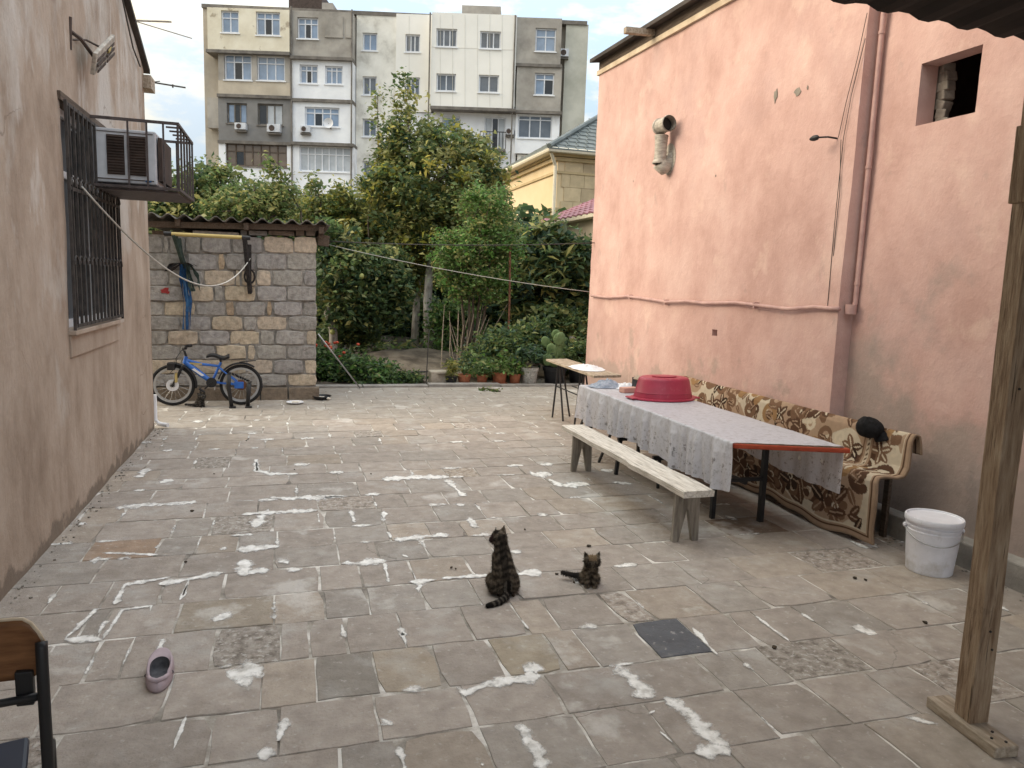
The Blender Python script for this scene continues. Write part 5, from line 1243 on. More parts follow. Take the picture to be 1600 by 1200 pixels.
# upside-down red basin
bx,by=3.60,6.60; mb=MB()
pr=[(.325,.004),(.335,.0),(.345,.006),(.342,.016),(.31,.022),(.305,.045),(.298,.07),(.302,.073),(.296,.08),(.268,.195),(.258,.212),(.24,.222),(.2,.224),(.12,.221)]
mb.lathe((bx,by,TZ+.004),pr,48,sx=1.0,sy=.72,cap0=False); 
bs_=thing('red_basin','large red plastic basin lying upside down on the lace tablecloth','basin',(bx,by,TZ))
mb.build('basin_body','basin',bs_,smooth=True)
for s in (-1,1):
    MB().box((bx+s*.335,by,TZ+.017),(.09,.16,.016)).build('handle','basin',bs_,bevel=.006)
MB().lathe((bx,by,TZ+.229),[(.13,-.003),(.13,.008),(.115,.008)],30,sy=.7,cap0=False).build('foot_ring','basin',bs_,smooth=True)
# clutter on the far end of the table
def heap(name,mat,c,r,h,label,cat,seed):
    rg=np.random.default_rng(seed); mb=MB(); nr,na=9,28; vs=[Vector(c)+Vector((0,0,h))];fs=[]
    for i in range(1,nr+1):
        for j in range(na):
            t=2*math.pi*j/na; q=i/nr; rr=q*(1+.25*nz(math.cos(t)*2,math.sin(t)*2,seed,1))
            z=h*(1-q**1.6)+ .5*h*nz(rr*math.cos(t)*5,rr*math.sin(t)*5,seed,1)*(1-q)+.03*nz(rr*math.cos(t)*14,rr*math.sin(t)*14,seed+3,1)*(1-q**4)
            vs.append(Vector(c)+Vector((rr*r[0]*math.cos(t),rr*r[1]*math.sin(t),max(.003,z))))
    for j in range(na): fs.append((0,1+j,1+(j+1)%na))
    for i in range(nr-1):
        for j in range(na): a=1+i*na+j;b=1+i*na+(j+1)%na; fs.append((a,a+na,b+na,b))
    mb.add(vs,fs); return tag(mb.build(name,mat,smooth='all',loc=tuple(c)),label,cat)
heap('folded_cloth','blueclutter',(3.36,7.44,TZ+.004),(.22,.15,),.075,'crumpled blue grey cloth on the far end of the long table','cloth',3)
heap('white_cloth','whitecloth',(3.55,7.34,TZ+.004),(.17,.13),.05,'crumpled pale cloth heap between blue cloth and pink brick on the table','cloth',5)
heap('bottle_bag','blueclutter',(3.82,7.5,TZ+.004),(.12,.10),.09,'small grey bundle at the far right corner of the table','bundle',8)
o=MB().box((3.43,7.03,TZ+.03),(.19,.10,.055),Matrix.Rotation(.15,3,'Z')); tag(o.build('pink_brick','soap',bevel=.008,loc=(3.43,7.03,TZ)),'small pink brick lying left of the red basin','brick')
bxx=thing('open_box','small black open box with a pale flap behind the red basin','box',(3.60,7.12,TZ))
f=MB(); c=(3.60,7.12,TZ+.075)
for d,s in (((-.055,0,0),(.008,.15,.14)),((.055,0,0),(.008,.15,.14)),((0,.071,0),(.10,.008,.14)),((0,0,-.068),(.10,.14,.006))): f.box(Vector(c)+Vector(d),s)
f.build('shell','black',bxx); MB().box((3.54,7.04,TZ+.155),(.012,.16,.06),Matrix.Rotation(.9,3,'Y')).build('flap','footwood',bxx)

# trestle board beyond the table
tr=thing('trestle_board','narrow pale board on thin black trestle legs beyond the long table','trestle',(3.75,9.6,0))
zt=.80
C4=[fl(858,581,zt),fl(884,579,zt),fl(922,598,zt),fl(896,603,zt)]
a=Vector((C4[0][0],C4[0][1],zt)); 
mb=MB(); bx0=Vector(fl(858,580,zt)); bx1=Vector(fl(888,579,zt)); ex=Vector((3.86,8.45,zt)); 
P=[Vector((3.50,9.90,zt)),Vector((3.84,9.96,zt)),Vector((3.84,8.1,zt)),Vector((3.46,8.05,zt))]
mb.prism(P,(0,0,-.03)); mb.build('board','footwood',tr,bevel=.004)
for y,x in ((9.62,3.55),(8.95,3.62)):
    for dx,dy in ((-.02,.0),(.03,-.30),(.26,.05)):
        MB().tube([(x+dx*.2+.02,y-.06,zt-.03),(x+dx,y+dy,0)],.013,6).build('leg','black',tr)
for x in (3.56,3.80): MB().tube([(x,8.3,.45),(x,9.6,.45)],.009,5).build('rail','black',tr)
heap('white_cloth','whitecloth',(3.66,8.75,zt+.002),(.22,.34),.045,'white cloth thrown over the pale trestle board','cloth',11)

# whitewashed bench
be=thing('plank_bench','weathered whitewashed plank bench with notched board legs beside the long table','bench',(2.8,5.8,0))
BZ=.43; vs=[];fs=[]; n=34
for i in range(n+1):
    t=i/n; y=4.50+(6.97-4.50)*t
    xl=2.672+.012*nz(y*2,0,0,1)-.0*t+(-.012 if .30<t<.36 else 0)+.018*(1-t)*0; xr=2.915+.012*nz(y*2,5,0,1)-(.05*max(0,t-.9)*2)
    if t<.03: xr-=.0; 
    zt_=BZ+.004*nz(y*3,9,0,1); 
    vs += [(xl,y,zt_-.05),(xl-.004,y,zt_-.006),(xl+.008,y,zt_),((xl+xr)/2,y,zt_+.002*nz(y*6,2,0,1)),(xr-.008,y,zt_),(xr+.004,y,zt_-.006),(xr,y,zt_-.048)]
for i in range(n):
    for k in range(7): a=7*i+k;b=7*i+(k+1)%7; fs.append((a,b,b+7,a+7))
fs+= [tuple(range(7)),tuple(reversed(range(7*n,7*n+7)))]
MB().add(vs,fs).build('seat','benchwood',be,smooth=True)
for y in (4.645,6.70):
    xa,xb=2.695,2.895
    poly=[(xa,y,BZ-.05),(xa-.006,y,0),(xa+.042,y,0),((xa+xb)/2-.004,y,.25),((xa+xb)/2+.008,y,.24),(xb-.045,y,0),(xb+.008,y,0),(xb,y,BZ-.05)]
    MB().prism(poly,(0,.036,0)).build('leg','benchleg',be,bevel=.003)
    for x in (2.76,2.835): MB().box((x,y+.05,BZ-.09),(.035,.03,.07)).build('cleat','benchleg',be)

# ------------------------------------------------------------------ carpet-covered bench along the pink wall
cbn=thing('wall_bench','dark wooden bench frame with a back hidden under the patterned carpet','bench',(4.25,6,0))
for y in (4.42,5.35,6.4,7.3):
    MB().bb((4.13,y,0),(4.17,y+.05,.50)).build('leg','darkwood',cbn); MB().bb((4.392,y,0),(4.42,y+.05,.79)).build('back_post','darkwood',cbn)
MB().bb((4.115,4.34,.49),(4.37,7.5,.518)).build('seat_board','darkwood',cbn); MB().bb((4.374,4.34,.56),(4.389,7.5,.79)).build('back_board','darkwood',cbn)
RY0,RY1=4.21,7.62
prof=[(4.085,.035),(4.088,.20),(4.082,.38),(4.088,.50),(4.105,.532),(4.15,.535),(4.26,.522),(4.315,.535),(4.345,.60),(4.36,.72),(4.372,.80),(4.392,.838),(4.42,.83),(4.43,.78),(4.432,.70)]
seg=[0]
for p,q in zip(prof,prof[1:]): seg.append(seg[-1]+math.hypot(q[0]-p[0],q[1]-p[1]))
SL=seg[-1]
def prof_at(s):
    for k in range(len(seg)-1):
        if s<=seg[k+1] or k==len(seg)-2:
            t=(s-seg[k])/(seg[k+1]-seg[k]); return prof[k][0]+(prof[k+1][0]-prof[k][0])*t, prof[k][1]+(prof[k+1][1]-prof[k][1])*t
NS,NT=190,480
Ss=np.linspace(0,SL,NS); Ts=np.linspace(RY0,RY1,NT)
img=np.zeros((NT,NS,3)); TT,SS=np.meshgrid(Ts,Ss,indexing='ij')
CRE,TAN,MID,DRK,VDK=np.array((.60,.52,.405)),np.array((.38,.27,.19)),np.array((.185,.11,.07)),np.array((.10,.055,.036)),np.array((.045,.028,.021))
fld=np.array([[nz(t*2.2,s*2.2,3,1) for s in Ss] for t in Ts])
img[:]=TAN; img[fld>.02]=CRE*.92
dist_edge=np.minimum(SS,(TT-RY0)*1.0)
def paint(mask,c): img[mask]=c
rr=np.random.default_rng(17)
def stroke(pts,w0,w1,c):
    pts=np.array(pts); n_=len(pts)
    for i,(p,q) in enumerate(zip(pts,pts[1:])):
        w=w0+(w1-w0)*i/max(1,n_-2); lo=np.minimum(p,q)-w-.01; hi=np.maximum(p,q)+w+.01
        i0,i1=np.searchsorted(Ts,(lo[0],hi[0])); j0,j1=np.searchsorted(Ss,(lo[1],hi[1]))
        if i1<=i0 or j1<=j0: continue
        T_,S_=TT[i0:i1,j0:j1],SS[i0:i1,j0:j1]; d=q-p; L2=max(1e-9,d@d); k=np.clip(((T_-p[0])*d[0]+(S_-p[1])*d[1])/L2,0,1)
        m_=np.hypot(T_-p[0]-k*d[0],S_-p[1]-k*d[1])<w; img[i0:i1,j0:j1][m_]=c
def scroll(t,s,r,a0,sg,c,turns=1.25,w=.026):
    n_=26; stroke([(t+r*(1-.75*k/n_)*math.cos(a0+sg*turns*2*math.pi*k/n_),s+r*(1-.75*k/n_)*math.sin(a0+sg*turns*2*math.pi*k/n_)) for k in range(n_+1)],w,w*.45,c)
def leafp(t,s,a,L,w,c,c2=None):
    n_=9
    for k in range(n_):
        q=k/(n_-1); stroke([(t+L*q*math.cos(a),s+L*q*math.sin(a)),(t+L*(q+.02)*math.cos(a),s+L*(q+.02)*math.sin(a))],w*math.sin(math.pi*(.12+.83*q)),w*math.sin(math.pi*(.12+.83*q)),c)
    if c2 is not None: stroke([(t,s),(t+L*.8*math.cos(a),s+L*.8*math.sin(a))],.006,.004,c2)
def flower(t,s,r,c):
    a0=rr.uniform(0,6.28)
    for k in range(6): a=a0+k*math.pi/3; stroke([(t+r*.3*math.cos(a),s+r*.3*math.sin(a)),(t+r*.75*math.cos(a),s+r*.75*math.sin(a))],r*.30,r*.26,c)
    for k in range(6): a=a0+(k+.5)*math.pi/3; stroke([(t+r*.3*math.cos(a),s+r*.3*math.sin(a)),(t+r*.85*math.cos(a),s+r*.85*math.sin(a))],.006,.004,TAN if c is not MID else DRK)
    scroll(t,s,r*.30,0,1,CRE,1.0,.008)
# broad border band in front: roses and leaves; field above: curls
for t in np.arange(RY0+.20,RY1,.19):
    for s in (.20,):
        if rr.random()<.55: flower(t+rr.normal(0,.03),s+rr.normal(0,.035),rr.uniform(.10,.135),[DRK,MID,VDK][rr.integers(0,3)])
        for k in range(5): leafp(t+rr.normal(0,.08),s+rr.normal(0,.07),rr.uniform(0,6.28),rr.uniform(.10,.17),rr.uniform(.028,.042),[VDK,DRK,MID,DRK][rr.integers(0,4)],TAN)
        scroll(t+.13,s+rr.normal(0,.08),rr.uniform(.05,.08),rr.uniform(0,6),rr.choice([-1,1]),[MID,DRK,TAN][rr.integers(0,3)],1.2,.022)
for t in np.arange(RY0+.18,RY1,.165):
    for s in np.arange(.50,SL,.19):
        ss=s+rr.normal(0,.03); q=t+rr.normal(0,.04); x=rr.random()
        if x<.55: 
            c=[MID,DRK,MID,np.array((.30,.18,.09))][rr.integers(0,4)]; scroll(q,ss,rr.uniform(.075,.115),rr.uniform(0,6.28),rr.choice([-1,1]),c,rr.uniform(.8,1.3),rr.uniform(.026,.040))
            for k in range(3): leafp(q+rr.normal(0,.05),ss+rr.normal(0,.05),rr.uniform(0,6.28),.09,.022,[DRK,MID][rr.integers(0,2)],TAN)
        elif x<.8:
            for k in range(5): leafp(q,ss,k*1.25+rr.normal(0,.2),.11,.032,[VDK,DRK,MID][rr.integers(0,3)],CRE)
        else: scroll(q,ss,.06,rr.uniform(0,6),1,CRE,1.1,.02)
# guard stripes
for lo,hi,c in ((0,.018,TAN*.8),(.018,.040,TAN),(.040,.052,DRK),(.052,.066,TAN),(.066,.076,CRE)):
    paint((dist_edge>=lo)&(dist_edge<hi),c)
ST=(np.abs(SS-.385)<.055)&(TT>RY0+.38)|((np.abs(TT-RY0-.40)<.055)&(SS>.385))
d2=np.where(TT-RY0-.40<SS-.385,np.abs(TT-RY0-.40),np.abs(SS-.385))
paint(ST&(d2<.05),TAN); paint(ST&(d2>.038)&(d2<.05),MID); paint(ST&(d2<.016),CRE); paint(ST&(d2<.012)&(np.sin((TT+SS)*150)>.2),DRK)
img*= (1+.10*np.array([[nz(t*30,s*30,9,1) for s in Ss] for t in Ts]))[...,None]
vs=np.zeros((NT,NS,3))
for i,t in enumerate(Ts):
    e=max(0,1-(t-RY0)/.12)
    for j,s in enumerate(Ss):
        x,z=prof_at(s); sag=.012*nz(t*2,z*2,1,1)
        hem=max(0,.30-s)/.30
        z2=z+hem*(.02*math.sin(t*5)+.012*math.sin(t*13))+.012*nz(t*3,s*3,7,1)*(1 if z>.5 else 0)
        x2=x-hem*.05*math.sin(t*4+1)*.5+sag-.0*e
        y2=t+ (.012*math.sin(s*14)*e)
        vs[i,j]=(x2,y2,z2)
# thickness: front skin and back skin joined at the rim
F=vs.reshape(-1,3); 
idx=np.arange(NT*NS).reshape(NT,NS)
quads=np.stack([idx[:-1,:-1],idx[1:,:-1],idx[1:,1:],idx[:-1,1:]],-1).reshape(-1,4)
me=bpy.data.meshes.new('carpet'); me.from_pydata((F-np.array((4.25,5.9,0))).tolist(),[],quads.tolist()); setcol(me,img.reshape(-1,3)); me.polygons.foreach_set('use_smooth',[True]*len(me.polygons))
o=bpy.data.objects.new('carpet',me); COL.objects.link(o); me.materials.append(M['rug']); o.location=(4.25,5.9,0)
md=o.modifiers.new('s','SOLIDIFY'); md.thickness=.016; md.offset=-1
tag(o,'brown and cream floral carpet draped over the bench along the pink wall','carpet')

# black cap hung on the bench back
hc=Vector(onX(1362,672,4.33)); hat=thing('cloth_hat','black cloth cap lying on the carpeted bench back','hat',hc)
mb=MB(); nr,na=10,22; vs=[];fs=[]
rot=Matrix.Rotation(R(18),3,'Z')@Matrix.Rotation(R(-38),3,'Y')
for i in range(nr+1):
    ph=math.pi*.5*i/nr*1.12
    for j in range(na):
        t=2*math.pi*j/na; k=1+.10*nz(math.cos(t)*2,math.sin(t)*2,ph*2,1)+.04*nz(math.cos(t)*6,math.sin(t)*6,ph*5,1)
        p=Vector((.085*math.sin(max(ph,.02))*math.cos(t)*k,.105*math.sin(max(ph,.02))*math.sin(t)*k,.105*math.cos(ph)*k)); vs.append(hc+rot@p+Vector((-.02,0,.01)))
for i in range(nr):
    for j in range(na): a=i*na+j;b=i*na+(j+1)%na; fs.append((a,b,b+na,a+na))
fs.append(tuple(range(na))); fs.append(tuple(reversed(range(nr*na,nr*na+na))))
mb.add(vs,fs).build('crown','hat',hat,smooth='all')
mb=MB(); vs=[];fs=[]
for i in range(9):
    t=-1+2*i/8
    for k in range(5):
        q=k/4; r_=.075+.085*q*(1-.55*t*t); a=t*1.05-math.pi/2
        p=rot@Vector((r_*.8*math.cos(a)*.9,r_*1.15*math.sin(a),-.012-.02*q-.03*t*t)); vs.append(hc+p+Vector((-.02,0,.012)))
for i in range(8):
    for k in range(4): a=i*5+k; fs.append((a,a+1,a+6,a+5))
o=mb.add(vs,fs).build('visor','hat',hat,smooth='all',fix=False); md=o.modifiers.new('s','SOLIDIFY'); md.thickness=.006
MB().ball(hc+Vector((-.085,-.055,.02)),(.004,.012,.008),8,5).build('badge','whitecloth',hat)

# ------------------------------------------------------------------ bucket, basin-side things on the floor
bk=thing('plastic_bucket','white lidded plastic bucket on the paving near the carpeted bench','bucket',(4.19,3.80,0))
bc=Vector((4.19,3.80,0)); 
MB().lathe(bc,[(.138,.0),(.144,.006),(.166,.285),(.168,.287),(.168,.296),(.163,.298),(.164,.315),(.171,.317),(.171,.326),(.165,.328),(.166,.352)],44).build('body','bucket',bk,smooth=True)
MB().lathe(bc,[(.168,.353),(.178,.347),(.181,.352),(.181,.378),(.177,.386),(.168,.386),(.163,.376),(.155,.374),(.02,.377)],44,cap0=False).build('lid','bucket',bk,smooth=True)
hp=[]
for k in range(19):
    t=math.pi*k/18; d=Vector((-.55,-.83,0)).normalized(); s=Vector((.83,-.55,0)).normalized(); hp.append(bc+Vector((0,0,.305))+s*.176*math.cos(t)+d*.176*math.sin(t)*.98+Vector((0,0,-.085*math.sin(t))))
MB().tube(hp,.0035,6).build('wire_handle','steel',bk,smooth='all')
for p in (hp[0],hp[-1]): MB().ball(p,(.014,.014,.018),8,6).build('handle_boss','bucket',bk,smooth='all')

# mauve clog
sl=thing('mauve_clog','single mauve foam clog with a dark inside lying on the slabs','shoe',fl(250,1060)); c=Vector(fl(250,1060)); c.z=.004
ang=R(-4); ca,sa=math.cos(ang),math.sin(ang)
def SP(x,y,z): return c+Vector((x*ca+y*sa,-x*sa+y*ca,z))
def outline(k): # k angle
    y=math.sin(k); x=math.cos(k); wl_=.056+.010*max(0,y); return x*wl_,y*.135
na=36; vs=[];fs=[]
rings=[(1.0,0,0),(1.04,.012,0),(1.03,.03,0),(.98,.050,1),(.90,.064,1),(.80,.064,1),(.73,.052,1),(.71,.022,2),(.5,.018,2)]
for (q,z,m_) in rings:
    for j in range(na):
        k=2*math.pi*j/na; x,y=outline(k); front=max(0,math.sin(k))
        zz=z*(1+.35*front*(z>.02)*(m_!=2)) - (.012 if (math.sin(k)<-.5 and z>.04) else 0)
        yy=y*q - (.028*front*(q<.8))*1.2
        vs.append(SP(x*q,yy,zz))
for i in range(len(rings)-1):
    for j in range(na): a=i*na+j;b=i*na+(j+1)%na; fs.append((a,b,b+na,a+na))
fs.append(tuple(reversed(range(na))))
MB().add(vs[:7*na],[f for f in fs if max(f)<7*na]).build('shell','mauve',sl,smooth='all',fix=True)
vv=vs[6*na:]; ff=[tuple(i-6*na for i in f) for f in fs if min(f)>=6*na]+[tuple(2*na+j for j in range(na))]
MB().add(vv,ff).build('insole','insole',sl,smooth='all')
mb=MB(); mb.tube([SP(-.05,-.03,.035),SP(-.03,-.10,.05),SP(0,-.125,.052),SP(.03,-.10,.05),SP(.05,-.03,.035)],[.008,.011,.012,.011,.008],8); mb.build('heel_strap','mauve',sl,smooth='all')
for s in (-1,1): MB().ball(SP(.052*s,-.03,.035),(.009,.009,.009),8,6).build('rivet','insole',sl,smooth='all')

# plate and pan with scraps by the shed
c=Vector(fl(461,631)); c.z=.0; pl=thing('white_plate','small white plate with scraps on the paving in front of the shed','plate',c)
MB().lathe(c,[(.06,.004),(.10,.016),(.125,.03),(.122,.034),(.09,.022),(.02,.018)],24).build('dish','white',pl,smooth=True); MB().ball(c+Vector((.01,0,.028)),(.06,.05,.016),10,6).build('scraps','food',pl,smooth='all')
c=Vector(fl(503,624)); c.z=0; pn=thing('black_pan','shallow black pan of cat food by the shed corner','pan',c)
MB().lathe(c,[(.11,.004),(.135,.05),(.145,.055),(.14,.06),(.105,.014),(.02,.012)],26).build('dish','black',pn,smooth=True); MB().tube([c+Vector((-.13,.03,.05)),c+Vector((-.20,.10,.07)),c+Vector((-.24,.10,.10))],.012,6).build('handle','black',pn)
r=np.random.default_rng(3)
for k in range(5): MB().ball(c+Vector((r.normal(0,.045),r.normal(0,.045),.03)),(.035,.03,.02),7,5).build('food','food',pn,smooth='all')
# leaf litter and droppings of plant matter on the slabs
r=np.random.default_rng(14)
lit=[(920,855,.022),(870,899,.014),(897,912,.012),(705,889,.012),(1210,1014,.022),(712,891,.008),(820,829,.01),(290,880,.012),(385,690,.012),(335,742,.012),(300,800,.02),(802,933,.016),(1335,905,.02),(1352,908,.015),(1445,975,.018),(580,742,.01),(460,735,.01)]
litl=['dark leaf scrap just behind the head of the facing kitten','small dark scrap left of the facing kitten tail tip','small dark scrap beside the facing kitten tail','larger dark scrap on the slab left of the adult cat','dark curled leaf right of the dark slate slab','tiny scrap touching the one left of the adult cat','tiny dark scrap on the slabs between the adult cat and the bench','dark scrap near the orange slab by the tan wall','dark scrap on the far slabs near the white plate','dark scrap on the slabs below the barred window','curled scrap near the long white mortar line on the left','dark scrap just right of the adult cat haunches','dark scrap on the slabs in front of the white bucket, the left of two','dark scrap on the slabs in front of the white bucket, the right of two','dark scrap on the slabs left of the timber post','dark scrap in the middle of the far paving','dark scrap on the far paving left of the middle']
for i,(u,v,s) in enumerate(lit):
    p=Vector(fl(u,v)); p.z=.006; b=MB(); n_=7; s*=.7; pts=[p+Vector((s*math.cos(t)*r.uniform(.6,1.3),s*1.1*math.sin(t)*r.uniform(.6,1.3),r.uniform(0,.004))) for t in np.linspace(0,6.28,n_+1)[:-1]]
    b.prism(pts,(0,0,.006)); tag(b.build('dry_leaf','leafbit',loc=tuple(p)),litl[i],'leaf','dark leaf scraps on the paving')
st_=thing('fallen_twig','green fallen twig on the paving in front of the flower pots','twig',tuple(fl(765,612))); a=Vector(fl(748,610)); b_=Vector(fl(782,613)); a.z=b_.z=.02
MB().tube([a,a.lerp(b_,.4)+Vector((0,.05,.02)),b_],.012,5).build('stem','bark',st_); rg=np.random.default_rng(2); P=np.array([a.lerp(b_,x) for x in rg.random(40)])+rg.normal(size=(40,3))*.03; P[:,2]=abs(P[:,2]); leaf_obj('leaves',P,.07,GRN['mid'],rg,st_,fl(765,612))

# ------------------------------------------------------------------ timber post and porch roof
po=thing('porch_post','rough brown timber post standing on a short board and holding the porch roof','post',(2.83,2.26,0))
pb=Vector((2.826,2.262,.055)); pt=Vector((2.775,2.25,2.84)); 
mb=MB(); vs=[];fs=[]; n=40
for i in range(n+1):
    t=i/n; p=pb.lerp(pt,t); w=.049+.003*nz(t*6,0,0,1); d=.046
    ax=Vector((.985,-.10,0)).normalized(); ay=Vector((.17,.985,0)).normalized(); 
    for (x,y) in ((-1,-1),(.86,-1),(1,-.86),(1,1),(-1,1)): 
        q=p+ax*(x*w+.003*nz(t*9,x*3,y*3,1))+ay*(y*d+.003*nz(t*9,x*3+5,y*3,1)); vs.append(q)
for i in range(n):
    for k in range(5): a=5*i+k;b=5*i+(k+1)%5; fs.append((a,b,b+5,a+5))
fs+=[tuple(range(5)),tuple(reversed(range(5*n,5*n+5)))]
MB().add(vs,fs).build('shaft','postwood',po)
for t_ in (.12,.15,.52,.80): MB().lathe(pb.lerp(pt,t_)+Vector((.01-.02*(t_>.14),-.047,0)),[(.005,-.004),(.005,.006)],8,axis='Y').build('nail','black',po)
q0=pb.lerp(pt,.78); q1=pb.lerp(pt,.885); mb=MB(); mb.beam(q0+Vector((-.075,-.02,0)),q1+Vector((-.075,-.02,0)),.045,.085,up=(0,1,.02)); mb.build('side_batten','postwood',po,bevel=.004)
ft=thing('post_foot_board','short pale sawn board lying under the timber post','board',(2.83,2.25,0))
a=Vector(fl(1463,1103)); b=Vector(fl(1572,1186)); d=(b-a); d.z=0
MB().beam(Vector((a.x,a.y,.028)),Vector((b.x,b.y,.028)),.115,.05).build('board','footwood',ft,bevel=.006)
r=np.random.default_rng(8)
for k in range(3):
    p=Vector((a.x,a.y,.0545))+d*(.75+.09*k)+Vector((.02*(-1)**k,0,0)); MB().lathe(p,[(.006,-.01),(.006,.003)],8).build('nail','black',ft)
pr_=thing('porch_roof','dark corrugated porch roof edge over the near right corner','roof',(2,1.5,2.9))
vs=[];fs=[]; nx=150; x0,x1=-2.4,5.4
def ez(x,y): return 2.915+.05*(2.42-y)+.0*(x)
for i in range(nx+1):
    x=x0+(x1-x0)*i/nx; k=x/.205; w=.032*(1-abs(math.sin(math.pi*k)))**1.5; ye=2.42+.06*(x-1.9)+.012*nz(x*3,0,0,1)
    for y in (ye,-.6): vs+=[(x,y,ez(x,y)+w),(x,y,ez(x,y)+w+.012)]
for i in range(nx): a=4*i;b=a+4; fs+=[(a,a+2,b+2,b),(a+1,b+1,b+3,a+3),(a,b,b+1,a+1)]
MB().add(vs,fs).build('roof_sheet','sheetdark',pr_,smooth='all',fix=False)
for y in (1.75,.8,-.3): MB().beam((x0,y,ez(0,y)-.05),(x1,y+.12,ez(0,y)-.05),.08,.09).build('purlin','darkwood',pr_,bevel=.004)

# ------------------------------------------------------------------ school chair at the near left
ch=thing('school_chair','plywood and black steel chair seen from behind in the near left corner','chair',(-.9,2.5,0))
U=Vector((-.675,2.235,0)); dirx=Vector((-.97,-.24,0)).normalized(); fwd=Vector((-.24,.97,0)).normalized()
def CP(a,b,z): return U+dirx*a+fwd*b+Vector((0,0,z))
for a in (.0,.40):
    MB().tube([CP(a,0,0),CP(a,.01,.45),CP(a,-.005,.60),CP(a,-.0,.79),CP(a,.008,.805)],.016,12).build('back_leg','black',ch,smooth='all')
    MB().tube([CP(a+.005,.33,0),CP(a+.005,.32,.32),CP(a+.005,.29,.33),CP(a+.005,0.02,.32)],.014,10).build('front_leg','black',ch,smooth='all')
vs=[];fs=[]; na,nb_=24,8
def brd(t,s): # t 0..1 across, s 0..1 up
    x=.42*t-.01; e=abs(2*t-1); rnd=max(0,(e-.72)/.28); z0=.690+.03*rnd**2; z1=.868-.085*rnd**2
    return x,.045*(1-(2*t-1)**2)+.02, z0+(z1-z0)*s
for i in range(na+1):
    for j in range(nb_+1):
        x,y,z=brd(i/na,j/nb_); vs.append(CP(x,y,z))
for i in range(na):
    for j in range(nb_): a=i*(nb_+1)+j; fs.append((a,a+nb_+1,a+nb_+2,a+1))
o=MB().add(vs,fs).build('backrest','chairwood',ch,smooth='all',fix=False); md=o.modifiers.new('s','SOLIDIFY'); md.thickness=.011; md.offset=0
rim=[CP(*brd(t,1)) for t in np.linspace(0,1,25)]; MB().tube(rim,.0062,6).build('backrest_edge','chairedge',ch,smooth='all')
for a in (.045,.355): MB().beam(CP(a,.035,.615),CP(a,.03,.72),.045,.022,up=(0,1,0)).build('bracket','black',ch,bevel=.004)
MB().tube([CP(0,.005,.645),CP(.2,.04,.635),CP(.40,.005,.645)],.012,8).build('back_rail','black',ch,smooth='all')
o=MB().prism([CP(.06,.02,.33),CP(.36,.02,.33),CP(.36,.30,.34),CP(.06,.30,.34)],(0,0,.03)).build('seat','vinyl',ch,bevel=.012)

# ------------------------------------------------------------------ bicycle
BY=11.02
bi=thing('childs_bicycle','blue childs bicycle with black mudguards leaning against the stone shed','bicycle',(onY(320,625,BY)[0],BY,0))
def B(u,v,dy=0): p=Vector(onY(u,v,BY+dy)); return p
fwc,rwc=B(270,601),B(377,600); 
RW=.29; fwc.z=RW+.005; rwc.z=RW+.005
fwc.y=rwc.y=BY
def wheel(c,front):
    w=MB(); w.tube([c+Vector(((RW-.024)*math.cos(t),0,(RW-.024)*math.sin(t))) for t in np.linspace(0,2*math.pi,41)[:-1]],.024,10,closed=True); wh=w.build('wheel','tyre',bi,smooth='all')
    r_=MB(); R2=RW-.062
    prof=[(R2-.012,-.012),(R2+.018,-.016),(R2+.018,.016),(R2-.012,.012)]; r_.lathe(c,prof+[prof[0]],40,axis='Y',cap0=False,cap1=False); r_.build('rim','rim',wh,smooth=True)
    s=MB()
    for k in range(18):
        a=2*math.pi*k/18; y=.02*(1 if k%2 else -1); s.tube([c+Vector((.02*math.cos(a+.8),y,.02*math.sin(a+.8))),c+Vector((R2*math.cos(a),0,R2*math.sin(a)))],.0018,4)
    o=s.build('spokes','rim',wh); o['kind']='stuff'
    MB().lathe(c,[(.022,-.05),(.022,.05)],12,axis='Y').build('hub','black',wh,smooth=True)
    if front:
        d=MB(); d.lathe(c,[(.035,-.032),(.082,-.032),(.082,-.028),(.035,-.028),(.035,-.032)],28,axis='Y',cap0=False,cap1=False); 
        for k in range(5): a=k*1.257; d.beam(c+Vector((.02*math.cos(a),-.03,.02*math.sin(a))),c+Vector((.045*math.cos(a+.4),-.03,.045*math.sin(a+.4))),.004,.012,up=(0,1,0))
        d.build('brake_disc','white',wh)
    else:
        for k,rr_ in enumerate((.075,.062,.05)): MB().lathe(c+Vector((0,-.036-.006*k,0)),[(rr_,-.002),(rr_,.002)],22,axis='Y').build('sprocket','rust',wh)
wheel(fwc,True); wheel(rwc,False)
hd0,hd1=B(291,557),B(288,568); bbk=B(331,597); st0=B(341,572); st1=B(345,566)
for p in (hd0,hd1,bbk,st0,st1): p.y=BY
mb=MB(); mb.tube([hd0,hd1],.026,12); mb.build('head_tube','blue',bi,smooth=True)
mb=MB(); mb.tube([hd1+Vector((.015,0,.02)),hd1.lerp(bbk,.25)+Vector((.0,0,.02)),hd1.lerp(bbk,.6)+Vector((0,0,.01)),bbk],[.036,.037,.038,.03],14); dt=mb.build('down_tube','blue',bi,smooth=True)
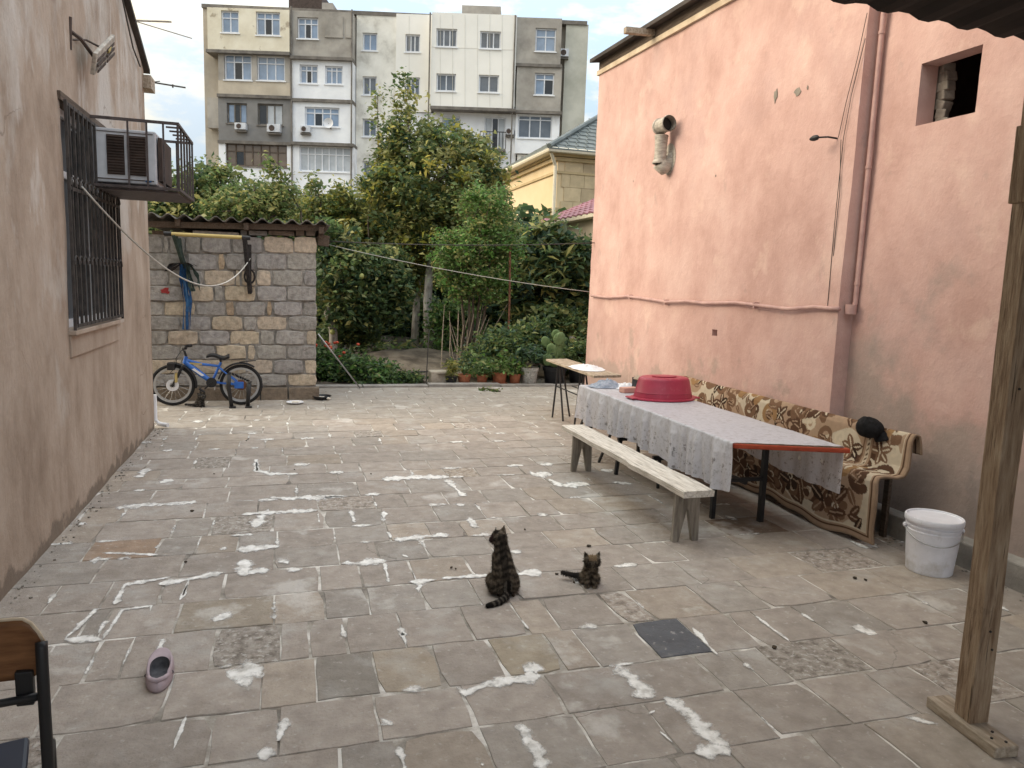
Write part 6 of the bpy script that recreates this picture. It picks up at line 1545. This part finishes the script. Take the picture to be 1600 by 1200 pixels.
# pale slanted decal marks along the tube
for k in range(5):
    t=.36+.075*k; p=hd1.lerp(bbk,t)+Vector((0,-.0385,.016)); dd=(bbk-hd1).normalized(); nn_=Vector((-dd.z,0,dd.x))
    MB().prism([p-dd*.026-nn_*.016,p+dd*.006-nn_*.016,p+dd*.026+nn_*.016,p-dd*.008+nn_*.016],(0,-.003,0)).build('decal','white',dt)
p=hd1.lerp(st0,.16)+Vector((0,-.022,.012)); dd=(st0-hd1).normalized(); MB().beam(p,p+dd*.16,.006,.022,up=(0,0,1)).build('stripe','yellow',dt)
mb=MB(); mb.tube([hd1+Vector((.01,0,.05)),hd1.lerp(st0,.5)+Vector((0,0,.01)),st0],[.022,.02,.018],10); mb.build('top_tube','blue',bi,smooth=True)
mb=MB(); mb.tube([st1,bbk],.019,10); mb.build('seat_tube','blue',bi,smooth=True)
for dy in (-.045,.045):
    MB().tube([bbk+Vector((.02,dy*.6,0)),rwc+Vector((0,dy*1.2,0))],.013,8).build('chain_stay','blue',bi,smooth=True); MB().tube([st0+Vector((.01,dy*.5,-.02)),rwc+Vector((0,dy*1.2,0))],.012,8).build('seat_stay','blue',bi,smooth=True)
    MB().tube([hd1+Vector((-.01,dy,-.03)),hd1.lerp(fwc,.4)+Vector((0,dy*1.3,0)),fwc+Vector((0,dy*1.3,0))],[.02,.018,.013],10).build('fork_blade','black',bi,smooth=True)
MB().bb((rwc.x-.09,BY-.075,rwc.z-.045),(rwc.x+.035,BY-.062,rwc.z+.05)).build('gear_guard','blue',bi,bevel=.02)
p=hd1.lerp(fwc,.62); MB().tube([p+Vector((0,-.06,.06)),p+Vector((-.008,-.062,-.07))],.019,8).build('fork_band','yellow',bi,smooth=True)
ste=B(288,548); ste.y=BY; MB().tube([hd0,ste],.016,8).build('stem','black',bi,smooth=True)
bar=[ste+Vector((.06,.24,.05)),ste+Vector((.0,.14,.05)),ste+Vector((-.01,.05,.015)),ste+Vector((-.01,-.05,.015)),ste+Vector((-.0,-.14,.05)),ste+Vector((.05,-.25,.06))]
MB().tube(bar,.013,8).build('handlebar','black',bi,smooth='all')
for a,b in ((bar[-1],bar[-2]),(bar[0],bar[1])): MB().tube([a,a.lerp(b,.75)],.022,10).build('grip','black',bi,smooth=True)
MB().tube([ste+Vector((-.02,-.08,.02)),ste+Vector((-.10,-.07,-.1)),hd1+Vector((-.09,-.04,-.04)),fwc+Vector((-.02,-.05,.18))],.005,5).build('brake_cable','black',bi,smooth='all')
MB().tube([st1,B(344,560)],.014,8).build('seat_post','black',bi,smooth=True)
sd0=B(341,557); sd0.y=BY; vs=[];fs=[]
for i in range(11):
    t=i/10; x=-.155+.30*t; w=.028+.062*max(0,(t-.35)/.65)**1.2; z=.02*math.sin(t*6)+.012*(t>.8)
    for k in range(10):
        a=2*math.pi*k/10; vs.append(sd0+Vector((x,w*math.cos(a),z+.026*math.sin(a)*(1+.3*t))))
for i in range(10):
    for k in range(10): a=10*i+k;b=10*i+(k+1)%10; fs.append((a,b,b+10,a+10))
fs+=[tuple(range(10)),tuple(reversed(range(100,110)))]
MB().add(vs,fs).build('saddle','black',bi,smooth='all')
def guard(c,a0,a1,w,r_,name):
    vs=[];fs=[]; n_=20
    for i in range(n_+1):
        a=a0+(a1-a0)*i/n_; 
        for y in (-w,-w*.6,w*.6,w): vs.append(c+Vector(((r_-(.02 if abs(y)==w else 0))*math.cos(a),y,(r_-(.02 if abs(y)==w else 0))*math.sin(a))))
    for i in range(n_):
        for k in range(3): a=4*i+k; fs.append((a,a+1,a+5,a+4))
    o=MB().add(vs,fs).build(name,'black',bi,fix=False,smooth='all'); md=o.modifiers.new('s','SOLIDIFY'); md.thickness=.004
guard(rwc,R(55),R(165),.04,RW+.03,'rear_mudguard'); guard(fwc,R(-8),R(100),.04,RW+.025,'front_mudguard')
MB().beam(rwc+Vector((-.02,0,RW+.035)),rwc+Vector((.20,0,RW+.055)),.075,.008).build('mudguard_flap','black',bi)
MB().lathe(bbk+Vector((0,-.05,0)),[(.07,-.004),(.07,.004)],22,axis='Y').build('chainring','black',bi,smooth=True)
MB().tube([bbk+Vector((0,-.06,0)),bbk+Vector((-.09,-.07,-.09))],.011,8).build('crank','black',bi); MB().box(bbk+Vector((-.12,-.11,-.10)),(.09,.07,.02),Matrix.Rotation(R(35),3,'Y')).build('pedal','black',bi,bevel=.004)
MB().box(B(268,572)+Vector((0,0,0)),(.10,.16,.10)).build('front_lamp_box','black',bi,bevel=.01)
for a,b in ((rwc,rwc+Vector((-.02,-.05,.0))),): pass
MB().tube([bbk+Vector((.03,-.02,-.0)),bbk+Vector((.04,.0,-.06)),bbk+Vector((.035,-.02,-.11))],.008,6).build('kick_stand','rim',bi)
# low black stand in front of the rear wheel
bs2=thing('black_stand','low black steel stand straddling the bicycle rear wheel','stand',(rwc.x,BY-.3,0))
ys=BY-.22
def BF(u,v): p=Vector(onY(u,v,ys)); return p
for pts in ([BF(357,585),BF(357,605),BF(360,622),BF(362,634)],[BF(389,600),BF(388,618),BF(387,633)]):
    pts[-1].z=.0; MB().tube(pts,[.034,.028,.026,.028][:len(pts)],8).build('leg','black',bs2,smooth='all')
for x in (BF(364,634),BF(389,633)): MB().bb((x.x-.05,ys-.05,0),(x.x+.04,ys+.03,.022)).build('foot','black',bs2,bevel=.005)
MB().beam(BF(357,586),BF(357,586)+Vector((0,.3,0)),.04,.03).build('side_rail','black',bs2); MB().beam(BF(389,601),BF(389,601)+Vector((0,.3,0)),.04,.03).build('side_rail','black',bs2)
MB().beam(BF(360,588)+Vector((0,.3,0)),BF(389,601)+Vector((0,.3,0)),.03,.03).build('cross_bar','black',bs2)

# ------------------------------------------------------------------ flower pots
def pot(kind,u,v0,v1,w,mat,label,plant,seed,Y=12.98,sx=1.0):
    p=onY(u,v1,Y); k=Y*.97/FPX; r=w*k/2; h=(v1-v0)*k; c=Vector((p[0],Y,.0)); rg=np.random.default_rng(seed)
    t=thing(kind,label,'flower pot' if kind!='stone_trough' else 'planter',c,'flower pots along the garden kerb')
    if kind=='stone_trough':
        MB().bb((c.x-r,Y-.14,0),(c.x+r,Y+.2,h)).build('pot_body',mat,t,bevel=.02)
    else:
        pr=[(r*.74,0),(r*.78,.01),(r*.93,h*.78),(r*1.0,h*.79),(r*1.02,h),(r*.92,h),(r*.86,h*.86)]
        MB().lathe(c,pr,26,sx=sx).build('pot_body',mat,t,smooth=True)
    MB().lathe(c,[(r*.88,h*.86),(r*.1,h*.9)],16).build('potting_soil','soil',t)
    top_=c+Vector((0,0,h*.9))
    if plant=='leafy':
        P=np.array(top_)+np.abs(rg.normal(size=(260,3)))*np.array([1,1,.16])*np.where(rg.random((260,3))<.5,-1,1)*np.array([.13,.12,1]); P[:,2]=np.abs(P[:,2]-top_.z)+top_.z
        leaf_obj('leaves',P,.07,GRN['mid']+GRN['bright'][:1],rg,t,c); MB().tube([top_-Vector((0,0,.03)),top_+Vector((.01,0,.16))],.008,5).build('stem','bark',t)
    elif plant=='spiky':
        for i in range(13):
            a=i*2.4; L_=rg.uniform(.16,.27); q=top_+Vector((math.cos(a)*L_*.6,math.sin(a)*L_*.6,L_*.75)); m_=top_.lerp(q,.5)+Vector((0,0,.04)); s=Vector((-math.sin(a),math.cos(a),0))*.018
            MB().add([top_-s,top_+s,m_-s,m_+s,q],[(0,1,3,2),(2,3,4)]).build('leaf_blade','cactus',t,fix=False)
    elif plant=='grassy':
        P=np.array(top_)+rg.normal(size=(160,3))*np.array([.06,.06,.09])+np.array([0,0,.13]); leaf_obj('leaves',P,.13,GRN['yellow']+GRN['olive'],rg,t,c,asp=.16); MB().tube([top_-Vector((0,0,.03)),top_+Vector((.01,0,.2))],.006,5).build('stem','bark',t)
    elif plant=='stem':
        MB().tube([top_-Vector((0,0,.03)),top_+Vector((0,0,.12)),top_+Vector((.02,0,.2))],[.03,.024,.02],8).build('stem','footwood',t,smooth='all')
        P=np.array(top_)+rg.normal(size=(420,3))*np.array([.16,.12,.07])+np.array([0,0,.28]); leaf_obj('leaves',P,.09,GRN['blue']+GRN['dark'],rg,t,c)
    elif plant=='bush':
        P=np.array(top_)+rg.normal(size=(900,3))*np.array([.17,.13,.13])+np.array([0,0,.22]); leaf_obj('leaves',P,.085,GRN['mid']+GRN['dark'],rg,t,c)
        for i in range(5): MB().tube([top_-Vector((0,0,.03)),top_+Vector((rg.normal(0,.1),rg.normal(0,.08),.35))],.006,5).build('stem','rust',t)
    return t,top_
pot('stone_trough',690,578,599,40,'potbeige','pale stone trough at the left end of the row of pots','none',1,13.1)
pot('flower_pot',705,585,600,20,'potblack','small black pot with a yellowish grassy plant beside the stone trough','grassy',2,12.93)
pot('flower_pot',725,583,600,23,'terracotta','terracotta pot with a spiky plant, leftmost of the terracotta ones','spiky',3)
pot('flower_pot',753,583,600,19,'terracotta','small narrow terracotta pot second from left among the terracotta ones','leafy',4)
t_,_=pot('flower_pot',780,578,599,26,'terracotta','largest terracotta pot standing on a saucer','leafy',5)
c=Vector(t_.location); MB().lathe(c-Vector((0,0,.0)),[(.12,.0),(.15,.03),(.155,.03),(.15,.035)],22).build('saucer','terracotta',t_,smooth=True)
pot('flower_pot',804,582,600,20,'terracotta','terracotta pot next to the speckled white pot','leafy',6)
pot('flower_pot',827,571,600,30,'potwhite','speckled white pot with a thick pale stem','stem',7)
t_,tp=pot('flower_pot',866,570,600,42,'potblack','large black pot holding the prickly pear cactus','none',8)
pot('flower_pot',905,566,600,44,'potblack','wide black pot with a leafy plant beside the pink wall','bush',9,13.05)
cp=thing('prickly_pear','prickly pear cactus of flat round pads growing in the large black pot','cactus',tp)
pads=[(856,562,9,11,0),(866,565,11,10,.1),(879,560,9,12,.3),(862,547,9,12,-.25),(873,545,9,15,.05),(853,535,8,11,-.4),(873,530,10,11,.0),(881,536,7,11,.5),(869,522,8,8,-.2),(876,528,9,10,.25),(865,556,8,11,.2)]
for i,(u,v,ru,rv,tl) in enumerate(pads):
    c=onY(u,v,12.98-.05+.04*(i%3)); k=12.98*.97/FPX; b=MB(); b.ball((0,0,0),(ru*k,.022,rv*k),14,9); rot=Matrix.Rotation(tl,3,'Y')@Matrix.Rotation(((i*37)%5-2)*.22,3,'Z')
    b.v=[tuple(rot@Vector(p)+Vector(c)) for p in b.v]; b.build('pad','cactus',cp,smooth='all')

# ------------------------------------------------------------------ cats
def catmesh(name,parts,loc,label,stripe,vox=.006,cat='cat',rz=0,ears=(),fur=.011,nfur=5000,seed=1,smooth=6):
    """parts: chains of (point, radius) in cat space; joined into one skin"""
    b=MB()
    for ch_ in parts:
        P=[Vector(p) for p,_ in ch_]; Rr=[r for _,r in ch_]
        path=[];rad=[]
        for i in range(len(P)-1):
            for k in range(5): t=k/5; path.append(P[i].lerp(P[i+1],t)); rad.append(Rr[i]+(Rr[i+1]-Rr[i])*t)
        path.append(P[-1]); rad.append(Rr[-1])
        b.tube(path,rad,14); b.ball(P[0],Rr[0],14,10); b.ball(P[-1],Rr[-1],14,10)
    for (base,tip,w,th,side) in ears:
        base,tip,side=Vector(base),Vector(tip),Vector(side).normalized(); n_=(tip-base).cross(side).normalized()
        vs=[base-side*w+n_*th,base+side*w+n_*th,base+side*w-n_*th,base-side*w-n_*th,tip+side*.004+n_*.003,tip-side*.004-n_*.003,tip+side*.004-n_*.003]
        b.add(vs[:4]+[tip],[(0,1,2,3),(0,4,1),(1,4,2),(2,4,3),(3,4,0)])
    me=bpy.data.meshes.new('tmp'); me.from_pydata(b.v,[],b.f); bm=bmesh.new(); bm.from_mesh(me); bmesh.ops.recalc_face_normals(bm,faces=bm.faces); bm.to_mesh(me); bm.free()
    o=bpy.data.objects.new('tmp',me); COL.objects.link(o)
    md=o.modifiers.new('r','REMESH'); md.mode='VOXEL'; md.voxel_size=vox
    md=o.modifiers.new('s','SMOOTH'); md.iterations=smooth; md.factor=.5
    dg=bpy.context.evaluated_depsgraph_get(); nm=bpy.data.meshes.new_from_object(o.evaluated_get(dg)); bpy.data.objects.remove(o); bpy.data.meshes.remove(me)
    n=len(nm.vertices); V=np.zeros(n*3); nm.vertices.foreach_get('co',V); V=V.reshape(-1,3); N=np.zeros(n*3); nm.vertices.foreach_get('normal',N); N=N.reshape(-1,3)
    Cc_=np.array([stripe(p) for p in V]); setcol(nm,Cc_); nm.polygons.foreach_set('use_smooth',[True]*len(nm.polygons)); nm.name=name
    t=bpy.data.objects.new(name,nm); COL.objects.link(t); nm.materials.clear(); nm.materials.append(M['cat']); t.location=loc; t.rotation_euler=(0,0,rz); tag(t,label,cat); ROOT[t.name]=(0,0,0)
    rg=np.random.default_rng(seed); f=rg.integers(0,n,nfur); p=V[f]; d=N[f]*.45+rg.normal(size=(nfur,3))*.22+np.array([0,0,-.55]); d/=np.linalg.norm(d,axis=1)[:,None]
    s=np.cross(d,N[f]); s/=np.linalg.norm(s,axis=1)[:,None]+1e-9; L_=(fur*rg.uniform(.6,1.4,nfur))[:,None]
    VV=np.stack([p-s*.0012-N[f]*.002,p+s*.0012-N[f]*.002,p+d*L_+N[f]*.002],1).reshape(-1,3)
    fm=bpy.data.meshes.new('fur'); fm.from_pydata(VV.tolist(),[],np.arange(nfur*3).reshape(-1,3).tolist()); setcol(fm,np.repeat(Cc_[f]*rg.uniform(.7,1.5,(nfur,1)),3,0))
    fo=bpy.data.objects.new('fur',fm); COL.objects.link(fo); fm.materials.append(M['cat']); fo.parent=t; fo['kind']='stuff'
    return t
def tabby(light,dark,black,freq,spine=None):
    def f(p):
        x,y,z=p; w=math.sin(z*freq+3.0*nz(x*12,y*12,z*12,1)+abs(x)*freq*.55); k=max(0,min(1,.42+.38*w+.75*nz(x*70,y*70,z*70,1)))
        c=np.array(light)*k+np.array(dark)*(1-k)
        if spine is not None and abs(x-spine(z))<.022 and y<.02: c=c*.35+np.array(black)*.65
        return c
    return f
# adult: sits with its back to us, head turned to the left
ad=[[((0,-.005,.075),.078),((0,.0,.13),.074),((-.004,.015,.19),.060),((-.010,.03,.25),.050),((-.016,.04,.295),.042)],   # trunk
 [((.047,-.0,.055),.052),((.056,.04,.075),.05)],[((-.047,-.0,.055),.052),((-.056,.04,.075),.05)],                       # haunches
 [((.052,.03,.022),.026),((.05,.12,.016),.018)],[((-.052,.03,.022),.026),((-.05,.12,.016),.018)],                       # hind feet
 [((.022,.06,.22),.034),((.026,.10,.11),.022),((.026,.115,.016),.017),((.026,.135,.012),.015)],[((-.03,.06,.22),.034),((-.03,.10,.11),.022),((-.03,.115,.016),.017),((-.03,.135,.012),.015)],
 [((-.016,.04,.295),.043),((-.022,.045,.335),.044)],[((-.022,.045,.335),.046),((-.030,.055,.338),.045)],               # neck, skull
 [((-.045,.065,.328),.030),((-.062,.075,.318),.021)],[((-.068,.078,.316),.013),((-.071,.08,.320),.009)],               # muzzle, nose
 [((0,-.05,.035),.026),((-.02,-.10,.022),.021),((-.07,-.145,.018),.019),((-.12,-.165,.017),.018),((-.145,-.172,.017),.015)]]  # tail
ears_=[((-.005,.05,.368),(.008,.055,.425),.022,.008,(.8,-.5,0)),((-.046,.045,.362),(-.055,.035,.415),.020,.008,(.6,.8,0))]
def adcol(p):
    f=tabby((.175,.14,.105),(.03,.025,.02),(.012,.010,.009),150,lambda z: -.05*z)(p)
    if p[1]<-.075: k=math.sin((p[0]*.8+p[1]*.6)*190); f=np.array((.11,.095,.08)) if k>.25 else np.array((.014,.012,.011)); 
    if p[1]<-.075 and p[0]<-.125: f=np.array((.014,.012,.011))
    if p[0]<-.066 and p[2]>.30: f=np.array((.05,.03,.027))
    return f*.8
cA=Vector(fl(787,928)); cA.z=0
adult=catmesh('tabby_cat',ad,cA,'adult dark tabby cat sitting with its back to the viewer and ringed tail out',adcol,ears=ears_,seed=3,nfur=9000)
for p in ((-.058,.055,.343),(-.040,.088,.344)): MB().ball(p,(.006,.006,.006),8,6).build('eye','hat',adult,smooth='all',local=True)
# kitten: sits facing us, head lowered, tail out to the left
kt=[[((0,.045,.04),.040),((0,.028,.075),.036),((0,.004,.112),.031)],[((.03,.045,.026),.028),((.034,.02,.018),.016)],[((-.03,.045,.026),.028),((-.034,.02,.018),.016)],
 [((.017,-.002,.09),.02),((.018,-.018,.04),.0135),((.018,-.022,.01),.012),((.018,-.034,.008),.011)],[((-.017,-.002,.09),.02),((-.018,-.018,.04),.0135),((-.018,-.022,.01),.012),((-.018,-.034,.008),.011)],
 [((0,.0,.118),.030),((0,-.018,.140),.034)],[((-.012,-.022,.143),.031),((.012,-.022,.143),.031)],[((0,-.045,.128),.019),((0,-.056,.124),.013)],
 [((-.03,.06,.03),.018),((-.075,.065,.030),.014),((-.115,.062,.040),.012),((-.135,.060,.046),.011)]]
kears=[((-.026,-.012,.166),(-.040,-.008,.196),.015,.006,(1,.2,0)),((.026,-.012,.166),(.040,-.008,.196),.015,.006,(1,-.2,0))]
def ktcol(p):
    f=tabby((.25,.20,.145),(.055,.043,.033),(.02,.016,.013),210)(p)
    if p[2]>.115:
        f=np.array((.20,.14,.085)) if (p[2]>.155 and abs(p[0])<.02) else f*.75
        if p[1]<-.035 and p[2]<.145 and abs(p[0])>.010: f=np.array((.05,.04,.032))
    if p[0]<-.05: f=np.array((.035,.03,.026))
    return f*.85
cK=Vector(fl(922,915)); cK.z=0
KS=1.18
kit=catmesh('tabby_kitten',kt,cK,'small tabby kitten sitting facing the viewer with its head lowered','x' and ktcol,vox=.0042,ears=kears,fur=.009,nfur=6000,seed=4,smooth=4,cat='kitten',rz=R(-14)); kit.scale=(KS*1.05,KS,KS)
for s in (-1,1): MB().ball((.013*s,-.049,.145),(.0055,.004,.0055),8,6).build('eye','hat',kit,smooth='all',local=True)
MB().ball((0,-.068,.127),(.004,.003,.003),8,6).build('nose','hat',kit,smooth='all',local=True)
# second kitten, dark, crouching by the front wheel
def dkcol(p): return tabby((.11,.10,.09),(.025,.023,.021),(.012,.011,.010),200)(p)
cD=Vector(fl(314,636)); cD.z=0
dk=catmesh('dark_kitten',[[(Vector(p)*1.0,r) for p,r in c_] for c_ in kt],cD,'dark grey kitten sitting by the front wheel of the blue bicycle',dkcol,vox=.005,ears=kears,fur=.010,nfur=4000,seed=5,smooth=3,cat='kitten',rz=R(35)); dk.scale=(1.35,1.2,1.1)
for s in (-1,1): MB().ball((.013*s,-.049,.145),(.0055,.004,.0055),8,6).build('eye','yellow',dk,smooth='all',local=True)
print('tris', sum(len(o.data.polygons) for o in bpy.data.objects if o.type=='MESH'))
